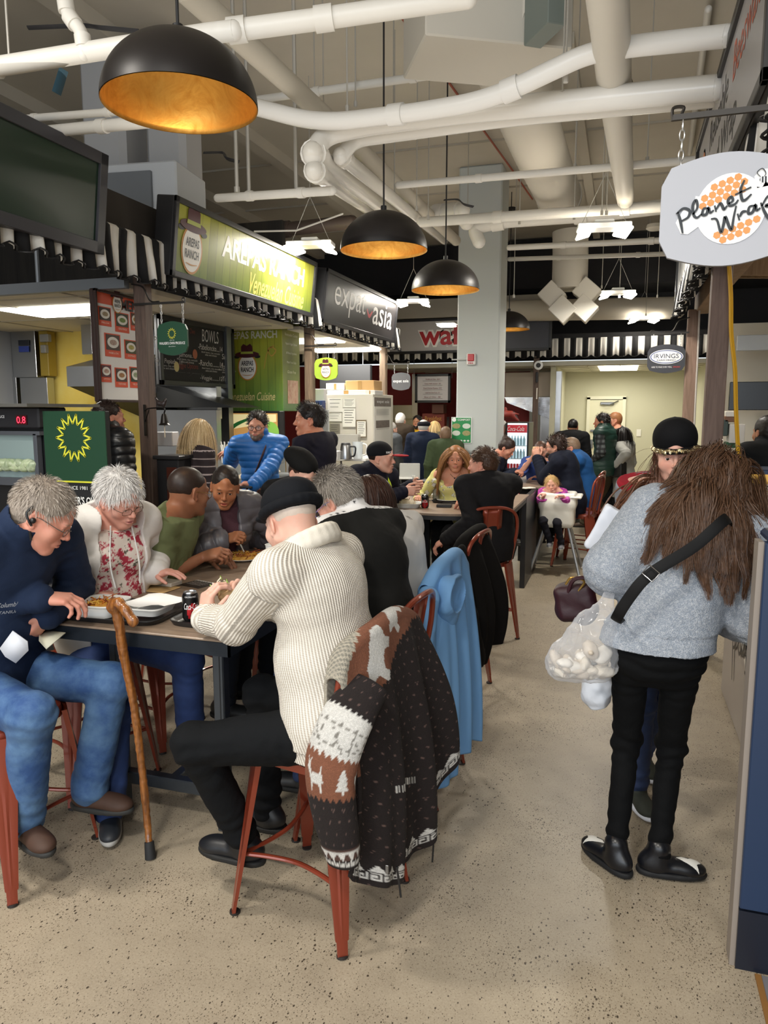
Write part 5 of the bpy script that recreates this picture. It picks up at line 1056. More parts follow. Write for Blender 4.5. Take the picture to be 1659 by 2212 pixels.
# chalkboard
cx_=-4.3;a=onX(338,668,cx_);b=onX(505,840,cx_);ya,yb=a[1],b[1];zt_=onX(505,712,cx_)[2];zb_=b[2]
w_,h_=yb-ya,zt_-zb_;O=A3(cx_,(ya+yb)/2,(zt_+zb_)/2);o,nn=board('black chalkboard menu listing bowls and sides',O,Y1,Z1,w_,h_,M('#1d1d1d',.7,0,'noise',sc=10,bump=.02,var=.05),depth=.04,frame=.05,fcol='#1c1b1b');O=O+nn*.006
mb=MB();mbr=MB()
T=lambda s,x,z,hh,ww=None,m_=mb:lettering(m_,s,O+Y1*x*w_+Z1*z*h_,Y1,Z1,height=hh,width=ww,shear=.1,off=-.004)
T('BOWLS',.16,.31,.13,.34)
for s,x,z,ww in (('-Pabelloncito....14',.16,.13,.5),('-Rancho........14',.16,-.12,.5),('-Veggie........12',.16,-.36,.46),('-Jamona...8',-.16,-.04,.34),('-Domino..10  Queso..8',-.15,-.34,.55),('-Reina Pepiada...11',-.4,-.16,.5),('-Pabellon...12',-.4,.13,.5),('Sides',.39,.02,.2),('-Tostones..8',.4,-.14,.3),('-Yuca....6',.4,-.34,.28)):T(s,x,z,.06,ww)
for x,z in ((.16,.05),(.16,-.2),(.16,-.43),(-.4,-.22),(-.16,-.1),(.4,-.2)):T('black beans, rice, avocado',x,z,.02,.38);T('salsa and cheese',x,z-.035,.02,.24)
mb.build('lettering',M('#dcdad4',.7),o);T('Veggie Options',-.16,-.2,.07,.4,mbr);T('Build your Own',-.16,.33,.07,.32,mbr);mbr.build('lettering',M('#8a3f36',.7),o)
mb=MB()
for x,z,k in ((-.06,.0,0),(-.3,-.22,1)):mb.prism(ellipse(.045,.05),O+Y1*x*w_+Z1*z*h_+nn*.003,Y1,Z1,.001,k)
mb.build('chalk_drawing',[M('#b06a4a',.7),M('#d8c98a',.7)],o)
# green plank corner with the hat badge
c_,d_=rectY(465,690,612,888,8.15,.5);o=tbox('plank_corner','green plank painted corner wall reading AREPAS RANCH Venezuelan Cuisine','wall panel',c_,d_,planks('#3f8a4c','#b7b83c',9,0),.004)
F0=A3(c_[0],c_[1]-d_[1]/2-.003,c_[2]);mb=MB();lettering(mb,'AREPAS RANCH',F0+X1*.02+Z1*.32*d_[2],X1,Z1,height=.09,width=.72,off=.02);mb.build('lettering',M('#eae8d4',.5),o)
mb=MB();lettering(mb,'Venezuelan Cuisine',F0+X1*.02-Z1*.34*d_[2],X1,Z1,height=.1,width=.64,off=.01,shear=.3);mb.build('lettering',M('#f0e09a',.5),o);ranch_logo(o,F0-X1*.02+Z1*.02,X1,Z1,.38,A3(0,-1,0))
mb=MB();strokes(mb,[[(.2,-.05),(.24,.12),(.3,.2),(.36,.16),(.3,.1),(.26,.18),(.34,.22)]],F0,X1,Z1,.008);mb.build('rope_drawing',M('#c9a24a',.5),o)
xs=c_[0]+d_[0]/2+.003;mb=MB()
for i,tx in enumerate(('Venezuelan Cuisine','Vegan & Veggie Options','All Natural Ingredients','Made Fresh Daily','Gluten Free')):lettering(mb,tx,A3(xs,c_[1],c_[2]+.36-i*.11),Y1,Z1,height=.035,width=.36-.03*i,shear=.2)
mb.build('lettering',M('#e8e6c8',.5),o);mb=MB();mb.box((xs,c_[1]+.03,c_[2]-.32),(.003,.3,.28));mb.build('menu_picture',M('#dccbb0',.5,0,'noise',sc=18,col2='#a5523c'),o)
# soffit + grill hood under chalkboard
mb=MB();a,b,c2_,d2_=onY(338,832,6.8),onY(338,880,6.8),onY(440,888,6.8),onY(505,880,6.9)
mb.add([a,b,d2_,a+Y1*.6,b+Y1*.6,d2_+Y1*.6],[(0,1,2),(3,5,4),(0,3,4,1),(1,4,5,2),(2,5,3,0)]);tag(mb.build('range_hood',M('#22211f',.4,.5)),'dark ribbed hood sloping under the chalkboard','range hood')
c_,d_=rectY(395,835,470,905,7.3,.1);spanel('curved steel hood sheet behind the dark ribbed hood',c_,d_)
c_,d_=rectY(320,885,470,990,7.1,.1);spanel('bright steel back wall panel behind the blonde woman',c_,d_);
# photo screen + counter below
c_,d_=rectY(462,888,606,1002,7.85,.12);o=tbox('backlit_photo','backlit photo of avocado and chillies behind the man in the blue jacket','picture',c_,d_,M('#191a1c',.5),.006)
F0=A3(c_[0],c_[1]-d_[1]/2-.003,c_[2]);mb=MB();mb.box(F0,(d_[0]*.94,.003,d_[2]*.92),mi=0);W_,H_=d_[0],d_[2]
mb.prism([(-.47*W_,.1*H_),(.45*W_,.3*H_),(.45*W_,.44*H_),(-.47*W_,.44*H_)],F0-Y1*.003,X1,Z1,.001,1)
mb.prism(ellipse(.17*W_,.17*H_,30,-.1*W_,-.12*H_),F0-Y1*.004,X1,Z1,.001,2);mb.prism(ellipse(.14*W_,.135*H_,30,-.1*W_,-.12*H_),F0-Y1*.0055,X1,Z1,.001,3);mb.prism(ellipse(.065*W_,.08*H_,30,-.11*W_,-.1*H_),F0-Y1*.007,X1,Z1,.001,4)
mb.prism([(-.0,-.45*H_),(.46*W_,-.45*H_),(.46*W_,-.1*H_),(.3*W_,-.05*H_)],F0-Y1*.004,X1,Z1,.001,5);mb.prism(ellipse(.13*W_,.2*H_,30,.36*W_,.1*H_),F0-Y1*.005,X1,Z1,.001,6)
mb.build('photo',[M('#b98a4f',.4,emit=.5),M('#e0cf9a',.4,emit=.5),M('#3d5a22',.4,emit=.5),M('#b9c77a',.4,emit=.6),M('#9a5a2a',.4,emit=.5),M('#3a6b86',.4,0,'noise',sc=30,col2='#d9e4e8'),M('#7fb04a',.4,emit=.5)],o)
mb=MB();
for pts in ([(-.45*W_,.05*H_),(-.4*W_,.3*H_),(-.2*W_,.42*H_)],[(-.3*W_,-.05*H_),(-.2*W_,.2*H_),(.05*W_,.36*H_)]):strokes(mb,[pts],F0-Y1*.004,X1,Z1,.022)
mb.build('chilli_drawing',M('#1f5a2a',.4,emit=.4),o)
tbox('stall_counter','dark stall counter along the aisle in front of the arepas stall','counter',(-4.0,6.75,.5),(.7,2.9,1.0),M('#26262a',.5));tbox('stall_counter','steel counter in the yellow walled stall','counter',(-4.6,6.2,.45),(.5,4.0,.9),STEEL2)
c_,d_=rectY(360,998,470,1060,5.9,.3)
# glass display case behind blue jacket
o=tbox('display_case','glass food display case behind the man in the blue jacket','display case',(-3.95,7.3,1.15),(.55,1.4,.3),M('#dfe6e4',.1,alpha=.25));
mb=MB()
for i in range(14):mb.sphere((-3.95+.2*math.sin(i*2.2),6.75+i*.08,1.05),.05,6,sc=(1,1,.6))
mb.build('food_tray',M('#c9a25a',.6,0,'noise',sc=50,col2='#e5e0d0'),o)
mb=MB();mb.box((-3.5,5.9,1.08),(.1,.1,.12));
# cup and straws, flags
c=onY(488,985,6.8);mb=MB();mb.lathe([(.001,-.07),(.045,-.07),(.05,.03),(.046,.03),(.04,-.06),(.001,-.06)],c,16);o=tag(mb.build('straw_cup',WHITE),'white cup of straws and cutlery by the food case','cup');mb=MB()
for i in range(14):a=i*.45;mb.tube([c+A3(.02*math.cos(a),.02*math.sin(a),-.04),c+A3(.05*math.cos(a),.05*math.sin(a),.13+.02*math.sin(i*3))],.005,5)
tag(mb.build('straws',M('#ece9df',.5),o),kind='stuff')
c=onY(617,985,6.3);mb=MB();mb.tube([c-Z1*.15,c+Z1*.15],.004,5);fo=tag(mb.build('small_flag',M('#c9a24a',.4)),'small yellow, blue and red flag between the blue jacket and the tall man','flag')
for i,cc in enumerate(('#e6b52a','#2a4aa8','#c22a34')):mb=MB();P=spline([c+A3(.0,0,.12-i*.045),c+A3(.03,-.01,.09-i*.05),c+A3(.06,0,.04-i*.05)],4);mb.tube(P,.022,8,flat=.15);mb.build('stripe',M(cc,.6),fo)
# bell and bird ornament on the post
c=onY(355,908,4.9);mb=MB();mb.lathe([(.001,.05),(.015,.05),(.022,.03),(.03,-.02),(.045,-.035),(.04,-.037),(.001,-.0)],c,24);bl_=tag(mb.build('bell',M('#2a2623',.35,.6)),'black iron bell with a rooster bracket on the dark post','bell')
mb=MB();mb.tube(spline([(FX+.07,4.95,c[2]+.07),(FX+.14,4.92,c[2]+.09),c+Z1*.09,c+Z1*.05],6),.006,6);mb.tube(spline([(FX+.07,4.95,c[2]-.02),(FX+.12,4.92,c[2]+.04),(FX+.15,4.9,c[2]+.08)],5),.004,6);mb.box((FX+.075,4.95,c[2]),(.01,.03,.24),bev=.004);mb.build('bracket',M('#1f1c1a',.4,.6),bl_)
V,Q=solid([ell(c+A3(-.02,0,.125),(.035,.015,.02)),ell(c+A3(.015,0,.15),(.013,.01,.016)),cap(c+A3(-.045,0,.13),c+A3(-.07,0,.17),.014,.006),cap(c+A3(0,0,.1),c+A3(0,0,.12),.006)],.004);np_mesh('rooster',V,Q,M('#3b3230',.4,.4),bl_);mb=MB();mb.tube([c-Z1*.03,c-Z1*.13],.004,5);mb.build('pull_cord',M('#d8c9b0',.7),bl_)
# dark podium under post 1
c_,d_=rectY(322,972,372,1180,4.9,.35);o=tbox('podium','black podium box at the foot of the dark wooden post','podium',(c_[0]+.02,c_[1],.69),(.2,.2,1.38),M('#1d1d20',.5),.01);mb=MB();mb.box((c_[0]+.02,c_[1],1.385),(.24,.24,.03),bev=.006);mb.build('podium_top',M('#2a2a2c',.4),o);mb=MB();mb.box((c_[0]+.06,c_[1]-.1,1.1),(.09,.02,.42),bev=.004);mb.build('wooden_door',M('#4a2218',.4),o)
c_=onY(383,1025,4.7);tbox('card_reader','dark card reader on the counter behind the green shirt man','card reader',onY(362,948,5.4),(.16,.1,.12),M('#c8c8ca',.4))
# tall green banner cabinet with the sunburst
c_,d_=rectY(92,888,226,889,3.82,.35);zt_=onY(92,888,3.82)[2];wv=d_[0];o=tbox('banner_cabinet',"dark green cabinet panel with a yellow sunburst and WALKER'S OWN lettering",'cabinet',(c_[0],3.845,zt_/2),(wv,.04,zt_),M('#1b1c1e',.5),.004)
F0=A3(c_[0],3.82,0);zg=onY(92,1038,3.82)[2];mb=MB();mb.box((c_[0],3.822,(zt_+zg)/2),(wv,.008,zt_-zg));mb.build('green_panel',M('#16402a',.45),o);mb=MB();sunburst(mb,(c_[0]-.005,3.815,zt_-.165),X1,Z1,.15,0);mb.box((c_[0],3.815,zg),(wv,.006,.01));mb.build('emblem',M('#d8d63c',.5),o)
mb=MB();lettering(mb,'SINCE 1981',(c_[0]-.0,3.815,onY(150,1053,3.82)[2]),X1,Z1,height=.022,width=.16);lettering(mb,"WALKER'S OWN",(c_[0]+.015,3.815,onY(150,1080,3.82)[2]),X1,Z1,height=.05,width=.33,off=.02);mb.build('lettering',M('#efefec',.5),o)
# cooler with the 0.8 display
a=onY(-120,880,3.85);b=onY(88,880,3.85);wv=b[0]-a[0];zt_=a[2];cxm=(a[0]+b[0])/2
o=tbox('glass_cooler','black glass front produce cooler with a red 0.8 display at the left edge','cooler',(cxm,3.98,zt_/2),(wv,.2,zt_),M('#16171a',.4),.01)
mb=MB();z0,z1=onY(0,925,3.85)[2],zt_;mb.box((cxm,3.86,(z0+z1)/2+.0),(wv,.07,z1-z0),bev=.01);mb.build('header_panel',M('#26262b',.35),o)
zc=onY(45,907,3.82)[2];xc=onY(46,907,3.82)[0];mb=MB();mb.box((xc,3.822,zc),(.085,.006,.06));dp=mb.build('display',M('#4a0a14',.3),o);mb=MB();lettering(mb,'0.8',(xc,3.818,zc),X1,Z1,height=.042,width=.068,off=-.01);mb.build('digits',M('#ff2a40',.4,emit=4),dp)
mb=MB();lettering(mb,'PRODUCE',(onY(0,900,3.82)[0]-.01,3.822,onY(0,900,3.82)[2]),X1,Z1,height=.018,width=.09,off=.02);lettering(mb,'your',(onY(0,915,3.82)[0]-.03,3.822,onY(0,916,3.82)[2]),X1,Z1,height=.012);mb.build('lettering',M('#e8e8e8',.5),o)
mb=MB();z0,z1=onY(0,1032,3.84)[2],onY(0,935,3.84)[2];xr_=onY(80,980,3.84)[0];mb.box((xr_,3.85,(z0+z1)/2),(.03,.05,z1-z0),bev=.004);mb.box((cxm,3.85,z1),(wv,.05,.025));mb.box((cxm,3.85,z0-.02),(wv,.05,.05));mb.build('door_frame',M('#5c6068',.35,.4),o)
mb=MB();mb.box((cxm-.02,3.87,(z0+z1)/2),(wv*.95,.01,z1-z0));gl=mb.build('shelf_back',M('#7f9090',.4,emit=.12),o)
for k in range(9):
    x=onY(2+9*k,1000,3.84)[0]-.02;mb=MB();V,Q=solid([ell((x,3.84,onY(0,1008-8*(k%2),3.84)[2]),(.045,.03,.03)),ell((x+.02,3.84,onY(0,1000,3.84)[2]),(.03,.03,.02))],.006);V=V+vnormals(V,Q)*(snoise(V,90,k)*.004)[:,None];tag(np_mesh('salad_bag',V,Q,M(['#7b9a58','#9db57c','#5d7f46'][k%3],.35,0,'noise',sc=60,col2='#d5dcc4')),['green salad bag behind the cooler glass','x'][0],'salad bag','salad bags in the cooler')
mb=MB();mb.box((cxm,4.0,zt_+.012),(wv+.1,.7,.02),rz=.04);tag(mb.build('tray',M('#6b6a66',.4,.4)),'flat grey sheet lying on top of the cooler','tray')
# ---------------- expat asia stall: white cabinet etc.
a=onY(703,852,9.4);b=onY(806,852,9.4);zt_=a[2];wv=b[0]-a[0];cb=tbox('storage_cabinet','tall white cabinet covered in papers and a poster','cabinet',((a[0]+b[0])/2,9.85,zt_/2),(wv,.9,zt_),M('#d8d2c6',.5))
def paper(x0,y0,x1,y1,Y=9.37,col='#efece4',txt=True,nm='paper',th=.004,lines=6):
    c_,d_=rectY(x0,y0,x1,y1,Y,th);mb=MB();mb.box(c_,d_);p=mb.build(nm,M(col,.6),cb);
    if txt:
        mb=MB()
        for i in range(lines):z=c_[2]+d_[2]*(.4-.8*i/lines);mb.box((c_[0]-d_[0]*.03*(i%3),c_[1]-th,z),(d_[0]*(.75-.1*(i%3)),.001,d_[2]*.03))
        mb.build('printed_lines',M('#56534e',.6),p)
paper(708,860,740,890,lines=3);paper(708,892,738,910,lines=3);paper(741,861,768,880);paper(740,882,768,922,Y=9.36);paper(712,915,734,945,col='#8a8478',lines=5);paper(771,910,790,943,Y=9.35);paper(706,950,740,985,col='#e2ddd2',lines=3)
mb=MB();c_,d_=rectY(769,907,791,945,9.355,.01);mb.box(c_,d_);mb.build('clipboard',M('#7c6b52',.5),cb)
mb=MB();xs=(a[0]+b[0])/2+wv/2+.004;y0,y1=9.42,9.42+.75;z0,z1=onY(806,985,9.4)[2],onY(806,858,9.4)[2];mb.box((xs,(y0+y1)/2,(z0+z1)/2),(.006,y1-y0,z1-z0));ps=mb.build('poster',M('#e6e3dc',.5),cb)
mb=MB();mb.box((xs+.005,(y0+y1)/2,z1-.06),(.003,y1-y0,.12));mb.box((xs+.005,(y0+y1)/2,(z0+z1)/2+.03),(.003,(y1-y0)*.8,.1));mb.box((xs+.005,(y0+y1)/2,z0+.05),(.003,(y1-y0)*.8,.1));mb.build('poster_blocks',M('#3b3534',.5,0,'noise',sc=40,col2='#8a7a70'),ps)
mb=MB();lettering(mb,'expat asia',(xs+.008,(y0+y1)/2,z1-.06),Y1,Z1,height=.05,width=.55)
mb.build('lettering',M('#efefef',.5),ps);mb=MB()
for i in range(8):mb.box((xs+.005,(y0+y1)/2,z1-.16-i*.018-(.14 if i>4 else 0)),(.002,(y1-y0)*.75,.004))
mb.build('printed_lines',M('#8a8680',.5),ps)
for (x0,y0,x1,y1,Y,cc,lb) in ((746,822,808,845,9.6,'#c9a06a','brown cardboard box on top of the white cabinet'),(704,828,744,842,9.6,'#d9d6cf','upper flat white carton left of the brown box'),(706,843,790,852,9.5,'#cfd0d2','long flat white carton under the brown box'),(788,843,810,853,9.45,'#dcdad6','small white carton at the cabinet corner')):
    c_,d_=rectY(x0,y0,x1,y1,Y,.35);o=tbox('carton',lb,'box',c_,d_,M(cc,.7));mb=MB();mb.box((c_[0],c_[1]-.177,c_[2]),(d_[0]*.12,.004,d_[2]*.9));mb.build('tape',M('#b08a55',.4),o)
c_,d_=rectY(690,790,800,850,11.6,.1);o=tbox('chalk_menu','dark menu board at the back of the grey stall','menu board',c_,d_,M('#232325',.6));mb=MB();[mb.tube([c_+X1*q*.3,(c_[0]+q*.3,c_[1],2.77)],.006,6) for q in (-1,1)];mb.build('hanging_rod',STEEL2,o)
c_,d_=rectY(677,840,700,870,9.2,.1);tbox('noodle_sign','small white rack left of the white cabinet','rack',c_,d_,M('#d8d8d8',.5))
c_,d_=rectY(678,865,696,885,9.1,.12);tbox('blue_box','stack of blue folders left of the white cabinet','folder',c_,d_,M('#2c3f78',.5))
c_,d_=rectY(672,885,710,1000,8.7,.04);o=tbox('whiteboard','grey framed whiteboard behind the tall man in the dark shirt','whiteboard',c_,d_,M('#c9cbcb',.3));mb=MB();strokes(mb,[[(-.05+.02*j,.2-.05*j),(.0,.22-.05*j),(.05,.2-.05*j)] for j in range(5)],A3(c_[0],c_[1]-.023,c_[2]),X1,Z1,.006);mb.build('marker_scribble',M('#3a3a3a',.5),o)
for q in (-1,1):mb=MB();mb.box((c_[0]+q*d_[0]*.45,c_[1],(c_[2]-d_[2]/2)/2),(.03,.03,c_[2]-d_[2]/2));mb.build('leg',STEEL2,o)
mb=MB();c_,d_=rectY(690,990,790,996,8.3,.7);mb.box((c_[0],c_[1],c_[2]),(d_[0],.7,.03),bev=.005);o=tag(mb.build('side_table',M('#e2e0dc',.4)),'white table with a steel kettle in front of the white cabinet','table');zt2=c_[2]
for q in (-1,1):
    for r in (-1,1):mb=MB();mb.tube([(c_[0]+q*d_[0]*.45,c_[1]+r*.3,zt2),(c_[0]+q*d_[0]*.45,c_[1]+r*.3,0)],.015,8);mb.build('leg',STEEL2,o)
def onT(px,Y=8.15):return onY(px,992,Y)
p=onT(747,8.2);zt3=zt2+.015;mb=MB();mb.lathe([(.001,0),(.075,0),(.075,.02),(.062,.15),(.055,.17),(.001,.17)],(p[0],p[1],zt3),24);o=tag(mb.build('kettle',STEEL),'steel coffee carafe with a black handle on the white table','kettle');mb=MB();mb.tube(spline([(p[0]+.06,p[1],zt3+.15),(p[0]+.12,p[1],zt3+.14),(p[0]+.11,p[1],zt3+.05),(p[0]+.07,p[1],zt3+.03)],5),.01,8);mb.lathe([(.06,.168),(.05,.19),(.001,.195)],(p[0],p[1],zt3),20);mb.build('handle',BLACK,o)
p=onT(773,8.3);mb=MB();mb.lathe([(.001,0),(.055,0),(.065,.2),(.06,.2),(.05,.01),(.001,.01)],(p[0],p[1],zt3),20);o=tag(mb.build('water_jug',M('#dfe6ea',.08,alpha=.35)),'clear water jug right of the steel carafe','jug');mb=MB();mb.tube(spline([(p[0]+.06,p[1],zt3+.18),(p[0]+.11,p[1],zt3+.16),(p[0]+.1,p[1],zt3+.06),(p[0]+.055,p[1],zt3+.04)],5),.008,8);mb.build('handle',WHITE,o)
p=onT(716,8.1);tbox('tub','white plastic tub left of the steel carafe','tub',(p[0],p[1],zt3+.05),(.2,.15,.1),M('#dcdcdc',.35));p=onT(752,8.6);tbox('glass_box','square clear dispenser behind the steel carafe','dispenser',(p[0],p[1],zt3+.14),(.3,.1,.28),M('#b9b6ae',.2,alpha=.6))
# ---------------- waffle stall at the back
mb=MB();mb.box((-5.0,17.0,1.5),(6.0,.1,2.6));tag(mb.build('wall_red',M('#8c2a28',.7)),kind='structure')
c_,d_=rectY(845,875,893,905,15.9,.2);spanel('steel hood at the back of the waffle stall',c_,d_);c_,d_=rectY(843,900,970,940,16.0,.2);spanel('long steel counter back in the waffle stall',c_,d_);c_,d_=rectY(890,808,902,900,15.5,.2);spanel('vertical steel duct left of the waffle menu',c_,d_)
a=onY(897,808,15.0);b=onY(973,870,15.0);o,nn=board('framed white waffle price list left of the column',((a[0]+b[0])/2,15.0,(a[2]+b[2])/2),X1,Z1,b[0]-a[0],a[2]-b[2],M('#d9d4d2',.5),depth=.06,frame=.05,fcol='#1d1c1c');O=A3((a[0]+b[0])/2,14.99,(a[2]+b[2])/2);mb=MB();mc=MB()
for i,tx in enumerate(('Waffle & Chix - $13','Cheesy Waffle Sandwich - $13','Fried Chicken Poutine - $12','Loaded Fried Chicken Poutine - $15','Box of Chix - $5')):lettering(mb,tx,O+Z1*(.18-i*.09)+n_*.004,X1,Z1,height=.035,width=.3+.04*(i%3));mc.box(O+Z1*(.15-i*.09)+n_*.004,(.42,.002,.006))
mh=MB();[mh.tube([O+X1*q*.4+Z1*.2,(O[0]+q*.4,O[1],3.0)],.006,6) for q in (-1,1)];mh.build('hanging_rod',STEEL2,o);mb.build('lettering',M('#8a4a4a',.5),o);mc.build('printed_lines',M('#8a8684',.5),o)
c_,d_=rectY(912,893,960,925,15.3,.2);o=tbox('chalk_sign','red and brown breakfast sign board behind the waffle queue','sign',c_,d_,M('#8a3a2a',.6));mb=MB();lettering(mb,'Breakfast',A3(c_[0],c_[1]-.105,c_[2]+.05),X1,Z1,height=.09,width=.36);mb.build('lettering',M('#e0a24a',.6),o)
c_,d_=rectY(933,873,958,893,15.2,.3);tbox('carton','brown box on the waffle counter','box',c_,d_,M('#6b4434',.7))
tbox('stall_counter','counter of the waffle stall at the back','counter',(-3.9,15.2,.55),(3.6,.5,1.1),M('#6a6a6c',.4))
# grill area right of the column
c_,d_=rectY(1092,850,1190,930,16.0,.1);
mb=MB();a=onY(1090,858,15.3);b=onY(1188,858,15.3);e=onY(1188,905,15.3);f=onY(1095,870,15.3);mb.add([a,b,e,f,a+Y1*.6,b+Y1*.6,e+Y1*.6,f+Y1*.6],[(0,1,2,3),(4,7,6,5),(0,4,5,1),(1,5,6,2),(2,6,7,3),(3,7,4,0)]);tag(mb.build('range_hood',M('#c4c4c6',.16,1.0,'brushed',bump=.6)),'wavy shiny steel range hood right of the column','range hood')
c_,d_=rectY(1190,802,1209,945,15.2,.25);spanel('tall steel upright at the edge of the cream corridor',c_,d_);c_,d_=rectY(1168,858,1190,960,15.4,.15);spanel('dented steel sheet behind the camera post',c_,d_);c_,d_=rectY(1092,805,1190,857,15.8,.1);tbox('wall_panel','pale beige wall panel over the shiny range hood','wall panel',c_,d_,M('#c9b9a4',.6))
mb=MB();p=onY(1163,789,14.6);mb.lathe([(.001,0),(.05,0),(.085,.01),(.085,.05),(.06,.06),(.001,.06)],p,24,axis='y');o=tag(mb.build('ring_camera',M('#e6e6e6',.4)),'white round ring camera on the dark post at the back','camera');mb=MB();mb.lathe([(.001,-.005),(.045,-.005),(.045,.0),(.001,.0)],p,20,axis='y');mb.build('lens',BLACK,o)
mb=MB();mb.box(onY(1160,815,14.6),(.05,.05,.2),bev=.01);tag(mb.build('phone_holder',BLACK),'black holder under the ring camera','holder');mb=MB();mb.tube([onY(1160,838,14.6),onY(1159,862,14.6)],.028,8,flat=.4);tag(mb.build('hanging_brush',M('#e8e4dc',.5)),'white brush hanging below the ring camera','brush')
p=onY(1098,895,12.2);V,Q=solid([ell(p,(.1,.05,.06)),ell(p+A3(-.05,0,.07),(.03,.03,.05)),cap(p+A3(.05,0,0),p+A3(.16,0,-.1),.05,.02),cap(p+A3(.05,0,.02),p+A3(.17,0,-.0),.03,.01)],.01);o=tag(np_mesh('rooster_ornament',V,Q,M('#8a2f26',.5)),'red and black rooster ornament right of the column','ornament');V,Q=solid([cap(p+A3(.08,0,.02),p+A3(.18,0,-.12),.03,.012)],.01);np_mesh('tail',V,Q,BLACK,o)
# drinks cooler
a=onY(1093,912,11.6);b=onY(1143,912,11.6);zt_=a[2];wv=b[0]-a[0];cxm=(a[0]+b[0])/2;FY=11.6
o=tbox('drinks_cooler','black drinks cooler with a red header and lit shelves','cooler',(cxm,FY+.3,zt_/2),(wv,.6,zt_),M('#18181a',.4));mb=MB();mb.box((cxm,FY-.01,zt_-.1),(wv*.84,.03,.12));hp_=mb.build('red_header',M('#b3202c',.4,emit=.3),o);mb=MB();lettering(mb,'Coca-Cola',(cxm-.02,FY-.028,zt_-.1),X1,Z1,height=.07,width=.26,shear=.35);mb.build('lettering',M('#f4f4f4',.4),hp_)
mb=MB();mb.box((cxm,FY-.002,.9),(wv*.84,.01,1.3));mb.build('lit_interior',M('#cfe6ee',.5,emit=1.3),o)
for r in range(5):
    mb=MB();zs=zt_-.36-r*.2;mb.box((cxm,FY-.05,zs),(wv*.84,.1,.012));mb.build('shelf',M('#c9d3d8',.4),o)
    for k in range(6):
        x=cxm+(k-2.5)*wv*.13;mb=MB();mb.lathe([(.001,0),(.02,0),(.02,.1),(.008,.13),(.008,.15),(.001,.15)] if r<2 else [(.001,0),(.02,0),(.021,.11),(.016,.12),(.001,.12)],(x,FY-.06,zs+.006),10);tag(mb.build('drink_bottle' if r<2 else 'drink_can',M(['#8fb4c6','#9dbccb','#c0242c','#4a4a4c','#c0242c'][r],.3)),['clear water bottle on the upper cooler shelves','clear water bottle on the upper cooler shelves','red can on the middle cooler shelf','dark can on the fourth cooler shelf','red can on the lowest cooler shelf'][r],'bottle' if r<2 else 'can',['cooler water bottles','cooler water bottles','middle shelf red cans','fourth shelf dark cans','lowest shelf red cans'][r])
# compost sign and fire alarm on the column
a=onY(975,901,10.48);b=onY(1018,958,10.48);O=A3((a[0]+b[0])/2,10.49,(a[2]+b[2])/2);w_,h_=b[0]-a[0],a[2]-b[2];mb=MB();mb.box(O,(w_,.006,h_));o=tag(mb.build('compost_sign',M('#f0f2ee',.4)),'green COMPOST poster on the pale column','poster')
mb=MB();mb.box(O+n_*.004,(w_*.93,.003,h_*.95));mb.build('green_panel',M('#1f8a4a',.4),o);mb=MB();lettering(mb,'COMPOST',O+n_*.008+X1*w_*.12+Z1*h_*.4,X1,Z1,height=.028,width=w_*.62,off=.02)
for i in range(2):
    for j in range(2):mb.prism(ellipse(w_*.2,h_*.1,20),O+n_*.008+X1*(i-.5)*w_*.5+Z1*(.16-j*.27)*h_,X1,Z1,.001,1+(i+j)%2)
for i in range(5):mb.prism(ellipse(w_*.06,h_*.035,12),O+n_*.008+X1*(i-2)*w_*.17-Z1*.4*h_,X1,Z1,.001,0)
mb.prism(ellipse(w_*.1,w_*.1,16),O+n_*.008-X1*w_*.36+Z1*h_*.4,X1,Z1,.001,0);mb.build('print',[M('#f0f4ee',.5),M('#c9b07a',.5,0,'noise',sc=60,col2='#5a7a4a'),M('#d5dccf',.5)],o)
p=onY(1018,776,10.46);mb=MB();mb.box(p,(.13,.05,.16),bev=.012);o=tag(mb.build('fire_alarm',M('#e6e2de',.4)),'red and white fire alarm on the pale column','fire alarm');mb=MB();mb.box(p+n_*.03+Z1*.02,(.09,.03,.1),bev=.008);mb.build('strobe',M('#b8242c',.35),o);mb=MB();lettering(mb,'FIRE',p+n_*.028-Z1*.055,X1,Z1,height=.02,width=.07,off=.03);mb.build('lettering',M('#b8242c',.4),o);mb=MB();mb.tube([p-X1*.06,p-X1*.28+Z1*.0],.01,6);mb.build('conduit',M('#c9cac8',.4),o)
# ================================================================== RIGHT STALL
BLUE=M('#1f3250',.45)
mb=MB();mb.box((.78,2.42,.62),(.7,.04,1.2));
ctr=tag(mb.build('blue_counter',M('#6d6a66',.5)),'dark blue counter end panel at the right edge of the picture','counter');ztp=onY(1625,1165,2.42)[2]
mb=MB();mb.box((.812,2.38,(ztp+.21)/2),(.8,.05,ztp-.21),bev=.003);mb.build('blue_panel',BLUE,ctr);mb=MB();mb.box((.812,2.385,.1),(.8,.045,.2));mb.build('kick_board',M('#121826',.4),ctr);mb=MB();mb.box((.8,2.4,.205),(.8,.03,.014));mb.build('metal_strip',STEEL2,ctr)
mb=MB();mb.box((.404,2.41,ztp/2),(.016,.07,ztp));mb.build('side_board',M('#8f857c',.55),ctr);mb=MB();mb.box((.8,2.44,ztp+.01),(.76,.14,.03),bev=.01);mb.build('counter_top',M('#1c2c48',.4),ctr)
# floor patch beside the counter
mb=MB();mb.box((1.35,1.2,.002),(1.75,2.3,.004));tag(mb.build('floor_patch',M('#77767c',.6,0,'noise',sc=14,bump=.05,var=.05)),kind='structure');mb=MB();mb.box((.475,1.2,.003),(.018,2.3,.006));tag(mb.build('trim_5',M('#8a6233',.6)),kind='structure')
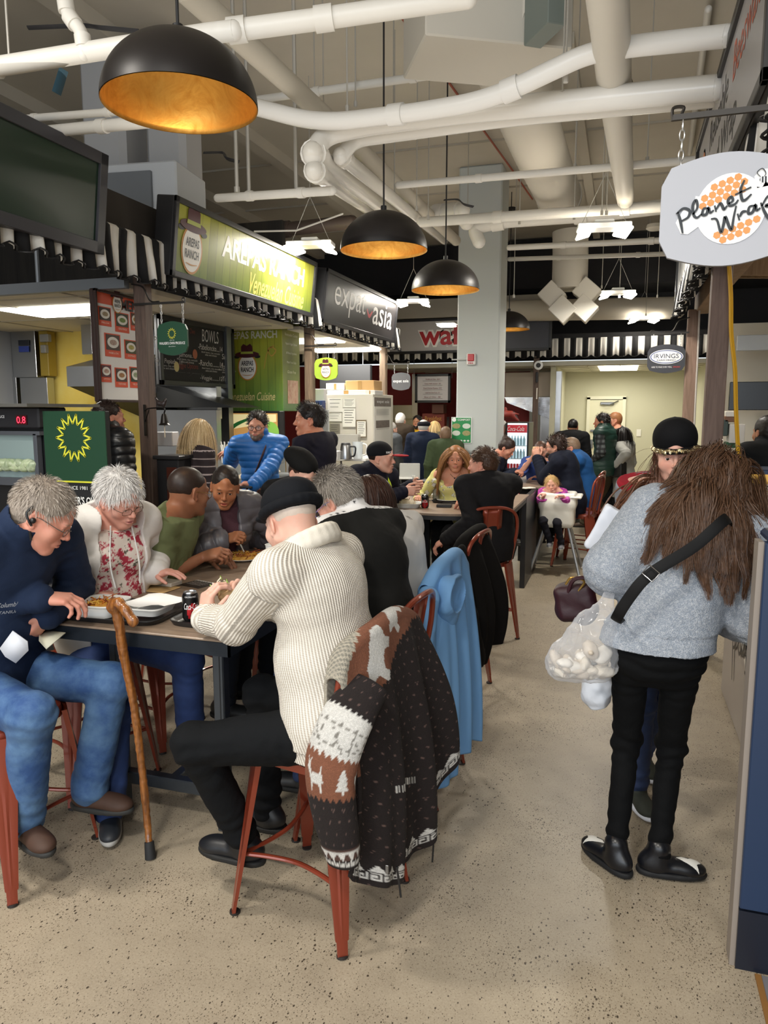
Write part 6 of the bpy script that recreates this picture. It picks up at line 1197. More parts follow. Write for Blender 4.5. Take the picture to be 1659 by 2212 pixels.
# counter with Planet Wrap print
xc=.66;pz=.9;mb=MB();y0,y1=2.86,4.9;mb.box((xc+.3,(y0+y1)/2,pz/2),(.6,y1-y0,pz),bev=.02);o=tag(mb.build('wrap_counter',M('#a39a92',.5)),'taupe stall counter printed with the Planet Wrap logo','counter');n2=A3(-1,0,0);O=A3(xc-.003,3.78,.55)
mb=MB();mb.prism(ellipse(.3,.34,40),O,-Y1,Z1,.002,0);mb.prism([(x*.62,y*.62) for x,y in [(-.8,-.05),(-.7,.2),(-.3,.35),(.5,.45),(.8,.3),(.75,0),(.3,-.2),(-.3,-.25)]][::-1],O,-Y1,Z1,.002,0);mb.build('badge_outline',M('#ded8d0',.5),o,smooth=False)
mb=MB()
for i in range(-8,9):
    for j in range(-9,10):
        x=(i+(j%2)*.5)*.056;y=j*.048
        if (x/.28) **2+(y/.32) **2<1 and (y>.14+x*.3 or y<-.13+x*.3):mb.prism([(x+.028*math.cos(a),y+.028*math.sin(a)) for a in np.arange(6)*PI/3+PI/6],O+n2*.003,-Y1,Z1,.001)
mb.build('honeycomb',M('#cf6a38',.5),o,smooth=False);mb=MB();SS=5.0
strokes(mb,[[(a*SS*1.0+.0,b*SS) for a,b in p] for p in pw],O+n2*.005,-Y1,Z1,.016,n=4);mb.build('lettering',M('#2a2624',.5),o)
tbox('worktop','pale worktop behind the woman in the cap','worktop',(1.5,5.6,.95),(1.2,1.6,.05),M('#c9c6c0',.4));tbox('stall_counter','pale stall front with a white skirting behind the woman in the cap','counter',(1.45,5.1,.46),(1.3,.1,.92),M('#bdbab4',.5))
# honeycomb poster
a=onY(1608,1024,2.9);mb=MB();w_,h_=.3,.24;O=a+A3(-.02+w_/2-.03,0,-h_/2);w_=.34;O=A3(onY(1608,1024,2.9)[0]+.1,2.9,(onY(1608,1024,2.9)[2]+onY(1608,1160,2.9)[2])/2);h_=onY(1608,1024,2.9)[2]-onY(1608,1160,2.9)[2]
mb.box(O,(w_,.012,h_),bev=.002);o=tag(mb.build('table_poster',M('#e8b04a',.5)),'yellow honeycomb poster about reusable food wraps on the counter','poster');mb=MB();mb.box(O+n_*.007,(w_*.97,.002,h_*.7));mb.build('pale_middle',M('#f2eddf',.5),o);mb=MB()
lettering(mb,'Reusable',O+A3(-.02,-.01,h_*.32),X1,Z1,height=.022,width=.12);lettering(mb,'Food Wrap',O+A3(-.02,-.01,h_*.17),X1,Z1,height=.022,width=.12);mb.build('lettering',M('#2a2420',.5),o);mb=MB();lettering(mb,'Beeswax',O+A3(-.02,-.01,h_*.245),X1,Z1,height=.018,width=.1);mb.build('lettering',M('#d8a040',.5),o)
mb=MB();strokes(mb,[[(a_*.8,b_*.8) for a_,b_ in p] for p in pw],O+A3(-.01,-.01,-.02),X1,Z1,.003,n=4);lettering(mb,'An Alternative',O+A3(-.01,-.008,-h_*.34),X1,Z1,height=.012,width=.13);mb.build('lettering',M('#2a2420',.5),o)
tbox('poster_stand','grey stand carrying the yellow honeycomb poster','stand',(O[0],2.96,(O[2]-h_/2+.9)/2),(.2,.05,O[2]-h_/2-.9),M('#a9a7a4',.5))
# yellow cord, tv, back things
mb=MB();P=[onY(x,y,5.5) for x,y in ((1572,555),(1577,640),(1578,720),(1586,800),(1588,880),(1592,960),(1596,1010))];mb.tube(spline(P,5),.009,8);mb.tube(spline([p+A3(.012,.01,0) for p in P],5),.008,8);tag(mb.build('extension_cord',M('#d8a214',.45)),'yellow extension cord hanging beside the thick right post','cord')
mb=MB();P=[onY(x,y,8.4) for x,y in ((1512,640),(1508,750),(1503,850),(1498,960))];mb.tube(spline(P,5),.01,8);tag(mb.build('cable',M('#b9b2aa',.45)),'grey cable running down the second right post','cable')
mb=MB();mb.box((3.4,10.2,1.4),(4.6,.1,2.8));tag(mb.build('wall_right_stall',M('#cfc8b8',.7)),kind='structure')
c_,d_=rectY(1577,825,1720,886,9.5,.06);tbox('television','black flat television on the wall of the right stall','television',c_,d_,M('#08080a',.25));c_,d_=rectY(1594,724,1720,755,9.0,.06);tbox('blank_sign','white sign panel with a blue frame at the right edge','sign',c_,d_,M('#c6cacc',.4))
for i,(x0,y0,x1,y1,cc,lb) in enumerate(((1568,888,1590,902,'#e4dfd4','white stack of napkins on the right stall shelf'),(1566,898,1592,912,'#7a5238','brown box on the right stall shelf'),(1554,906,1572,942,'#3c4a44','small dark chalk sign beside the thick right post'),(1576,916,1608,960,'#dedbd4','white container on the right stall back counter'),(1568,955,1600,968,'#2f5a3c','green crate on the right stall back counter'))):
    c_,d_=rectY(x0,y0,x1,y1,6.6,.15);tbox('stall_item',lb,'box',c_,d_,M(cc,.5))
tbox('stall_counter','back counter of the right stall','counter',(2.0,7.0,.65),(1.9,.5,1.3),M('#b4b0a6',.5));c_,d_=rectY(1615,1012,1720,1024,4.6,.5);tbox('counter_ledge','dark blue ledge in front of the person in black at the right edge','counter',(c_[0],c_[1],c_[2]/2),(d_[0],.3,c_[2]),BLUE)
# ================================================================== STOOLS, TABLES
RED=M('#8a3a26',.32,.25,'noise',sc=3,bump=.02,var=.05,coat=.4);TIP=M('#26211f',.6)
def make_stool():
    root=empty('metal_stool',(0,0,0));sh=.61;K=[(.155,.155),(-.155,.155),(-.155,-.155),(.155,-.155)];Bt=[(.222,.222),(-.222,.222),(-.222,-.222),(.222,-.222)]
    mb=MB();R_=[]
    for i in range(32):
        a=2*PI*i/32;c,s_=math.cos(a),math.sin(a);R_.append((math.copysign(abs(c) **.4,c),math.copysign(abs(s_) **.4,s_)))
    rings=[(.02,sh-.002),(.15,sh-.002),(.163,sh),(.172,sh-.006),(.175,sh-.02),(.175,sh-.05),(.168,sh-.05),(.168,sh-.02)]
    V=[(x*r,y*r,z) for r,z in rings for x,y in R_];Fl=[(j*32+i,j*32+(i+1)%32,(j+1)*32+(i+1)%32,(j+1)*32+i) for j in range(len(rings)-1) for i in range(32)]+[tuple(range(32))]
    mb.add(V,Fl);mb.build('seat',RED,root,local=True)
    for (x0,y0),(x1,y1) in zip(K,Bt):
        top,bot=A3(x0,y0,sh-.02),A3(x1,y1,.0);out=nrm(A3(x0,y0,0));sd=np.cross(Z1,out);V=[];Fl=[];n=9
        ts=[0,.12,.3,.55,.8,.90,.905,.985];wd=[.105,.1,.085,.066,.05,.044,.036,.034]
        prof=[(-.5,-.3),(-.5,-.02),(-.2,.02),(-.12,.0),(0,.07),(.12,.0),(.2,.02),(.5,-.02),(.5,-.3)]
        for t,w_ in zip(ts,wd):
            p=top+(bot-top)*t;dp=.045*(1-.45*t)
            for a,b_ in prof:V.append(p+sd*a*w_+out*(b_ if (t>.25 and t<.9) or abs(a)>.15 else .02)*dp*1.6+out*.012)
        for j in range(len(ts)-1):
            for i in range(8):q=j*9+i;Fl.append((q,q+1,q+10,q+9))
            Fl.append((j*9+8,j*9,j*9+9,j*9+17))
        mb=MB();mb.add(V,Fl);lg=mb.build('leg',RED,root,local=True,sharp=30)
        mb=MB();p=top+(bot-top)*.985;mb.tube([p+out*.0,bot+out*0+A3(0,0,0.0)],.019,12);mb.build('foot_tip',TIP,lg,local=True)
    for i in range(4):
        a,b=A3(*Bt[i],0),A3(*Bt[(i+1)%4],0);ka,kb=A3(*K[i],sh),A3(*K[(i+1)%4],sh);t=.36 if i%2==0 else .36;p,q=a+(ka-a)*t,b+(kb-b)*t;mid=(p+q)/2;o_=nrm(A3(-mid[0],-mid[1],0))
        mb=MB();P=spline([p,p*.75+q*.25+o_*.03-Z1*.0,mid+o_*.045,p*.25+q*.75+o_*.03,q],5);mb.tube(P,.0095,8,flat=.8);mb.build('brace',RED,root,local=True)
    P=spline([(-.165,-.16,sh-.03),(-.185,-.175,sh+.08),(-.205,-.2,sh+.24),(-.19,-.215,sh+.35),(-.12,-.235,sh+.405),(0,-.245,sh+.42),(.12,-.235,sh+.405),(.19,-.215,sh+.35),(.205,-.2,sh+.24),(.185,-.175,sh+.08),(.165,-.16,sh-.03)],7)
    mb=MB();mb.tube(P,.0125,10);mb.build('back_hoop',RED,root,local=True)
    mb=MB();V=[];Fl=[]
    for j in range(11):
        t=j/10;z=sh-.01+t*.42;y=-.165-t*.075;w_=.055+.012*math.sin(PI*t)+.02*t
        for a,b_ in ((-1,0),(-.55,.004),(-.5,-.005),(.5,-.005),(.55,.004),(1,0)):V.append((a*w_,y-b_-.01*(1-a*a),z))
    for j in range(10):
        for i in range(5):q=j*6+i;Fl.append((q,q+1,q+7,q+6))
    mb.add(V,Fl);sp=mb.build('back_splat',RED,root,local=True,sharp=30);md=sp.modifiers.new('thickness','SOLIDIFY');md.thickness=.003
    return root
ST0=make_stool();_first=[True]
def stool(x,y,yaw,label):
    o=ST0 if _first[0] else copy_tree(ST0);_first[0]=False;o.location=(x,y,0);o.rotation_euler=(0,0,math.radians(yaw));tag(o,label,'stool','red metal counter stools');return o
stool(-.965,2.29,79,'red metal stool under the man in the cream sweater, brown patterned cardigan on its back')
stool(-.96,2.78,84,'red metal stool under the grey haired woman in the black vest')
stool(-.95,3.27,80,'red metal stool with the light blue coat hung on its back')
stool(-1.0,4.4,82,'red metal stool draped with the long black coat')
stool(-1.0,5.68,27,'red metal stool the man in the black overcoat sits on')
stool(-2.22,2.13,-90,'red metal stool cut by the left edge, under the man in the navy fleece')
stool(-2.38,2.79,-110,'red metal stool under the woman in the white cardigan')
stool(-2.42,3.29,-85,'red metal stool under the man in the olive shirt')
stool(-2.45,3.8,-110,'red metal stool under the dark haired woman in the grey quilted vest')
stool(-2.15,4.5,-150,'red metal stool under the person in the black beanie')
stool(-.42,8.55,75,'red metal stool under the man in the navy hoodie, behind the high chair')
stool(-.42,9.15,80,'red metal stool under the older man in the blue fleece')
stool(-2.2,6.15,-90,'red metal stool under the man in the reflective work jacket')
# near table
def wood_top():return M('#9a8571',.38,0,'wood',sc=(3.5,60,60),col2='#77675a',bump=.05)
TZ=.91;x0,x1,y0,y1=-2.2,-1.34,2.33,4.78
t=empty('dining_table',((x0+x1)/2,(y0+y1)/2,0),'long counter height table with a grey brown wood top and steel legs, nearest','table')
mb=MB();mb.box(((x0+x1)/2,(y0+y1)/2,TZ-.006),(x1-x0,y1-y0,.012),bev=.003);mb.build('table_top',wood_top(),t)
mb=MB();IR=M('#2c333c',.42,.6,'noise',sc=12,bump=.05)
mb.box(((x0+x1)/2,y0+.004,TZ-.035),(x1-x0,.008,.055));mb.box(((x0+x1)/2,y1-.004,TZ-.035),(x1-x0,.008,.055));mb.box((x0+.004,(y0+y1)/2,TZ-.035),(.008,y1-y0,.055));mb.box((x1-.004,(y0+y1)/2,TZ-.035),(.008,y1-y0,.055));mb.box(((x0+x1)/2,(y0+y1)/2,TZ-.02),(x1-x0-.02,y1-y0-.02,.015));mb.build('apron',IR,t)
IR2=M('#565c64',.36,.85,'brushed',bump=.1);lx0,lx1,ly0,ly1=-2.02,-1.52,2.57,4.5
for lx in (lx0,lx1):
    for ly in (ly0,ly1):mb=MB();mb.box((lx,ly,(TZ-.03)/2),(.05,.05,TZ-.03),bev=.005);mb.box((lx+.008,ly-.0255,(TZ-.03)/2),(.004,.002,TZ-.05),mi=1);mb.build('leg',[IR2,BLACK],t)
for ly in (ly0,ly1):mb=MB();mb.box(((lx0+lx1)/2,ly,.17),(lx1-lx0,.045,.055),bev=.004);mb.build('foot_rail',IR2,t)
mb=MB();mb.box(((lx0+lx1)/2,(ly0+ly1)/2,.17),(.045,ly1-ly0,.05),bev=.004);mb.build('centre_rail',IR2,t)
# second table: rounded towards the camera
t2=empty('dining_table',(-1.45,6.6,0),'rounded dark wood table under the second pendant lamp','table');pl=[(-.86,7.5),(-2.02,7.5)]+[(-1.44+.58*math.cos(a)*1.0,6.35-.5*math.sin(a)) for a in np.linspace(PI,0,20)]
mb=MB();mb.prism(pl,(0,0,TZ),X1,Y1,.02);mb.build('table_top',wood_top(),t2);mb=MB();mb.prism([(x*1.005+.007,y) for x,y in pl],(0,0,TZ-.018),X1,Y1,.035);mb.build('table_edge',BLACK,t2)
for p in ((-1.6,6.25),(-1.25,6.25),(-1.9,7.2)):mb=MB();mb.box((p[0],p[1],.43),(.055,.055,.86),bev=.004);mb.build('leg',M('#1d1e21',.4,.5),t2)
mb=MB();mb.box((-.88,7.75,.45),(.05,1.0,.9),bev=.004);mb.build('side_panel',M('#2b2c30',.4),t2)
# third table
t3=empty('dining_table',(-1.1,9.3,0),'small far table beside the high chair where four people eat','table');mb=MB();mb.box((-1.05,9.3,TZ-.015),(.8,2.0,.03),bev=.005);mb.build('table_top',wood_top(),t3);mb=MB();mb.box((-1.05,9.3,.44),(.1,1.4,.87));mb.build('pedestal',BLACK,t3)
# high chair
hx,hy=-.62,8.1;h=empty('high_chair',(hx,hy,0),'white plastic high chair on grey legs with the small child','high chair');WP=M('#ece9e0',.35)
V,Q=solid([rbox((hx,hy,.66),(.13,.12,.1),.05),rbox((hx,hy+.02,.8),(.16,.14,.05),.03,k=.05),ell((hx,hy-.02,.82),(.12,.11,.18),None,.01,'-')],.008);np_mesh('seat_shell',V,Q,WP,h)
mb=MB();mb.box((hx+.19,hy+.02,.84),(.12,.36,.025),bev=.01);mb.box((hx-.16,hy+.0,.84),(.06,.3,.02),bev=.008);mb.build('tray',WP,h)
for q in (-1,1):
    for r in (-1,1):
        mb=MB();mb.tube([(hx+q*.1,hy+r*.1,.6),(hx+q*.26,hy+r*.26,.02)],.015,10);lg=mb.build('leg',M('#a9acb0',.35,.6),h);mb=MB();mb.sphere((hx+q*.262,hy+r*.262,.02),.022,8);mb.build('foot',WP,lg)
# ================================================================== THINGS ON THE TABLES
FOAM=M('#eeeeea',.45);TRAY=M('#1b1a1b',.38)
def tray(label,c,w,d,rz,grp=None):
    Rm=rotm(Z1,rz);c=A3(*c);mb=MB();n=28;base=[(math.copysign(abs(math.cos(a)) **.35,math.cos(a)),math.copysign(abs(math.sin(a)) **.35,math.sin(a))) for a in np.linspace(0,2*PI,n,endpoint=False)]
    rings=[(.05,.003),(.86,.003),(.9,.006),(.97,.02),(1.0,.021),(1.0,.017),(.95,.0)];V=[c+Rm @ A3(x*r*w/2 if True else 0,y*(1-(1-r)*w/d)*d/2 if r>.5 else y*r*d/2,z) for r,z in rings for x,y in base]
    Fl=[(j*n+i,j*n+(i+1)%n,(j+1)*n+(i+1)%n,(j+1)*n+i) for j in range(len(rings)-1) for i in range(n)]+[tuple(range(n))];mb.add(V,Fl);return tag(mb.build('serving_tray',TRAY),label,'tray',grp)
def foambox(root,c,w,d,h_,rz,name,up=True):
    Rm=rotm(Z1,rz);c=A3(*c);n=24;base=[(math.copysign(abs(math.cos(a)) **.4,math.cos(a)),math.copysign(abs(math.sin(a)) **.4,math.sin(a))) for a in np.linspace(0,2*PI,n,endpoint=False)]
    rings=[(.05,.004),(.74,.004),(.8,.012),(.92,h_-.002),(1.0,h_),(1.0,h_-.006),(.95,h_-.006),(.8,.0),(.05,0)];V=[c+Rm @ A3(x*r*w/2,y*r*d/2,z) for r,z in rings for x,y in base]
    Fl=[(j*n+i,j*n+(i+1)%n,(j+1)*n+(i+1)%n,(j+1)*n+i) for j in range(len(rings)-1) for i in range(n)];mb=MB();mb.add(V,Fl);return mb.build(name,FOAM,root)
def food(name,c,r,col,col2,parent,n=60,strand=True,seed=1,th=.003):
    rr=np.random.default_rng(seed);mb=MB()
    V,Q=solid([ell(c,(r[0],r[1],r[2]),None,.01)],.006,cuts=[(c,-Z1)]);V=V+vnormals(V,Q)*(snoise(V,90,seed)*.004)[:,None];o=np_mesh(name,V,Q,M(col,.5,0,'noise',sc=90,col2=col2,bump=.4),parent);tag(o,kind='stuff')
    if strand:
        for i in range(n):
            a=rr.random()*6.28;q=rr.random() **.5*.9;p=A3(*c)+A3(math.cos(a)*q*r[0],math.sin(a)*q*r[1],r[2]*math.sqrt(1-q*q*.95));d=A3(*rr.normal(size=3))*.022;d[2]=abs(d[2])*.2
            mb.tube(spline([p,p+d+Z1*.004,p+d*1.6+A3(*rr.normal(size=3))*.006-Z1*.002],3),th*(.6+.5*rr.random()),5,mi=i%3)
        mb.build('strands',[M(col,.45),M(col2,.45),M('#8a3a1c',.5)],o)
    return o
# near left: tray and foam box with wrap
tray('black serving tray under the open white foam box',(-1.93,2.53,TZ+.001),.44,.32,.05)
bx=empty('takeaway_box',(-2.0,2.5,TZ+.012),'open white foam takeaway box with orange sauced food','takeaway box');foambox(bx,(-2.02,2.49,TZ+.006),.19,.19,.055,.05,'box_base');foambox(bx,(-1.82,2.53,TZ+.02),.19,.19,.035,.05,'box_lid')
mb=MB();V=[A3(x,y,TZ+.064+.01*math.sin(x*30)*math.sin(y*20)) for x in np.linspace(-1.9,-1.7,8) for y in np.linspace(2.46,2.64,8)];Q_=[(i*8+j,(i+1)*8+j,(i+1)*8+j+1,i*8+j+1) for i in range(7) for j in range(7)];mb.add(V,Q_);mb.build('paper_liner',M('#f2f2f0',.7),bx)
food('sauced_food',(-2.03,2.49,TZ+.02),(.075,.07,.035),'#c9772c','#e0b24a',bx,46)
c=A3(-1.745,2.3,0)
# walking stick: leans on the table edge
p0=onZ(325,1850,.01);top_=onY(246,1300,2.262);P=[p0,onY(318,1770,2.33) ,onY(300,1600,2.32),onY(285,1500,2.305),onY(268,1420,2.29),onY(258,1350,2.275),top_]
P[0]=p0;sp_=spline(P,8);rr_=np.interp(np.linspace(0,1,len(sp_)),[0,.5,1],[.013,.0165,.019]);V_=None
wk=empty('walking_stick',p0,'knobbly varnished wooden walking stick leaning on the table end','walking stick');PR=[]
for i in range(0,len(sp_)-1):PR.append(cap(sp_[i],sp_[i+1],rr_[i],rr_[i+1],.004))
hp_=[onY(243,1312,2.262),onY(256,1302,2.25),onY(272,1318,2.24),onY(287,1340,2.235)]
PR+=[cap(hp_[0],hp_[1],.022,.02,.01),cap(hp_[1],hp_[2],.019,.018,.01),cap(hp_[2],hp_[3],.02,.016,.01),ell(hp_[3]+A3(0,0,-.005),(.02,.016,.022),None,.01)]
V,Q=solid(PR,.004);N_=vnormals(V,Q);V=V+N_*(snoise(V,60,3)*.0022-.002*(snoise(V,26,9)>1.0))[:,None];np_mesh('shaft',V,Q,M('#a5682f',.32,0,'wood',sc=(60,60,9),col2='#4e2810',coat=.5,bump=.4),wk)
mb=MB();d_=nrm(sp_[8]-sp_[0]);mb.tube([sp_[0]-Z1*.008,sp_[0]+d_*.015,sp_[0]+d_*.055],[.0215,.0205,.0185],16);mb.build('rubber_tip',M('#1c1d1f',.7),wk)
# booklet, wallet, leaflet
def flat(name,label,cat,px,w,d,h_,rz,mat,z=TZ+.001,parent=None,Y=None):
    p=onZ(*px,z);mb=MB();mb.box((p[0],p[1],z+h_/2),(w,d,h_),rz=rz,bev=min(.003,h_*.4));o=mb.build(name,mat,parent);return (tag(o,label,cat) if parent is None else o),A3(p[0],p[1],z+h_)
flat('menu_booklet','tan menu booklet with a red edge under the wallet','booklet',(335,1272),.2,.13,.006,-.1,M('#c2a06a',.6));flat('wallet','pale grey phone wallet with a strap lying on the tan booklet','wallet',(356,1262),.15,.08,.02,-.15,M('#b9b3a8',.45),TZ+.008)
o,p=flat('leaflet','black leaflet headed DISHIDESUMMER lying behind the cola can','leaflet',(428,1262),.14,.12,.002,-.3,M('#26211f',.5));Rm=rotm(Z1,-.3);mb=MB();lettering(mb,'DISHIDESUMMER',p+Rm @ A3(0,.045,.001),Rm @ X1,Rm @ Y1,height=.018,width=.125,off=.02)
for i in range(4):lettering(mb,'fresh local food served daily',p+Rm @ A3(0,.02-i*.016,.001),Rm @ X1,Rm @ Y1,height=.008,width=.1)
mb.build('lettering',M('#e3dfd8',.5),o)
# cola cans
def can(c,label,cols,text='Coca-Cola',yaw=0.0,black=True):
    root=empty('drink_can',c,label,'can');c=A3(*c);mb=MB();prof=[(.001,.004),(.024,.004),(.026,0),(.0328,.012),(.033,.02),(.033,.098),(.0275,.112)];n=48;V=[];Fl=[];mi=[]
    prof=[(.001,.004),(.024,.004),(.026,0),(.0328,.012)]+[(.033,z) for z in np.linspace(.02,.098,14)]+[(.0275,.112)];K=len(prof)
    for i in range(n):
        a=2*PI*i/n
        for r,z in prof:V.append(c+A3(r*math.cos(a),r*math.sin(a),z))
    for i in range(n):
        for k in range(K-1):
            Fl.append((i*K+k,((i+1)%n)*K+k,((i+1)%n)*K+k+1,i*K+k+1));a=(2*PI*(i+.5)/n-yaw+PI)%(2*PI)-PI;z=(prof[k][1]+prof[k+1][1])/2
            red=black and (((a-.35)*.033/.026) **2+((z-.038)/.036) **2<1);mi.append((1 if (red if black else True) else 0))
    mb.add(V,Fl);mb.m=mi;mb.build('can_body',[M(cols[0],.28,.35),M(cols[1],.28,.35)],root,sharp=50)
    mb=MB();mb.lathe([(.0275,.112),(.0262,.1165),(.0245,.1165),(.0235,.112),(.001,.112)],c,32);mb.box(c+A3(.004,0,.1135),(.022,.012,.0015),bev=.0005);mb.build('can_lid',STEEL,root)
    def wrap(tx,a0,z,w,h_,col,sh=.3,off=0):
        V,Fl=_text(tx,off,sh);lo,hi=V.min(0),V.max(0);xx=(V[:,0]-(lo[0]+hi[0])/2)*w/(hi[0]-lo[0]);yy=(V[:,1]-(lo[1]+hi[1])/2)*h_/(hi[1]-lo[1]);a=a0+xx/.0334
        mb=MB();mb.add(np.stack([c[0]+.0334*np.cos(a),c[1]+.0334*np.sin(a),c[2]+z+yy],1),Fl);mb.build('lettering',M(col,.4),root)
    wrap(text,yaw+.1,.062,.062,.026,'#f6f6f6',.4)
    if black:wrap('zero',yaw+.35,.036,.02,.012,'#141414',0,.01);wrap('sugar',yaw+.35,.022,.03,.013,'#141414',0,.01);wrap('CALORIE-FREE',yaw,.1,.045,.006,'#e8e8e8',0)
    return root
tray('black serving tray under the cola can at the table corner',(-1.5,2.56,TZ+.001),.36,.27,.0)
pc=onZ(415,1338,TZ+.006);can((pc[0]-.005,pc[1],TZ+.005),'black and red zero sugar cola can on the near tray',('#161517','#b81d26'),yaw=math.atan2(-pc[1],-pc[0])+0)
# sandwich wrap in the hands
SW=onY(510,1300,2.42)
def sandwich():
    root=empty('wrap_sandwich',SW,'flatbread wrap in tan paper held by the man in the cream sweater','sandwich')
    V,Q=solid([ell(SW+A3(.035,.02,-.01),(.06,.04,.038),rotm((0,1,0),.3),.02),ell(SW+A3(-.03,0,.02),(.04,.034,.03),None,.015)],.004);N_=vnormals(V,Q);V=V+N_*(np.abs(snoise(V,70,3))*.006)[:,None];np_mesh('paper_wrap',V,Q,M('#c9a777',.7),root)
    V,Q=solid([ell(SW+A3(-.05,0,.035),(.03,.028,.026),None,.015)],.004);V=V+vnormals(V,Q)*(snoise(V,90,3)*.003)[:,None];np_mesh('flatbread',V,Q,M('#e6d3a2',.7,0,'noise',sc=60,col2='#c9a35e'),root)
    mb=MB();rr=np.random.default_rng(3)
    for i in range(22):p=SW+A3(-.06,0,.055)+A3(*rr.normal(size=3))*.013;mb.tube([p,p+A3(*rr.normal(size=3))*.014],.0025,5,mi=i%2)
    tag(mb.build('filling',[M('#8fae4a',.5),M('#efe6cc',.5)],root),kind='stuff')
sandwich()
# plates with noodles
def plate(px,label,r=.115,z=TZ,f=('#c9862e','#e2b85a'),n=110,deep=.0):
    p=onZ(*px,z);c=A3(p[0],p[1],z);root=empty('plate',c,label,'plate');mb=MB();mb.lathe([(.001,.003),(r*.68,.003),(r*.78,.008+deep),(r,.016+deep),(r,.013+deep),(r*.7,0),(.001,0)],c,40);mb.build('plate_dish',FOAM,root);food('noodles',c+Z1*.006,(r*.72,r*.66,.03),*f,root,n,seed=int(px[0]),th=.0026);return c
pl1=plate((523,1208),'white plate of yellow noodles in front of the olive shirt man')
plate((550,1172),'second white plate of noodles beside the foam cup',f=('#b9924a','#d9c27a'))
c=onZ(592,1222,TZ);mb=MB();mb.lathe([(.001,0),(.033,0),(.045,.115),(.048,.118),(.045,.12),(.043,.115),(.03,.006),(.001,.006)],c,32);tag(mb.build('foam_cup',FOAM),'white foam cup next to the face of the man in the black cap','cup')
def fork(a,b,label):
    a,b=A3(a),A3(b);d=nrm(b-a);sd=nrm(np.cross(d,Z1));mb=MB();L=np.linalg.norm(b-a);mb.tube(spline([a,a+d*L*.35,a+d*L*.68],4),.0038,8,flat=.5)
    mb.tube([a+d*L*.66,a+d*L*.74,a+d*L*.82],[.005,.0125,.012],10,flat=.25)
    for k in range(4):mb.tube([a+d*L*.8+sd*(k-1.5)*.0058,b+sd*(k-1.5)*.005],.0014,6)
    return tag(mb.build('plastic_fork',M('#f1f1ee',.35)),label,'fork')
FK1=onY(505,1150,3.62)*0+A3(pl1[0]-.04,pl1[1]-.05,TZ+.17);fork(A3(pl1[0]-.05,pl1[1]-.02,TZ+.2),A3(pl1[0]+.015,pl1[1]+.0,TZ+.04),'white plastic fork held upright over the noodles by the dark haired woman')
fork(onZ(462,1192,TZ+.07),A3(pl1[0]-.04,pl1[1]-.03,TZ+.03),'white plastic fork held low by the man in the olive shirt')
# second table things
can(tuple(onZ(918,1097,TZ)),'red and black cola can on the rounded table',('#161517','#b81d26'),yaw=-1.7)
can(tuple(onZ(942,1080,TZ)),'pale grey energy drink can left of the blonde woman',('#b9bcae','#b9bcae'),'ultra',yaw=-1.7,black=False)
p=onZ(880,1095,TZ);b2=empty('takeaway_tray',p,'beige compartment tray with a food wrap on the rounded table','takeaway tray');foambox(b2,(p[0],p[1],TZ),.26,.2,.04,.1,'tray_base');food('wrap_food',(p[0],p[1],TZ+.02),(.08,.05,.05),'#d9c8a6','#efe4cc',b2,10)
p=onZ(918,1074,TZ);b3=empty('takeaway_tray',p,'white foam tray behind the red cola can','takeaway tray');foambox(b3,(p[0],p[1],TZ),.2,.16,.035,0,'tray_base')
tray('black tray with foil and a white plate in front of the blonde woman',tuple(onZ(985,1084,TZ+.001)),.42,.3,0);p=onZ(970,1080,TZ+.01);mb=MB();mb.lathe([(.001,.003),(.08,.003),(.115,.014),(.115,.01),(.001,0)],(p[0],p[1],TZ+.005),32);tag(mb.build('plate',FOAM),'empty white plate on the black tray of the rounded table','plate')
flat('wallet','black wallet lying on the rounded table near the overcoat man','wallet',(960,1095),.13,.09,.025,.1,BLACK);flat('phone_case','black leather case lying behind the wallet on the rounded table','case',(975,1087),.14,.08,.012,-.1,M('#222024',.4))
p=onZ(893,1072,TZ);mb=MB();mb.lathe([(.001,0),(.03,0),(.031,.13),(.014,.17),(.014,.185)],p,24);o=tag(mb.build('water_bottle',M('#e6eef2',.06,alpha=.35)),'clear water bottle held by the man in the reflective jacket','bottle');mb=MB();mb.lathe([(.016,.183),(.016,.205),(.001,.206)],p,16);mb.build('bottle_cap',WHITE,o)
p=onZ(935,1063,TZ);mb=MB();mb.box((p[0]-.05,p[1]+.3,TZ+.05),(.3,.2,.1),bev=.01);tag(mb.build('black_box',M('#1c1c20',.4)),'black open case behind the cans on the rounded table','case')
p=onY(945,1195,7.0);mb=MB();mb.box((-1.75,7.3,.2),(.3,.4,.35),bev=.03);o=tag(mb.build('storage_tub',M('#c9cfd0',.3)),'clear tub with a green lid on the floor under the rounded table','tub');mb=MB();mb.box((-1.75,7.3,.4),(.34,.44,.05),bev=.02);mb.build('tub_lid',M('#1f5a3c',.4),o)
for i,px in enumerate(((1085,1040),(1110,1050),(1140,1055))):flat('napkin',['crumpled napkin nearest the column on the far table','white napkin in the middle of the far table','white napkin beside the folded hands on the far table'][i],'napkin',px,.14,.1,.01,.4*i,M('#e8e2d2',.7))
mb=MB();p=onY(858,1052,9.3)
mb.box(onY(870,1032,9.6),(.3,.3,.02),rz=.2,bev=.008);o=tag(mb.build('plastic_chair',M('#dcdcd8',.4)),'pale plastic chair behind the man in the reflective jacket','chair');mb=MB();mb.box(onY(885,1018,9.7),(.28,.03,.22),rz=.2,bev=.01);mb.build('backrest',M('#b9b9b4',.4),o)
for q in (-1,1):
    mb=MB();pz_=onY(870,1032,9.6);mb.tube([pz_+A3(q*.12,0,0),A3(pz_[0]+q*.16,pz_[1],0)],.01,6);mb.build('leg',STEEL2,o)
# tissue on the lap of the fleece man
NAPK=[onY(0,1405,2.0),onY(62,1380,2.05)]
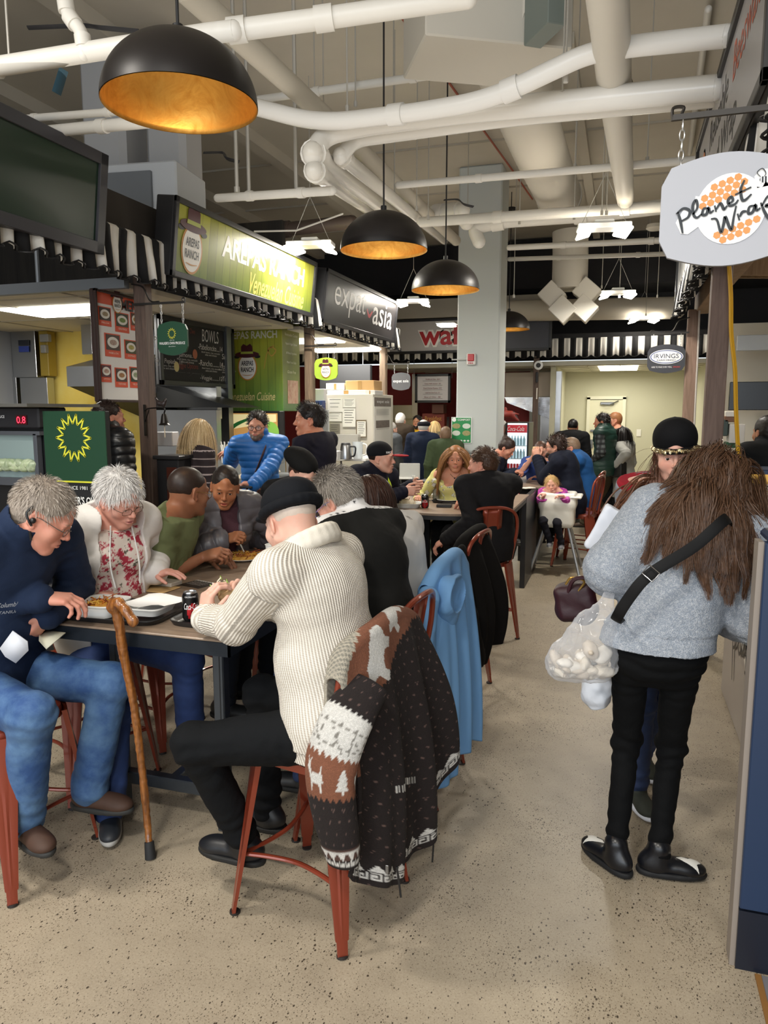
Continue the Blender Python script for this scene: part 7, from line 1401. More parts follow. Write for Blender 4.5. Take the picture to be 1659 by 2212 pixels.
# ================================================================== GARMENTS HUNG ON STOOLS
def in_poly(x,y,P):
    P=np.array(P);n=len(P);ins=np.zeros(x.shape,bool);j=n-1
    for i in range(n):
        c_=((P[i,1]>y)!=(P[j,1]>y))&(x<(P[j,0]-P[i,0])*(y-P[i,1])/(P[j,1]-P[i,1]+1e-9)+P[i,0]);ins ^= c_;j=i
    return ins
BEAR=[(0,.5),(.05,.68),(.1,.8),(.3,.86),(.5,.82),(.7,.86),(.8,.78),(.88,.82),(.95,.74),(1.0,.62),(.93,.56),(.84,.52),(.8,.4),(.88,.1),(.86,0),(.72,0),(.68,.22),(.5,.3),(.38,.26),(.34,.0),(.18,0),(.18,.24),(.08,.36)]
TREE=[(.45,0),(.45,.15),(.1,.15),(.3,.35),(.18,.35),(.36,.58),(.26,.58),(.5,1),(.74,.58),(.64,.58),(.82,.35),(.7,.35),(.9,.15),(.55,.15),(.55,0)]
REIN=[(0,.35),(.1,.5),(.2,.95),(.26,.6),(.34,.62),(.7,.6),(.8,.85),(.72,1),(.86,.92),(.98,1),(.92,.8),(1,.7),(.86,.6),(.8,.45),(.8,0),(.7,0),(.68,.3),(.3,.3),(.26,0),(.16,0),(.16,.35)]
CR_,TN,DK,WT=[np.array(lin(c)) for c in ('#bdb5a5','#8a5740','#1e1414','#e4e2de')]
def place_motif(C,u,v,P,u0,v0,w,h_,col,flip=False):
    x=(u-u0)/w;x=1-x if flip else x;y=1-(v-v0)/h_;m_=(x>-.02)&(x<1.02)&(y>-.02)&(y<1.02)&in_poly(x,y,P);C[m_]=col
def flecks(C,u,v,m0):
    gu,gv=u/.034,v/.038;gu=gu+(np.floor(gv)%2)*.5;fu,fv=gu%1-.5,gv%1-.5;f=m0&(np.abs(np.abs(fu)*1.6+fv*.9-.0)<.07)&(np.abs(fu)<.14)&(np.abs(fv)<.2);C[f]=np.array(lin('#6d5650'))
def greek(C,u,v,v0,h_,m0):
    q=(v-v0)/h_;f=(u/(h_*.9))%1;on=m0&(q>0)&(q<1);C[on]=WT;dk=on&(((f<.14)|((q>.16)&(q<.32)&(f<.8))|((f>.66)&(f<.8)&(q>.2)&(q<.75))|((q>.6)&(q<.75)&(f>.34)&(f<.8)))|(q<.07)|(q>.93));C[dk]=DK
FUR=M('#ffffff',.95,0,'fuzzy',attr=True,sc=130,bump=.6,var=.12)
def grid_mesh(name,P,mat,parent,col=None,uv=None,thick=.008):
    nu,nv=P.shape[:2];i=np.arange(nu*nv).reshape(nu,nv);Q=np.stack([i[:-1,:-1],i[1:,:-1],i[1:,1:],i[:-1,1:]],-1).reshape(-1,4)
    o=np_mesh(name,P.reshape(-1,3),Q,mat,parent,col=None if col is None else col.reshape(-1,3),uv=None if uv is None else uv.reshape(-1,2))
    md=o.modifiers.new('thickness','SOLIDIFY');md.thickness=thick;md.offset=0;return o
def drape(name,parent,line,out,length,mat,nu=120,nv=200,flare=.1,foldn=5,famp=.03,inner=.1,hem=None,colf=None,seed=0,tilt=0.0,thick=.008,bulge=.05):
    """cloth hung over a line: first a short inner flap, over the rail, then the long outer fall"""
    L=spline(line,12);d=np.r_[0,np.cumsum(np.linalg.norm(np.diff(L,axis=0),axis=1))];S=np.linspace(0,1,nu);T=np.stack([np.interp(S*d[-1],d,L[:,k]) for k in range(3)],1)
    al=nrm((L[-1]-L[0])*A3(1,1,0));out=nrm(out);P=np.zeros((nu,nv,3));uvv=np.zeros((nu,nv,2));r_=.03
    for a in range(nu):
        s_=S[a];ln_=length*(hem(s_) if hem else 1);tot=inner+PI*r_+ln_;w_=np.linspace(0,tot,nv)
        ti=np.clip((inner-w_)/inner,0,1);th=np.clip((w_-inner)/(PI*r_),0,1)*PI;fall=np.clip(w_-inner-PI*r_,0,None);f_=fall/max(ln_,.01)
        fold=famp*np.sin(2*PI*foldn*s_+.8*math.sin(7*s_+seed)+1.2*f_+seed)*(f_ **.7)+famp*.35*np.sin(2*PI*foldn*2.3*s_+2*f_+seed*2)*f_
        o_=-r_*np.cos(th)*1.0+fold+bulge*np.sin(PI*np.clip(f_,0,1)*.8)+.02*f_
        z_=r_*np.sin(th)-fall-ti*inner*.98;P[a]=T[a]+out*o_[:,None]+Z1*z_[:,None]+al*((s_-.5)*flare*f_+tilt*f_)[:,None]
        uvv[a,:,0]=s_*d[-1]+(s_-.5)*flare*f_;uvv[a,:,1]=w_-inner
    C=colf(uvv[...,0],uvv[...,1]) if colf else None
    return grid_mesh(name,P,mat,parent,C,uvv,thick)
def rot2(x,y,a):return x*math.cos(a)-y*math.sin(a),x*math.sin(a)+y*math.cos(a)
def cardi(u,v):
    C=np.tile(DK,u.shape+(1,));g=snoise(np.stack([u*3,v*3,u*0],-1).reshape(-1,3),14,3).reshape(u.shape);vv=v+(u-.15)*.5   # yoke runs diagonally over the chair back
    jag=.014*(np.abs((u/.022)%1-.5)*2)+.006*g;m_=vv+jag<.27;C[m_]=TN;m_=vv+u*.1+jag<.085;C[m_]=CR_
    sp_=(vv+u*.1+jag<.075)&(np.sin(u*420)*np.sin(v*330)>.1);C[sp_]=np.array(lin('#8d8a80'));flecks(C,u,v,vv+jag>.28)
    for (u0,v0,w_,h_,an) in ((.11,.09,.19,.12,1.15),(.0,.2,.13,.085,1.1),(.28,.02,.14,.09,.9),(.39,-.02,.1,.07,.7)):
        x,y=rot2(u-u0-w_/2,v-v0-h_/2,an);place_motif(C,x+w_/2,y+h_/2,BEAR,0,0,w_,h_,WT,True)
    return C
hn,hf=A3(-.80,2.06,1.0),A3(-.69,2.50,.99)
cg=empty('patterned_cardigan',(-.72,2.28,.2),'brown knitted cardigan with white bears and trees, over the nearest stool back','cardigan')
line=[hn+A3(-.015,-.02,-.1),hn+A3(0,.02,-.01),A3(-.745,2.2,1.035),A3(-.715,2.36,1.05),hf+A3(.0,-.03,.02),hf+A3(.01,.03,-.05)]
def hem1(s_):return .74+.33*math.sin(PI*min(1,s_*1.1)) **.8-.18*max(0,s_-.6)*2
def cardi2(u,v):
    C=cardi(u,v);U=(u-u.min())/(u.max()-u.min()+1e-9);vm=v.max(axis=1,keepdims=True)*np.ones_like(v);e=vm-v;greek(C,u,-e,-.05,.03,e<.06);k=(e>=.05)&(e<.085);C[k]=DK;z_=(e>=.05)&(e<.08)&(np.abs((u/.05)%1-.5)*.06+(e-.05)<.026);C[z_]=WT
    pk=(np.abs(u-.26)<.09)&(np.abs(v-(.62+.45*(u-.26)))<.013);C[pk]=WT;pk &= ((u*90)%1<.5);C[pk]=DK;return C
cb_=drape('cardigan_body',cg,line,A3(.97,-.2,0),.80,FUR,170,300,.16,3.2,.034,.12,hem1,cardi2,seed=1.2,tilt=.07,thick=.012,bulge=.05)
# sleeve
ps=[onY(800,1478,2.1),onY(745,1560,2.0),onY(716,1650,1.97),onY(722,1750,1.97),onY(742,1862,1.98)];sp2=spline(ps,24);nS=len(sp2);dS=np.r_[0,np.cumsum(np.linalg.norm(np.diff(sp2,axis=0),axis=1))];nA=130;P=np.zeros((nS,nA,3));uvv=np.zeros((nS,nA,2));rad=np.interp(dS/dS[-1],[0,.2,.45,.8,.93,1],[.06,.078,.084,.07,.06,.05])
for i in range(nS):
    T_=nrm(sp2[min(i+1,nS-1)]-sp2[max(i-1,0)]);u_2=nrm(np.cross(T_,A3(.25,1,0)));w_2=np.cross(T_,u_2)
    for j in range(nA):a=2*PI*j/(nA-1);rr2=rad[i]*(1+.05*math.sin(3*a+dS[i]*9)*math.sin(dS[i]*12));P[i,j]=sp2[i]+u_2*math.cos(a)*rr2+w_2*math.sin(a)*rr2*.62;uvv[i,j]=(a*.075,dS[i])
def sleevec(u,v):
    C=np.tile(DK,u.shape+(1,));g=.013*(np.abs((u/.02)%1-.5)*2);T_=v/v.max()
    flecks(C,u,v,(T_<.2)|(T_>.62));m_=(T_+g>.2)&(T_+g*2<.4);C[m_]=WT;fl=m_&((((np.abs(np.sin(u*62))<.25)|(np.abs(np.sin(v*62))<.22)|(np.abs(np.sin((u+v)*44))<.2))&(np.sin(u*260)*np.sin(v*260)>-.2))&(T_>.24)&(T_<.36));C[fl]=np.array(lin('#8f8c86'))
    m_=(T_+g*2>=.4)&(T_+g*2<.62);C[m_]=TN;vl=v.max()
    for k in range(6):place_motif(C,u,v,TREE if k%2==0 else REIN,.02+k*.085,vl*.43,.06 if k%2==0 else .065,vl*.15,WT)
    k=(T_>.885);C[k]=np.array(lin('#5a4038'));z_=(T_>.9)&(T_<.94)&(np.abs((u/.04)%1-.5)*1.2>(T_-.9)/.04*.5);C[z_]=WT;greek(C,u,v,vl*.94,vl*.045,T_>.94);C[T_>.987]=DK;return C
sl_=grid_mesh('sleeve',P,FUR,cg,sleevec(uvv[...,0],uvv[...,1]),thick=.01)
mb=MB();mb.sphere(sp2[-1],.047,10,sc=(1,.6,.3));mb.build('cuff_inside',M('#2a1d1d',.9),sl_)
for i,pts in enumerate(([(857,1872),(861,1900),(866,1938)],[(936,1772),(937,1810),(934,1862)])):mb=MB();mb.tube(spline([onY(*q,2.05+.35*i) for q in pts],5),.0035,6);mb.build('drawstring',BLACK,cg)
mb=MB();mb.box(onY(836,1878,2.05),(.01,.004,.028),bev=.001);mb.build('zip_pull',STEEL2,cg)
# light blue coat
bc=empty('blue_coat',(-.7,3.2,.1),'light blue hooded coat hanging over a stool back beside the patterned cardigan','coat');BL=M('#6f9fd0',.75,0,'cloth',sc=18,bump=.12,var=.03)
line=[A3(-.775,3.0,.98),A3(-.75,3.08,1.05),A3(-.73,3.22,1.08),A3(-.715,3.36,1.08),A3(-.705,3.46,1.01)]
drape('coat_body',bc,line,A3(1,-.15,0),.93,BL,110,130,.12,3.1,.045,.12,lambda s_:1.0-.03*s_,seed=2.2,tilt=-.02,thick=.006,bulge=.03)
hd_=[onY(962,1250,3.2),onY(1000,1290,3.1)]
hc_=onY(975,1292,3.14);V,Q=solid([ell(hc_,(.062,.13,.11),rotm((0,1,0),.35),.02),cap(hc_+A3(-.02,-.05,.06),hc_+A3(-.05,-.02,.02),.05,.04,.04),cap(hc_+A3(.0,0,-.08),hc_+A3(-.02,.0,-.16),.06,.03,.04,sq=(X1,.5)),ell(hc_+A3(.055,-.02,.04),(.05,.11,.095),rotm((0,1,0),.35),.006,'-')],.005);N_=vnormals(V,Q);V=V+N_*(snoise(V,24,5)*.005)[:,None];np_mesh('hood',V,Q,BL,bc)
V,Q=solid([cap(onY(925,1290,3.0),onY(905,1420,2.97),.05,.055,.03,sq=(Y1,.6)),cap(onY(905,1420,2.97),onY(925,1560,2.95),.055,.045,.03,sq=(Y1,.6))],.007);N_=vnormals(V,Q);V=V+N_*(snoise(V,26,5)*.005)[:,None];np_mesh('sleeve',V,Q,BL,bc)
# long black coat
kc=empty('black_coat',(-.72,4.3,.3),'long black wool coat hanging over a stool back behind the blue coat','coat');BK=M('#141211',.9,0,'cloth',sc=18,bump=.2,var=.05,spec=.15)
line=[A3(-.9,4.1,.86),A3(-.87,4.18,.97),A3(-.84,4.28,1.01),A3(-.81,4.4,1.03),A3(-.79,4.46,1.03)]
drape('coat_body',kc,line,A3(1,-.3,0),.80,BK,90,110,.15,2.4,.05,.14,lambda s_:.95-.12*s_,seed=.4,tilt=-.05,thick=.01,bulge=.12)
V,Q=solid([cap(A3(-.84,4.08,.93),A3(-.76,4.0,.6),.06,.06,.03,sq=(X1,.5)),cap(A3(-.76,4.0,.6),A3(-.7,4.0,.36),.06,.055,.03,sq=(X1,.5))],.008);N_=vnormals(V,Q);V=V+N_*(snoise(V,18,5)*.008)[:,None];np_mesh('sleeve',V,Q,BK,kc)
# ================================================================== BAGS
def crinkle(V,Q,a,f,seed):return V+vnormals(V,Q)*((1-2*np.abs(np.sin(snoise(V,f,seed)*2.2)))*a)[:,None]
FILM=bpy.data.materials.new('clear_film');FILM.use_nodes=True;nt=FILM.node_tree;nt.nodes.clear();o_=nt.nodes.new('ShaderNodeOutputMaterial');tr=nt.nodes.new('ShaderNodeBsdfTransparent');gl=nt.nodes.new('ShaderNodeBsdfPrincipled');gl.inputs['Base Color'].default_value=(.86,.88,.93,1);gl.inputs['Roughness'].default_value=.12;gl.inputs['Specular IOR Level'].default_value=.9
mxs=nt.nodes.new('ShaderNodeMixShader');fr=nt.nodes.new('ShaderNodeLayerWeight');fr.inputs[0].default_value=.35;mr=nt.nodes.new('ShaderNodeMapRange');mr.inputs[3].default_value=.16;mr.inputs[4].default_value=.75;nt.links.new(fr.outputs['Facing'],mr.inputs[0]);nt.links.new(mr.outputs[0],mxs.inputs[0]);nt.links.new(tr.outputs[0],mxs.inputs[1]);nt.links.new(gl.outputs[0],mxs.inputs[2]);nt.links.new(mxs.outputs[0],o_.inputs[0])
YBG=2.72;q=lambda x,y,Y=YBG:onY(x,y,Y)
b_=empty('plastic_bag',q(1250,1470),'clear plastic bag of pale mushrooms hanging from the arm of the woman in the sweater','bag')
V,Q=solid([cap(q(1318,1285),q(1290,1380),.02,.07,.05,sq=(Y1,.7)),ell(q(1255,1420),(.115,.08,.075),None,.06),ell(q(1280,1370),(.08,.05,.08),None,.06),cap(q(1212,1438),q(1300,1440),.05,.05,.04)],.006);V=crinkle(V,Q,.006,20,4);np_mesh('bag_film',V,Q,FILM,b_)
rr=np.random.default_rng(9)
for i in range(26):
    c=q(1200+rr.random()*105,1400+rr.random()*58,YBG-.05+rr.random()*.1);Rm=rotm(nrm(rr.normal(size=3)),rr.random()*3);r_=.02+rr.random()*.012
    V,Q=solid([ell(c,(r_*1.4,r_,r_*.7),Rm,.01),cap(c,c+Rm @ A3(0,.0,-.03),.01,.008,.01)],.006);V=V+vnormals(V,Q)*(snoise(V,90,i)*.003)[:,None];tag(np_mesh('mushroom',V,Q,M(['#d8cfc0','#c9bcab','#e4ded4'][i%3],.6)),'pale mushroom lying in the clear plastic bag','mushroom','mushrooms in the clear bag')
b_=empty('handbag',q(1235,1290,3.1),'dark maroon handbag with a gold zip left of the plastic bag','handbag');V,Q=solid([rbox(q(1244,1296,3.05),(.05,.03,.045),.03,rotm((0,1,0),-.25),.02),ell(q(1225,1318,3.05),(.045,.03,.04),None,.03),ell(q(1262,1325,3.05),(.045,.03,.05),None,.03)],.006);V=V+vnormals(V,Q)*(snoise(V,30,4)*.004)[:,None];np_mesh('bag_body',V,Q,M('#35141e',.55,0,'noise',sc=120,bump=.25),b_)
mb=MB();mb.tube(spline([q(1222,1262,3.0),q(1235,1248,2.99),q(1262,1256,2.99),q(1245,1282,3.0)],6),.005,6);mb.build('zip',M('#c9a35a',.3,.9),b_);mb=MB();mb.tube(spline([q(1225,1285,3.0),q(1240,1252,2.98),q(1275,1248,2.98)],6),.008,6);mb.build('strap',M('#35141e',.5),b_)
b_=empty('white_bag',q(1285,1500,3.05),'white plastic bag hanging below the clear bag','bag');V,Q=solid([ell(q(1288,1488,3.05),(.06,.05,.08),None,.04),cap(q(1300,1440,3.05),q(1290,1500,3.05),.03,.05,.04)],.006);V=crinkle(V,Q,.005,22,6);np_mesh('bag_film',V,Q,M('#e6ebf4',.35),b_)
b_=tag(tbox('paper_bag','x','bag',q(1403,1528,3.6),(.1,.07,.12),M('#d9dbe0',.5)),'white and brown shopping bag seen between the legs in black trousers','bag');mb=MB();mb.box(q(1403,1551,3.6),(.102,.072,.05));mb.build('bag_band',M('#4a3326',.5),b_)
# ================================================================== PEOPLE
def cl(c,bump=.25,rough=.85,sc=18,var=.06,col2=None):return M(c,rough,0,'cloth',sc=sc,bump=bump,var=var,col2=col2,spec=.18)
def puff(c,rough=.38):return M(c,rough,0,'cloth',sc=14,bump=.12,var=.04)
def den(c,c2):return M(c,.8,0,'denim',col2=c2)
ATT=M('#ffffff',.85,0,'cloth',sc=18,bump=.2,attr=True,var=.03)
BLK=cl('#141416');HB=dict(style='short',col='#1c1512',col2='#3a2a20',n=900,width=.0016)
def garment_part(name,prims,mat,I,vox=.006,rough=0.0,cuts=(),fr=30,fn=None):
    V,Q=solid(prims,vox,cuts,fn)
    if rough:V=V+vnormals(V,Q)*(snoise(V,fr,8)*rough)[:,None]
    return np_mesh(name,V,Q,mat,I['root'])
def H(I,x,y,z):return I['hc']+I['Rh'] @ A3(x,y,z)*I['hs']
def strip(name,pts,w,mat,I,ref=None,flat=.25):
    mb=MB();mb.tube(spline(pts,8),w,10,flat=flat,ref=(0,0,1) if ref is None else ref);return mb.build(name,mat,I['root'])
# ---------- man in the cream sweater, black flat cap
KN=M('#ebe5da',.9,0,'knit',sc=.0085,col2='#b3a99d',bump=.7)
def ex6(I):
    garment_part('cap',[ell(H(I,0,-.02,.062),A3(.094,.112,.062)*I['hs'],I['Rh'],.03),ell(H(I,0,-.03,.092),A3(.08,.095,.052)*I['hs'],I['Rh'],.03),ell(H(I,0,.1,.045),A3(.07,.045,.02)*I['hs'],I['Rh'],.03)],cl('#15171c',sc=60),I,.005,.0015,cuts=[(H(I,0,0,.028),-(I['Rh'] @ A3(0,.0,1)))])
    a=[]
    for k in range(24):
        t0,t1=2*PI*k/24,2*PI*(k+1)/24;f=lambda t:H(I,.089*math.cos(t),-.02+.108*math.sin(t),.044-.006*math.sin(t));a.append(cap(f(t0),f(t1),.016*I['hs'],.016*I['hs'],.01))
    a2=[]
    for k in range(24):
        t0,t1=2*PI*k/24,2*PI*(k+1)/24;f=lambda t:I['c7']+I['up']*(.045-.03*math.sin(t))+I['xr']*.1*math.cos(t)+I['fw']*(.0+.1*math.sin(t));a2+=[cap(f(t0),f(t1),.019,.019,.01),cap(f(t0)*1-I['up']*.025 ,f(t1)-I['up']*.025,.024,.024,.012)]
    garment_part('collar',a2,M('#e6dfd2',.9,0,'cloth',sc=40,bump=.4,var=.05),I,.005,.0015)
    garment_part('cap_band',a,cl('#14161b',sc=60),I,.005,.001)
I6=person('man in a cream ribbed sweater and black cap, eating with his back to the camera',onY(628,1128,2.32),seat=.61,yaw=78,lean=15,h=1.80,girth=1.22,head_rot=(-22,22,0),fat=.3,skin='#d9ae9c',vox=.005,hv=.0038,belly=.5,
    hands=dict(L=dict(at=onY(432,1330,2.33)+A3(.02,0,-.01),dir=A3(.12,.12,1),palm=A3(.6,.9,0),curl=(.7,.75,.8,.9),pole=A3(.7,-.7,-.9),thumb=.6),R=dict(at=SW+A3(.03,.12,-.03),dir=A3(-.5,-.3,.6),palm=A3(-.3,-1,0),curl=.7,pole=A3(0,.15,-1))),
    feet=dict(L=dict(at=A3(-1.23,2.2,.235),dir=A3(-1,.05,0),knee=A3(-1,-.5,.8)),R=dict(at=A3(-1.25,2.42,.23),dir=A3(-1,.1,0))),
    top=[dict(name='sweater',mat=KN,o=.016,rib=True,cuffr=.036,collar='lapel',hem=.09,hemr=.16,ribhem=.05,vox=.0055,wr=.9,aw=1.12)],legs=dict(mat=cl('#0e1013',sc=14),o=.012,w=1.0,wr=1.5),shoes=dict(col='#16181d',rough=.4,shaft=.25),
    hair=dict(style='buzz',col='#cdbfb4',col2='#bfae a0'.replace(' ',''),vol=.001,line=.03,brow='#b9aaa0'),neckf=.35,extra=ex6)
# ---------- man in the navy fleece
def ex1(I):
    g=lambda*a:H(I,*a)
    mb=MB();mb.tube(spline([g(.082,-.035,.03),g(.088,-.04,.0),g(.09,-.02,-.02),g(.088,-.005,-.03)],5),.004,8);mb.sphere(g(.088,-.01,-.012),.011,10);mb.tube([g(.088,.0,-.05),g(.086,.02,-.075)],.0045,8);mb.build('ear_piece',M('#1a1a1c',.35),I['root'])
    o=I['p2']+I['fw']*.155*I['s']-I['up']*.03+I['xr']*.07;mb=MB();uxx=nrm(-I['xr']+I['fw']*.2);lettering(mb,'Columbia',o,uxx,I['up'],height=.022,width=.085,off=.01);lettering(mb,'TITANIUM',o-I['up']*.035,uxx,I['up'],height=.014,width=.09);mb.build('lettering',M('#b9c0cc',.5),I['root'])
    S,E_,W_=I['arm'][-1];d=nrm(E_-W_);mb=MB();mb.tube([W_+d*.02,W_+d*.04],.034,20);mb.build('wrist_watch',M('#141416',.3),I['root'])
    mb=MB();p=I['hc']-I['Rh'] @ A3(0,0,0);mb.tube([I['p2']+I['fw']*.125+I['up']*.12,I['p2']+I['fw']*.15,I['p1']+I['fw']*.155],.004,6);mb.build('zip',M('#0e1117',.4),I['root'])
I1=person('grey haired man with glasses in a navy fleece, bent over the foam box',onY(92,1114,2.2),seat=.61,yaw=-102,lean=30,h=1.82,girth=1.18,head_rot=(44,34,0),fat=.5,skin='#d79a86',vox=.0052,hv=.0036,belly=.4,glasses=dict(col='#6b6560',metal=.6,w=.023,h=.014),mouth=.2,
    hands=dict(R=dict(at=onY(92,1292,2.2),dir=A3(.9,.45,-.1),palm=A3(-.1,.15,-1),curl=(.5,.55,.65,.75),pole=A3(-1,-.35,.1)),L=dict(at=onY(102,1330,2.28),dir=A3(-.5,-.4,-.75),palm=A3(-.8,.0,.3),curl=.3,pole=A3(-.3,.6,-1))),
    feet=dict(R=dict(at=A3(-2.06,2.05,.25),dir=A3(.9,-.35,0),knee=A3(1,-.3,.8)),L=dict(at=A3(-1.99,2.32,.24),dir=A3(1,.1,0),knee=A3(1,.2,.8))),
    top=[dict(name='fleece',mat=cl('#212e48',.3,sc=30),o=.018,collar='stand',ch=.06,hem=.12,hemr=.165,cuffr=.038,aw=1.15,vox=.006)],legs=dict(mat=den('#284a7e','#5a7da3'),o=.014,w=1.08,cuff=.062,wr=1.0),shoes=dict(col='#4a3226',sole='#2b2c2c',rough=.7,shaft=.25),
    hair=dict(style='short',col='#7d7168',col2='#a79c90',n=2600,width=.0011,len=.024,comb=(.4,.7,.1),vol=.008,line=.05,brow='#8a7a6c',scol='#8f857a',scol2='#c4bab0',jit=.2),extra=ex1)
np_p=onY(25,1395,2.08)
mb=MB();mb.add([onY(0,1400,2.1),onY(28,1362,2.12),onY(60,1385,2.13),onY(62,1405,2.14),onY(35,1432,2.12),onY(12,1418,2.1)],[(0,1,2,3,4,5)]);o=tag(mb.build('napkin',M('#dfe3ec',.6)),'white napkin in the lowered hand of the man in the navy fleece','napkin');md=o.modifiers.new('thickness','SOLIDIFY');md.thickness=.004
mb=MB();mb.add([onY(85,1362,2.3),onY(142,1368,2.3),onY(100,1403,2.22),onY(84,1385,2.22)],[(0,1,2,3)]);o=tag(mb.build('napkin',M('#dcdac6',.6)),'folded cream napkin on the knee below the table corner','napkin');md=o.modifiers.new('thickness','SOLIDIFY');md.thickness=.004
# ---------- woman in the white cardigan
def floral(V,L,I):
    n1=snoise(V,110,3);n2=snoise(V,120,8);C=np.tile(np.array(lin('#e2d6cc')),(len(V),1));C[n1>.3]=lin('#a82f42');C[(n1>.08)&(n1<.2)]=lin('#c8707c');C[(n2>.75)&(n1<.2)]=lin('#5c5a4c');return C
I2=person('white haired woman with glasses in a white cardigan and red floral blouse',onY(258,1078,2.74),seat=.61,yaw=-112,lean=14,h=1.66,girth=1.18,fem=.8,bust=1.25,belly=.7,head_rot=(10,28,6),fat=.7,skin='#dca594',vox=.0055,hv=.0038,glasses=dict(col='#5e4334',w=.024,h=.015),lips='#b0606a',mouth=.3,
    hands=dict(R=dict(at=onY(222,1272,2.72),dir=A3(.7,-.7,-.15),palm=-Z1,curl=.4,pole=A3(-.6,-.5,-.7)),L=dict(at=onY(335,1238,2.93),dir=A3(1,.05,.12),palm=A3(.1,0,-1),curl=.25,pole=A3(-.3,.8,-.6))),
    top=[dict(name='blouse',mat=ATT,paint=floral,o=.012,sleeve=0,hem=.1,vox=.0045,neck=.0,wr=.6),dict(name='cardigan',mat=cl('#e6e2de',.2),o=.026,open=(.10,.13),hem=.14,cuffr=.038,aw=1.2,vox=.0055,collar='hood')],legs=dict(mat=den('#1f3260','#2c447a'),o=.014,w=1.1,cuff=.06),shoes=dict(col='#2b2f36',sole='#aaa9a6'),
    feet=dict(R=dict(at=A3(-1.98,2.42,.1),dir=A3(.6,-.8,0),knee=A3(1,-.3,.8)),L=dict(at=A3(-1.86,2.86,.22),dir=A3(1,-.3,0),knee=A3(1,-.2,.8))),
    hair=dict(style='short',col='#b5b0ab',col2='#dedbd8',n=2600,width=.0014,len=.034,comb=(.4,.9,-.3),vol=.014,line=.05,brow='#a89488',scol='#cfcbc7',scol2='#efedec',jit=.16))
mb=MB();
for q in (-1,1):mb.tube(spline([I2['c7']+I2['fw']*.1+I2['xr']*q*.05,I2['p2']+I2['fw']*.16+I2['xr']*q*.07,I2['p2']+I2['fw']*.2+I2['xr']*q*.06-I2['up']*.1],6),.0035,6)
mb.build('drawstring',WHITE,I2['root'])
# ---------- man in the olive T shirt
person('man in an olive T shirt with cropped dark hair, turned away to his neighbour',onY(408,1062,3.27),seat=.61,yaw=-78,lean=14,h=1.76,girth=1.05,head_rot=(52,8,0),skin='#8f6046',vox=.0058,hv=.0042,glasses=dict(col='#8a6a3a',metal=.7),
    hands=dict(R=dict(at=onY(440,1202,3.3),dir=A3(1,.1,.25),palm=A3(0,.5,-.8),curl=(.7,.8,.9,1),pole=A3(-.5,-.7,-.6)),L=dict(at=A3(-2.1,3.48,.95),dir=A3(1,0,0),palm=-Z1,curl=.4)),
    top=[dict(name='t_shirt',mat=cl('#6f7752',.2),o=.012,sleeve=.42,aw=1.15,hem=.1,wr=1.1,neck=.03)],legs=dict(mat=cl('#1c2028')),hair=dict(style='buzz',col='#1f1613',col2='#35261f',vol=.004,line=.058))
# ---------- dark haired woman, quilted vest
def ex4(I):
    garment_part('scarf',[cap(I['c7']+I['fw']*.02+I['up']*k*.018,I['c7']+I['fw']*.025+I['up']*(k*.018+.01),.068-.003*k,.066,.006) for k in range(4)],M('#4e2a32',.95,0,'knit',sc=.006,col2='#2c161c'),I,.005,.002)
I4=person('dark haired woman in a grey quilted vest and maroon knit, holding a fork',onY(486,1052,3.66),seat=.61,yaw=-128,lean=10,h=1.64,fem=1,bust=1,head_rot=(-24,20,-6),skin='#a9714f',vox=.006,hv=.004,mouth=.7,lips='#a8403c',
    hands=dict(R=dict(at=onY(487,1165,3.58),dir=A3(.9,-.1,.25),palm=A3(.2,.6,-.6),curl=(.9,1,1.1,1.1),pole=A3(-.7,-.6,-.6)),L=dict(at=A3(-2.16,4.06,.94),dir=A3(1,-.1,0),palm=-Z1,curl=.4)),
    top=[dict(name='maroon_knit',mat=M('#53303a',.95,0,'knit',sc=.007,col2='#301a20'),o=.010,sleeve=0,hem=.05,collar='stand',vox=.005),dict(name='quilted_vest',mat=puff('#5e5b60',.4),o=.028,open=(.055,.05),hem=.1,quilt=.075,vox=.0055,aw=1.1,cuffr=.036,collar='lapel')],legs=dict(mat=cl('#1a1c22')),shoes='#1a1a1c',
    hair=dict(style='bun',col='#14100f',col2='#2a201c',n=0,width=.0014,len=.05,out=.0,comb=(0,-1,-.1),vol=.006,line=.055,jit=.02),extra=ex4)
# ---------- person in the black beanie
def ex5(I):
    garment_part('beanie',[ell(H(I,0,-.02,.06),A3(.088,.108,.075)*I['hs'],I['Rh'],.03),ell(H(I,.01,-.085,.07),A3(.08,.08,.06)*I['hs'],I['Rh'],.04),ell(H(I,.03,-.14,.06),A3(.05,.05,.045)*I['hs'],I['Rh'],.04)],cl('#121212',sc=60),I,.006,.0015,cuts=[(H(I,0,0,.03),-(I['Rh'] @ A3(0,-.25,1)))])
person('woman in a slouchy black beanie looking down at the end of the table',onY(655,1022,4.22),seat=.61,yaw=-160,lean=12,h=1.66,fem=1,head_rot=(38,30,0),skin='#dcb09c',vox=.0065,hv=.0048,
    top=[dict(name='sweater',mat=BLK,o=.02,hem=.1)],legs=dict(mat=BLK),hair=dict(style='bob',col='#2a1d18',col2='#4a3328',n=0,vol=.006),extra=ex5,hands=dict(R=dict(at=A3(-1.95,4.2,.95),dir=A3(0,-1,0),curl=.4),L=dict(at=A3(-1.7,4.2,.95),dir=A3(0,-1,0),curl=.4)))
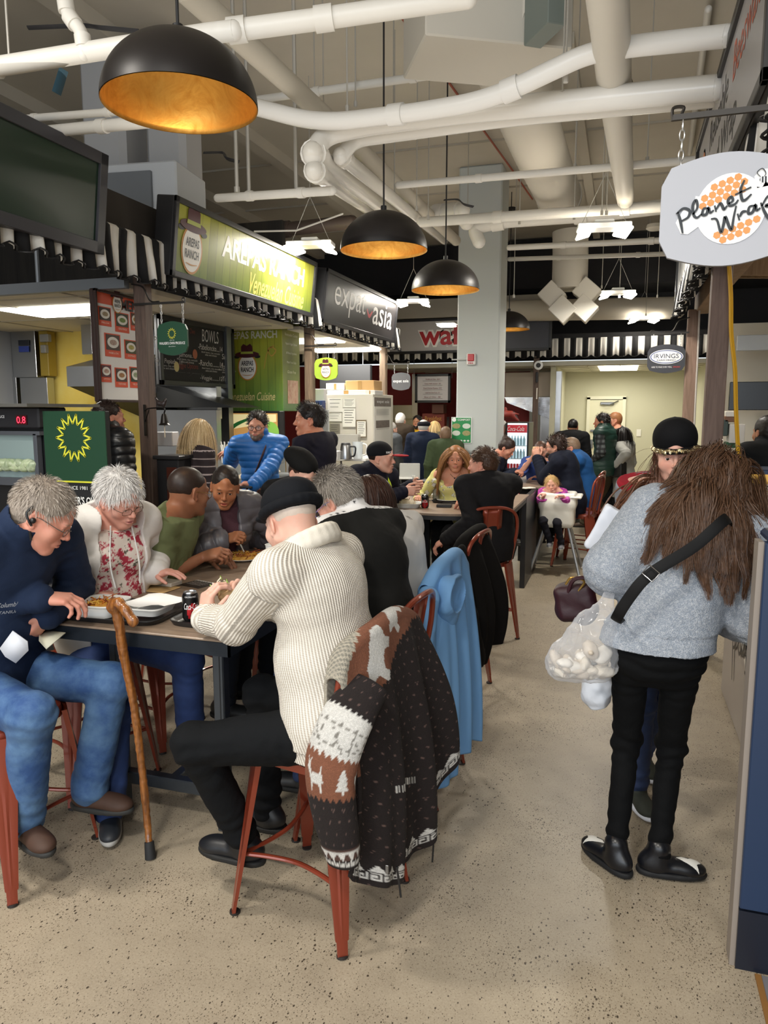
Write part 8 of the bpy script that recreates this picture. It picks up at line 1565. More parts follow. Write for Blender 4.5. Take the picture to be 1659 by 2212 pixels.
# ---------- grey haired woman in the black vest
def polka(V,L,I):
    C=np.tile(np.array(lin('#e6e4e4')),(len(V),1));g=np.stack([np.sin(L[:,0]*190),np.sin(L[:,1]*190+1),np.sin(L[:,2]*190)],1);C[(g>.45).sum(1)>=3]=lin('#23232a');return C
I7=person('grey haired woman in a black vest over a white dotted blouse, head bowed',onY(728,1083,2.84),seat=.61,yaw=62,lean=22,h=1.66,girth=1.08,fem=.7,head_rot=(20,34,0),fat=.3,skin='#d6a390',vox=.0055,hv=.004,glasses=dict(col='#7a6ab0'),
    hands=dict(L=dict(at=A3(-1.42,2.78,.96),dir=A3(-1,.2,0),curl=.5),R=dict(at=A3(-1.42,3.0,.96),dir=A3(-1,0,0),curl=.5)),
    top=[dict(name='blouse',mat=ATT,paint=polka,o=.014,hem=.05,collar='stand',ch=.045,vox=.005),dict(name='black_vest',mat=cl('#1d1d1c',.15,sc=30),o=.024,sleeve=.3,hem=.12,neck=.002,neckt=.5,vox=.006)],legs=dict(mat=den('#26345a','#31446e')),shoes='#2a2a2c',
    feet=dict(L=dict(at=A3(-1.22,2.72,.23),dir=A3(-1,0,0)),R=dict(at=A3(-1.22,2.9,.23),dir=A3(-1,0,0))),
    hair=dict(style='short',col='#5e564e',col2='#a49c92',n=2800,width=.0014,len=.036,out=.05,comb=(-.1,-.3,-.9),vol=.014,line=.05,scol='#6b6259',scol2='#c2bbb2',jit=.14))
# ---------- dark haired woman in white
I8=person('woman with dark shoulder length hair in a white knit top, seen from behind',onY(798,1085,3.32),seat=.61,yaw=66,lean=20,h=1.68,fem=1,girth=1.02,head_rot=(0,26,0),vox=.006,hv=.005,
    hands=dict(L=dict(at=A3(-1.42,3.25,.96),dir=A3(-1,.2,0),curl=.5),R=dict(at=A3(-1.42,3.5,.96),dir=A3(-1,0,0),curl=.5)),
    top=[dict(name='white_top',mat=cl('#dcd9d5',.35,sc=14),o=.02,hem=.14,collar=None,aw=1.1)],legs=dict(mat=den('#3a4f7c','#5a6f96')),shoes='#2a2a2c',feet=dict(L=dict(at=A3(-1.22,3.2,.23),dir=A3(-1,0,0)),R=dict(at=A3(-1.22,3.4,.23),dir=A3(-1,0,0))),
    hair=dict(style='long',col='#1e1412',col2='#3b2620',n=2200,width=.0022,len=.27,steps=10,grav=.6,comb=(0,-1,-.6),vol=.012,wave=.12,out=.03,guides=50,scol='#241815',scol2='#4a2e24',jit=.1))
# ---------- second table
def hivis(I):
    for q in (-1,1):
        for dx,w_ in ((.085,.02),):
            mb=MB();mb.tube(spline([I['c7']+I['xr']*q*dx+I['fw']*.03+I['up']*.012,I['p2']+I['xr']*q*dx+I['fw']*.155*I['s']+I['up']*.08,I['p2']+I['xr']*q*dx+I['fw']*.175,I['p1']+I['xr']*q*dx+I['fw']*.165],8),.02,8,flat=.2,ref=I['xr']);st=mb.build('reflective_stripe',M('#c9dc2a',.5),I['root'])
            mb=MB();mb.tube(spline([I['c7']+I['xr']*q*dx+I['fw']*.035+I['up']*.016,I['p2']+I['xr']*q*dx+I['fw']*.16*I['s']+I['up']*.08,I['p2']+I['xr']*q*dx+I['fw']*.18,I['p1']+I['xr']*q*dx+I['fw']*.17],8),.009,8,flat=.35,ref=I['xr']);mb.build('silver_band',M('#d8dbdc',.3),st)
        S,E_,W_=I['arm'][q];d=nrm(E_-S);c=S+(E_-S)*.55;mb=MB();mb.tube([c-d*.03,c+d*.03],.088,20);st=mb.build('arm_stripe',M('#c9dc2a',.5),I['root']);mb=MB();mb.tube([c-d*.014,c+d*.014],.0895,20);mb.build('silver_band',M('#d8dbdc',.3),st)
    garment_part('cap',[ell(H(I,0,-.02,.055),A3(.087,.108,.085)*I['hs'],I['Rh'],.02)],cl('#16161a',sc=60),I,.006,0,cuts=[(H(I,0,0,.022),-(I['Rh'] @ A3(0,-.1,1)))])
    garment_part('cap_brim',[ell(H(I,-.02,.155,.03),A3(.075,.07,.009)*I['hs'],I['Rh'] @ rotm((0,0,1),.3),.01)],cl('#a3252e',sc=60),I,.005)
    mb=MB();lettering(mb,'MAMMOTH',H(I,.06,.075,.055),I['Rh'] @ nrm(A3(-.8,.6,0)),I['Rh'] @ Z1,height=.02,width=.06,off=.02,lift=.012);mb.build('cap_patch',WHITE,I['root'])
person('young man in a navy jacket with reflective stripes and a cap with a red brim',onY(824,990,5.9),seat=.61,yaw=-104,lean=18,h=1.80,girth=1.1,head_rot=(14,2,0),skin='#d8a58f',vox=.0065,hv=.0048,mouth=.5,twist=-14,
    hands=dict(R=dict(at=onY(872,1062,5.85),dir=A3(1,.0,.1),palm=A3(0,1,-.1),curl=(.8,.9,.9,1),pole=A3(-.3,-.8,-.7)),L=dict(at=onY(890,1048,6.2),dir=A3(1,-.3,.1),palm=A3(0,-1,0),curl=.8)),
    top=[dict(name='work_jacket',mat=cl('#1c1d2b'),o=.02,hem=.15,collar='lapel',aw=1.2)],legs=dict(mat=cl('#1c1d2b')),hair=dict(style='buzz',col='#2a1d16',vol=.004),extra=hivis)
def yfl(V,L,I):
    n1=snoise(V,60,3);C=np.tile(np.array(lin('#e0d98c')),(len(V),1));C[n1>.35]=lin('#e9e6da');C[(np.abs(n1-.35)<.05)]=lin('#8b8a86');return C
I10=person('woman with long auburn blonde hair in a yellow floral dress, facing the camera',onY(984,992,6.75),seat=.61,yaw=189,lean=2,h=1.68,fem=1,bust=1.1,head_rot=(2,2,0),skin='#c98f72',vox=.0065,hv=.0045,lips='#b3605a',
    hands=dict(R=dict(at=A3(-1.75,6.5,.96),dir=A3(.3,-1,0),curl=.4),L=dict(at=A3(-1.3,6.5,.96),dir=A3(-.3,-1,0),curl=.4)),
    top=[dict(name='dress',mat=ATT,paint=yfl,o=.012,hem=.15,neckt=.95,neck=-.005,vox=.0055)],legs=dict(mat=BLK),hair=dict(style='long',col='#5a3522',col2='#a9713f',n=3600,width=.0026,len=.40,steps=12,grav=.5,comb=(0,-.5,-.6),vol=.014,wave=.14,out=.05,guides=60,part=0.0,scol='#6b3f26',scol2='#c08a50',jit=.08,line=.06))
mb=MB();mb.tube(spline([I10['c7']+I10['xr']*.06+I10['fw']*.05,I10['p2']+I10['fw']*.14+I10['up']*.09,I10['c7']-I10['xr']*.06+I10['fw']*.05],6),.0015,5);mb.sphere(I10['p2']+I10['fw']*.145+I10['up']*.085,.007,8);mb.build('necklace',BLACK,I10['root'])
person('man with short brown hair in a long black wool overcoat on a red stool',onY(1043,1003,5.7),seat=.61,yaw=34,lean=7,h=1.82,girth=1.14,head_rot=(46,4,0),fat=.5,skin='#d39a85',vox=.0065,hv=.005,
    hands=dict(L=dict(at=onY(965,1165,5.45),dir=A3(-.8,.1,-.5),palm=A3(.3,.3,-1),curl=.5,pole=A3(.6,-.6,-.8)),R=dict(at=A3(-1.2,6.15,.96),dir=A3(-1,.6,0),curl=.4)),
    top=[dict(name='overcoat',mat=cl('#1a191b',.3,sc=24),o=.018,hem=.1,hemr=.14,collar='lapel',aw=1.12,cuffr=.042)],legs=dict(mat=BLK),shoes='#1a1614',hair=dict(style='short',col='#2c1c14',col2='#5a3e2c',n=1100,width=.0018,len=.02,comb=(0,.8,.5),vol=.008,line=.055))
# ---------- standing by the left stalls
person('man in a black padded jacket with cropped dark hair at the menu, back turned',onY(236,903,4.7),yaw=-18,lean=4,h=1.80,girth=1.12,head_rot=(-12,-4,0),skin='#c98f78',vox=.0065,hv=.006,top=[dict(name='padded_jacket',mat=puff('#16171a',.35),o=.03,hem=.2,quilt=.06,collar='stand',aw=1.25,cuffr=.04)],legs=dict(mat=den('#1c2436','#26304a')),hair=dict(style='short',col='#1c1412',col2='#33241e',n=700,width=.0018,len=.014,vol=.006),stance=.12)
def stripes(V,L,I):
    C=np.tile(np.array(lin('#2a1f22')),(len(V),1));C[((V[:,2]/.062)%1)<.12]=lin('#b9a9a6');return C
person('woman with long straight blonde hair in a dark striped top, back turned',onY(434,938,5.35),yaw=-28,lean=3,h=1.66,fem=1,head_rot=(0,4,0),vox=.007,hv=.006,top=[dict(name='striped_top',mat=ATT,paint=stripes,o=.016,hem=.1,vox=.006)],legs=dict(mat=BLK),
    hair=dict(style='long',col='#a9855a',col2='#d9bb86',n=3600,out=.03,pad=.0,width=.0026,len=.4,steps=10,grav=.55,comb=(0,-.4,-1),vol=.012,scol='#b08c5c',scol2='#ecd5a8',jit=.12,clump=3))
def ex14(I):
    strip('bag_strap',[I['c7']-I['xr']*.09+I['up']*.0,I['p2']-I['xr']*.05+I['fw']*.15+I['up']*.06,I['p1']+I['xr']*.06+I['fw']*.17,I['hip']+I['xr']*.19+I['fw']*.1],.02,M('#5a3a2a',.5),I,ref=I['xr'])
    S,E_,W_=I['arm'][-1];garment_part('satchel',[rbox(I['hip']-I['xr']*.1+I['fw']*.2+A3(0,0,.02),(.1,.04,.09),.02,I['FR'])],M('#5a3422',.5),I,.008)
person('bearded man with glasses in a bright blue puffer jacket, one arm on the food case',onY(556,922,6.15),yaw=196,lean=1,h=1.80,girth=1.0,head_rot=(-2,3,0),skin='#c88f76',vox=.0062,hv=.0045,beard='#5a4a42',glasses=dict(col='#161616',r=.0022),stubble=('#4a3a34',.5),twist=8,
    hands=dict(R=dict(at=onY(497,975,6.5),dir=A3(-1,.2,-.2),palm=-Z1,curl=.4,pole=A3(-.3,0,-1)),L=dict(at=onY(548,1047,5.85),dir=A3(-.9,-.2,.1),palm=A3(0,.2,-1),curl=.7,pole=A3(.8,.1,-.6))),
    top=[dict(name='puffer_jacket',mat=puff('#1c68b4',.5),o=.02,hem=.14,quilt=.06,collar='stand',ch=.07,aw=1.05,cuffr=.038)],legs=dict(mat=den('#1f2a44','#2a3858')),hair=dict(style='short',col='#17110f',col2='#2e221d',n=800,width=.0018,len=.03,comb=(0,-.6,.9),vol=.012,line=.06),extra=ex14)
tbox('black_phone','black wallet held low by the man in the blue puffer jacket','wallet',onY(528,1052,5.8),(.15,.09,.02),BLACK,rz=.3)
person('tall man in a dark long sleeved shirt looking left, by the white cabinet',onY(668,908,5.5),yaw=82,lean=2,h=1.86,girth=1.08,head_rot=(32,0,0),fat=.35,skin='#c2866a',vox=.0065,hv=.0048,top=[dict(name='shirt',mat=cl('#211f2a',.2),o=.014,hem=.1,aw=1.1)],legs=dict(mat=BLK),hair=dict(style='short',col='#120f0f',col2='#2a2422',n=900,width=.0018,len=.035,comb=(0,.4,.9),vol=.012,line=.055),
    hands=dict(L=dict(at=onY(640,1110,5.5),dir=A3(-.9,0,-.2),palm=A3(0,.4,-1),curl=.5),R=dict(at=onY(600,1100,5.7),dir=A3(-.9,0,-.2),curl=.5)))
# ---------- waffle queue (small in the picture)
def far(label,px,Y,yaw,mat,skin='fair',hair=None,h=1.7,vox=.011,**k):
    k.setdefault('legs',dict(mat=cl('#20222a')));tp=k.pop('top',None) or [dict(name='jacket',mat=mat,o=.022,hem=.16,aw=1.15,collar=k.pop('collar','lapel'))]
    return person(label,onY(px[0],px[1],Y),yaw=yaw,h=h,skin=skin,vox=vox,hv=k.pop('hv',.0075),hair=hair or dict(style='short',col='#1c1512',col2='#2e221c'),top=tp,**k)
far('white haired person in a dark brown waxed jacket in the waffle queue',(866,908),11.9,-8,cl('#33291f'),hair=dict(style='short',col='#b8b3ac',col2='#d6d3ce',vol=.014),h=1.66,girth=1.1)
far('grey haired person in a grey hoodie beside the post in the waffle queue',(846,928),11.2,-30,cl('#4a4d50'),hair=dict(style='short',col='#9a9690',col2='#b8b4ae',vol=.012),h=1.6,collar='hood')
far('man with a dark beard and yellow shirt facing the camera in the waffle stall',(901,912),12.9,178,cl('#26252a'),skin='tan',hair=dict(style='buzz',col='#15100e'),beard='#15100e',top=[dict(name='shirt',mat=cl('#d9a81e'),o=.012,hem=.1),dict(name='dark_jacket',mat=cl('#26252a'),o=.03,open=(.09,.09),hem=.1)],h=1.68)
def flatcap(I):garment_part('cap',[ell(H(I,0,-.01,.07),A3(.1,.12,.045)*I['hs'],I['Rh'],.03),ell(H(I,0,-.02,.05),A3(.088,.105,.04)*I['hs'],I['Rh'],.03)],cl('#16161c'),I,.009,cuts=[(H(I,0,0,.025),-(I['Rh'] @ Z1))])
far('older man in a navy jacket, dark flat cap and khaki trousers, back turned',(916,925),10.9,-6,cl('#1a2338'),hair=dict(style='buzz',col='#b5b0aa'),extra=flatcap,legs=dict(mat=cl('#8d7d62'),w=1.1,cuff=.06),h=1.70,girth=1.15)
far('blonde woman behind the man in the flat cap',(940,925),12.2,-20,cl('#57503f'),hair=dict(style='long',col='#c9a56a',col2='#e0c690',n=500,len=.25,out=.03,jit=.1,width=.005,steps=6,grav=.5,comb=(0,-.4,-1)),h=1.62,fem=1)
far('person in a green hooded jacket half hidden by the column',(963,940),10.3,10,cl('#46533a'),collar='hood',h=1.66,hair=dict(style='short',col='#6b5340',col2='#8a705a'))
far('person in a bright blue coat between the navy jacket and the green hood',(948,955),11.3,5,cl('#1f49a8'),h=1.56,hair=dict(style='short',col='#3a2a20'))
# ---------- far table
person('woman with a dark bun eating at the far table beside the drinks cooler',onY(1095,968,8.7),seat=.61,yaw=-100,lean=22,h=1.62,fem=1,head_rot=(0,35,0),vox=.009,hv=.0062,skin='#c98f78',top=[dict(name='top',mat=cl('#222838'),o=.016,hem=.1)],legs=dict(mat=BLK),hair=dict(style='bun',col='#1e1411',col2='#382620',prims=lambda I:[ell(H(I,0,-.09,.09),(.04,.04,.04),None,.01)]),hands=dict(R=dict(at=onY(1108,1020,8.65),dir=A3(.8,-.1,.1),curl=.8),L=dict(at=onY(1112,1018,8.85),dir=A3(.8,-.2,.1),curl=.8)))
person('grey haired person behind the woman with the bun',onY(1084,925,11.7),yaw=180,lean=2,h=1.66,vox=.012,hv=.008,top=[dict(name='jacket',mat=cl('#20242e'),o=.02,hem=.1)],legs=dict(mat=BLK),hair=dict(style='short',col='#b0aca6',col2='#cac7c2',vol=.014))
person('woman with brown hair in blue holding a sandwich to her mouth',onY(1168,975,9.1),seat=.61,yaw=-170,lean=8,h=1.62,fem=1,head_rot=(0,10,0),vox=.009,hv=.0065,skin='#d3a08a',top=[dict(name='jacket',mat=cl('#3a4f8e'),o=.018,hem=.1)],legs=dict(mat=BLK),hair=dict(style='bob',col='#3a241c',col2='#5a3c2c',vol=.012),hands=dict(R=dict(at=onY(1152,985,8.9),dir=A3(0,-.2,1),palm=A3(1,0,0),curl=.8),L=dict(at=onY(1168,988,8.9),dir=A3(0,-.2,1),palm=A3(-1,0,0),curl=.8)))
V,Q=solid([rbox(onY(1158,972,8.85),(.03,.02,.03),.01)],.008);tag(np_mesh('sandwich',V,Q,M('#d9b58a',.7)),'pale sandwich at the mouth of the woman in blue','sandwich')
person('bearded man with glasses in a navy hoodie resting on his elbows',onY(1200,965,8.55),seat=.61,yaw=82,lean=16,h=1.82,girth=1.06,head_rot=(4,2,0),vox=.0075,hv=.0055,skin='#cf9c86',beard='#2e1e18',glasses=dict(col='#141414',r=.002),stubble=('#4a342a',.6),hands=dict(L=dict(at=onY(1160,990,8.6),dir=A3(-.2,.1,1),palm=A3(0,1,0),curl=.9,pole=A3(.2,-.3,-1)),R=dict(at=onY(1163,990,8.75),dir=A3(-.2,-.1,1),palm=A3(0,-1,0),curl=.9,pole=A3(.2,.3,-1))),top=[dict(name='hoodie',mat=cl('#1a1e2c',.3),o=.022,hem=.14,collar='hood',aw=1.15)],legs=dict(mat=cl('#3a352c')),shoes='#2a2422',hair=dict(style='short',col='#1f1411',col2='#3c281f',vol=.016,n=500,width=.003,len=.03,curl=.6))
person('older man with glasses in a bright blue fleece at the far table',onY(1232,968,9.2),seat=.61,yaw=95,lean=16,h=1.76,girth=1.12,head_rot=(0,12,0),vox=.009,hv=.0065,skin='#d79a84',glasses='#4a4a4a',top=[dict(name='fleece',mat=cl('#2a5f9e'),o=.022,hem=.14,collar='stand')],legs=dict(mat=cl('#3a4254')),hair=dict(style='short',col='#6b4f3c',col2='#a08a74',vol=.008,bald=.05),hands=dict(L=dict(at=A3(-.9,9.1,.95),dir=A3(-1,0,0),curl=.4),R=dict(at=A3(-.9,9.35,.95),dir=A3(-1,0,0),curl=.4)))
# child in the high chair
def pinkp(V,L,I):
    n1=snoise(V,70,3);C=np.tile(np.array(lin('#a8348e')),(len(V),1));C[n1>.35]=lin('#c96ab8');C[n1<-.5]=lin('#5a2a7a');return C
person('small blonde child in a pink and purple jacket in the white high chair',onY(1192,1047,8.08),seat=.62,yaw=165,lean=4,h=.98,girth=1.1,head_rot=(14,6,8),scale_head=1.35,fem=.5,fat=1.0,vox=.007,hv=.0048,skin='#e0ab96',top=[dict(name='jacket',mat=ATT,paint=pinkp,o=.02,hem=.06,aw=1.3,cuffr=.04)],legs=dict(mat=cl('#22222a')),shoes=dict(col='#8a8a90',sole='#c9c9c9'),hair=dict(style='bob',col='#b08a54',col2='#d8b880',n=600,len=.09,width=.0022,grav=.3,vol=.008,line=.058),hands=dict(R=dict(at=A3(-.74,7.88,.87),dir=A3(-.7,-.3,.1),curl=.5),L=dict(at=A3(-.56,7.92,.86),dir=A3(-.8,-.2,0),curl=.5)),feet=dict(R=dict(at=A3(-.68,7.95,.36),dir=A3(0,-1,0)),L=dict(at=A3(-.56,7.95,.34),dir=A3(0,-1,0))))
# ---------- standing at the far corridor
person('man in a black hoodie with his back turned, in front of the cream door wall',onY(1238,922,11.9),yaw=-8,lean=3,h=1.70,vox=.009,hv=.0075,skin='tan',top=[dict(name='hoodie',mat=cl('#141416'),o=.022,hem=.16,collar='hood',aw=1.15)],legs=dict(mat=BLK),hair=dict(style='buzz',col='#120f0e',vol=.006))
def plaid(V,L,I):
    C=np.tile(np.array(lin('#2b2d2f')),(len(V),1));a=((V[:,2]/.07)%1<.5);b=((L[:,1]/.07)%1<.5);C[a&b]=lin('#17181a');C[(~a)&(~b)]=lin('#5a5f60');return C
person('man in a dark green puffer vest over a plaid shirt with khaki trousers',onY(1300,912,11.3),yaw=70,lean=2,h=1.76,girth=1.12,head_rot=(18,0,0),vox=.0085,hv=.0065,skin='#c08468',top=[dict(name='plaid_shirt',mat=ATT,paint=plaid,o=.014,hem=.12,aw=1.1,vox=.008),dict(name='puffer_vest',mat=puff('#16382f',.5),o=.036,sleeve=0,hem=.1,quilt=.09,collar='stand',vox=.0085)],legs=dict(mat=cl('#4e4536'),w=1.2,cuff=.07,wr=2),shoes='#4a3626',hair=dict(style='short',col='#120e0d',col2='#251c18',vol=.014,n=300,width=.003),hands=dict(L=dict(at=onY(1282,993,11.2),dir=A3(-.9,0,0),palm=-Z1,curl=.7)),feet=dict(L=dict(at=A3(-.47,11.45,.085),dir=A3(-1,-.2,0)),R=dict(at=A3(-.17,11.75,.085),dir=A3(-1,.1,0))))
person('man with ginger hair and beard behind the green vest',onY(1327,908,12.2),yaw=100,lean=2,h=1.76,vox=.012,hv=.0075,skin='#d79a80',beard='#a0664a',top=[dict(name='jacket',mat=cl('#43464a'),o=.02,hem=.12)],legs=dict(mat=cl('#2c2c32')),shoes='#7a4a32',hair=dict(style='short',col='#8a5636',col2='#b07a50',vol=.01))
def ex28(I):
    garment_part('shoulder_bag',[rbox(I['hip']+I['xr']*-.24+A3(0,0,.12),(.06,.12,.09),.02,I['FR'])],M('#141416',.4),I,.01);strip('bag_strap',[I['shp'][-1]+I['up']*.04,I['shp'][-1]-I['up']*.15-I['xr']*.06,I['hip']-I['xr']*.22+Z1*.2],.012,BLACK,I)
person('woman with long black hair in a light grey cardigan carrying a black bag',onY(1343,940,11.5),yaw=60,lean=2,h=1.62,fem=1,vox=.0095,hv=.0075,skin='tan',top=[dict(name='long_cardigan',mat=cl('#a5a49e',.4),o=.024,hem=.3,hemr=.17,aw=1.1)],legs=dict(mat=cl('#131316'),w=.85),shoes='#1a1a1a',hair=dict(style='long',col='#0f0d0d',col2='#231c1a',n=700,len=.32,out=.03,jit=.1,width=.005,steps=8,grav=.5,comb=(0,-.4,-1),wave=.1),hands=dict(L=dict(at=onY(1330,1005,11.2),dir=A3(-.9,0,0),curl=.6)),feet=dict(L=dict(at=A3(.02,11.4,.085),dir=A3(-1,0,0)),R=dict(at=A3(-.2,11.7,.085),dir=A3(-1,0,0))),extra=ex28)
person('person in black with cropped dark hair cut off by the right edge',onY(1655,935,6.2),yaw=28,lean=8,h=1.76,girth=1.1,vox=.009,hv=.008,skin='tan',top=[dict(name='jacket',mat=cl('#0f1012'),o=.024,hem=.14,collar='stand',aw=1.2)],legs=dict(mat=BLK),hair=dict(style='short',col='#14100e',col2='#241c18'))
# ---------- woman in the cap facing the camera
def ex30(I):
    garment_part('cap',[ell(H(I,0,-.022,.06),A3(.088,.105,.086)*I['hs'],I['Rh'],.02),ell(H(I,0,.025,.09),A3(.078,.075,.064)*I['hs'],I['Rh'],.03),ell(H(I,0,-.01,.15),A3(.008,.008,.006),I['Rh'],.003)],cl('#121214',sc=60),I,.005,.0006,cuts=[(H(I,0,0,.03),-(I['Rh'] @ A3(0,-.05,1)))])
    mb=MB();g=lambda*a:H(I,*a);V=[];n=40
    for k in range(n):
        a=-1.35+2.7*k/(n-1)
        for r_,z_,y_ in ((.088,.04,.09),(.092,.028,.135),(.09,.02,.13),(.086,.026,.085)):V.append(g(r_*math.sin(a)*.98,-.02+(y_+.02)*math.cos(a)*.98,z_))
    mb.add(V,[(k*4+i,k*4+(i+1)%4,(k+1)*4+(i+1)%4,(k+1)*4+i) for k in range(n-1) for i in range(4)]);b_=mb.build('cap_brim',cl('#121214',sc=60),I['root'])
    mb=MB();rr=np.random.default_rng(4)
    for k in range(70):a=-1.4+2.8*k/69;p=g(.09*math.sin(a),-.02+.145*math.cos(a),.03+.003*rr.normal());mb.box(p,(.009,.009,.012),R=rotm(nrm(rr.normal(size=3)),.7),bev=.001)
    mb.build('sequin_trim',M('#c9b78f',.22,.9),b_)
    d=I['Rh'];sc_=[H(I,.075,.02,.0),H(I,.085,.015,-.07),H(I,.075,.03,-.1)]
    for s0 in (-1,1):
        V,Q=hair_strands(I['hc'],I['Rh'],I['hs'],130,lambda p,s0=s0:(p[:,0]*s0>.06)&(np.abs(p[:,1]-.0)<.03)&(p[:,2]<.03)&(p[:,2]>-.01),.2,lambda p:np.tile(np.array([0,.1,-1.]),(len(p),1)),wave=.25,width=.0014,steps=10,gravity=.2,seed=5+s0);np_mesh('loose_hair',V,Q,hairmat('#4a3022','#6a4632'),I['root'])
    P=spline([H(I,.03,-.08,-.04),H(I,.07,-.06,-.13),I['c7']+I['xr']*.13+I['fw']*.07-I['up']*.02,I['c7']+I['xr']*.2+I['fw']*.12-I['up']*.12],8);mb=MB();rr=np.random.default_rng(8)
    for k in range(60):o_=A3(*rr.normal(size=3))*.016;mb.tube([p+o_*(1+.6*i/len(P))+A3(math.sin(i*.5+k),math.cos(i*.4+k),0)*.006 for i,p in enumerate(P)],.0035,5)
    mb.build('ponytail',hairmat('#4a2d20','#7a5038'),I['root'])
def greyt(V,L,I):C=np.tile(np.array(lin('#8f9096')),(len(V),1));return C
I30=person('woman in a black cap with sequin brim and grey T shirt, facing the camera',onY(1459,982,3.18),yaw=174,lean=3,h=1.70,fem=1,bust=.9,head_rot=(4,6,4),skin='#d9a996',vox=.0055,hv=.0035,lips='#b8656a',
    top=[dict(name='t_shirt',mat=cl('#8b8c93',.25),o=.012,sleeve=.42,hem=.12,neckt=.6,neck=.01),dict(name='red_vest',mat=cl('#9a2430'),o=.022,sleeve=0,open=(.1,.09),hem=.1,vox=.006)],legs=dict(mat=den('#1f2c4a','#2c3d63'),w=.9,cuff=.045),shoes=dict(col='#34382f',sole='#d5d8e0',rough=.8,shaft=.15),
    hands=dict(R=dict(at=onY(1420,1260,3.1),dir=A3(-.2,-.4,-.9),palm=A3(1,0,0),curl=.8,pole=A3(-.3,.5,-1)),L=dict(at=onY(1460,1230,3.1),dir=A3(-.2,-.8,0),palm=-Z1,curl=.6)),feet=dict(R=dict(at=A3(.13,3.3,.1),dir=A3(.35,-1,0)),L=dict(at=A3(.16,3.65,.1),dir=A3(.3,-1,0))),
    hair=dict(style='short',col='#3a261c',col2='#5a3c2c',vol=.005,n=0),extra=ex30)
# camera bag / tote at her side
V,Q=solid([rbox(onY(1318,1150,3.0),(.055,.02,.085),.01,rotm((0,1,0),.45),.01)],.006);o=tag(np_mesh('white_tote',crinkle(V,Q,.002,20,3),Q,M('#d8dce6',.6)),'white tote bag with a black strap behind the elbow of the woman in the sweater','bag');mb=MB();mb.tube(spline([onY(1330,1125,2.97),onY(1308,1160,2.96),onY(1300,1195,2.96)],5),.006,6,flat=.4);mb.build('strap',BLACK,o)
# ---------- woman with long brown hair in the fuzzy sweater
FZ=M('#cdd0d6',.95,0,'fuzzy',sc=85,bump=1.0,col2='#8f98a5')
def ex31(I):
    c7,fw,xr,up,hip,p1,p2=I['c7'],I['fw'],I['xr'],I['up'],I['hip'],I['p1'],I['p2'];bk=-fw*.15
    P=[onY(1660,1040,2.86),onY(1570,1120,2.62),onY(1500,1180,2.56),onY(1405,1240,2.52),onY(1360,1290,2.52),onY(1330,1340,2.56),onY(1345,1330,2.75)][1:]
    mb=MB();mb.tube(spline([c7+xr*.13+up*.03+fw*.02,c7+xr*.09-fw*.07-up*.02]+P[0:6],8),.019,10,flat=.12,ref=fw);sp=mb.build('bag_strap',M('#0b0b0d',.65,spec=.25),I['root'])
    p=onY(1406,1239,2.5);mb=MB();d=nrm(P[3]-P[2]);lp=[p+d*a*.018+np.cross(d,fw)*b*.022-fw*.004 for a,b in ((1,1),(1,-1),(-1,-1),(-1,1))];mb.tube(lp,.0028,8,closed=True);mb.build('buckle',M('#c9cbd0',.2,1.0),sp)
    # hair clip
    garment_part('hair_clip',[ell(H(I,-.035,-.115,.02),A3(.035,.012,.022),I['Rh'],.01)]+[cap(H(I,-.055+k*.012,-.125,.03),H(I,-.05+k*.012,-.13,-.012),.003,.002,.002) for k in range(5)],M('#2a0f12',.12,coat=.8),I,.004)
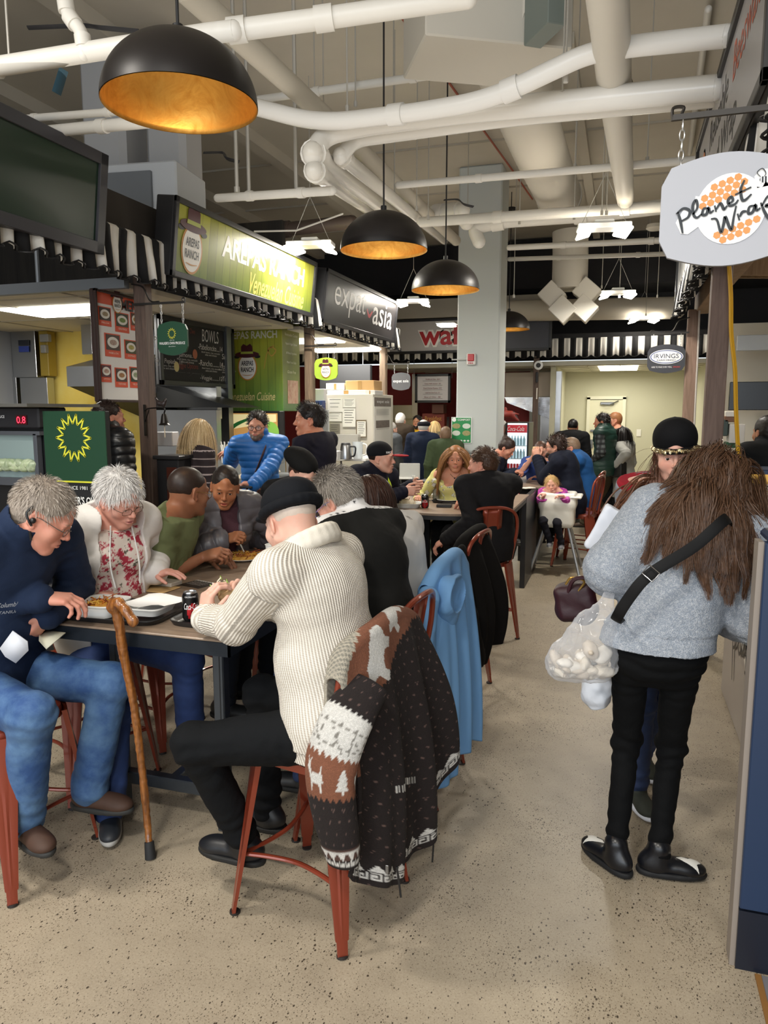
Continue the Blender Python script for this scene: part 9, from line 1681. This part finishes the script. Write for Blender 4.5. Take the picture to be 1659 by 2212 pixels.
I31=person('woman with long wavy brown hair in a fuzzy light grey sweater and black trousers',onY(1543,1064,2.98),yaw=-6,lean=19,side=15,h=1.68,fem=1,girth=1.0,head_rot=(-4,24,10),vox=.0055,hv=.005,skin='#d3a488',
    hands=dict(L=dict(at=A3(.05,3.02,1.12),dir=A3(.2,.9,.1),palm=A3(1,0,0),curl=.7,pole=A3(-.6,-.8,-.6)),R=dict(at=onY(1572,1330,3.0),dir=A3(-.3,.9,.2),palm=A3(-1,0,0),curl=.7,pole=A3(.35,-.9,-.7))),
    feet=dict(L=dict(at=A3(.045,2.78,.088),dir=A3(-.62,.62,0)),R=dict(at=A3(.20,2.80,.088),dir=A3(.92,.12,0))),
    top=[dict(name='fuzzy_sweater',mat=FZ,o=.036,hem=-.02,hemtilt=.0,hemr=.17,cuffr=.06,aw=1.5,ribhem=.07,vox=.006,wr=1.3,collar='lapel')],legs=dict(mat=cl('#07080a',.2,sc=14),o=.005,w=.88,cuff=.042,wr=1.3),shoes=dict(col='#14151a',sole='#101114',rough=.3),
    hair=dict(style='long',col='#33221a',col2='#5a3e2c',n=11000,pad=.07,width=.0017,len=.46,steps=22,grav=.34,comb=(-.15,-1,-.2),vol=.016,wave=.42,out=.0,guides=120,gstr=.97,scol='#2c1c14',scol2='#70503a',jit=.1,line=.06),extra=ex31)
# swan shapes on the shoes
for q in (1,-1):
    H0,K,An,fd=I31['leg'][q];sdv=np.cross(fd,Z1);A=A3(An[0],An[1],0);O=A+fd*.10*1+Z1*.074;sw_=[(0,-.03),(.012,-.01),(.022,.012),(.03,.03),(.012,.026),(.0,.04),(-.012,.032),(-.012,.012),(-.004,.004),(-.01,-.012)]
    from mathutils.bvhtree import BVHTree
    so=[o for o in I31['root'].children if o.name.startswith('shoe')];ux=nrm(sdv*q);V=[];Q=[];ix={};oo=Vector(origin_of(so[0].parent))
    tr=[BVHTree.FromPolygons([v.co+oo for v in o.data.vertices],[tuple(p.vertices) for p in o.data.polygons]) for o in so];g=.0015;P_=[(a*1.35,b*1.35) for a,b in sw_]
    for a in range(-26,40):
        for b in range(-34,44):
            x,y=np.array([a*g]),np.array([b*g])
            if not in_poly(x,y,P_)[0]:continue
            p=O+ux*x[0]+fd*y[0]+Z1*.05;hs_=[h for h in (t_.ray_cast(Vector(p),Vector((0,0,-1)),.12) for t_ in tr) if h[0] is not None]
            if hs_:ix[(a,b)]=len(V);V.append(np.array(hs_[0][0])+Z1*.0012)
    Q=[(ix[(a,b)],ix[(a+1,b)],ix[(a+1,b+1)],ix[(a,b+1)]) for a,b in ix if (a+1,b) in ix and (a+1,b+1) in ix and (a,b+1) in ix]
    if Q:np_mesh('swan_applique',np.array(V),Q,M('#e0ded8',.5),I31['root'])
if _first[0]:pass
print('SCENE OBJECTS',len(bpy.data.objects))
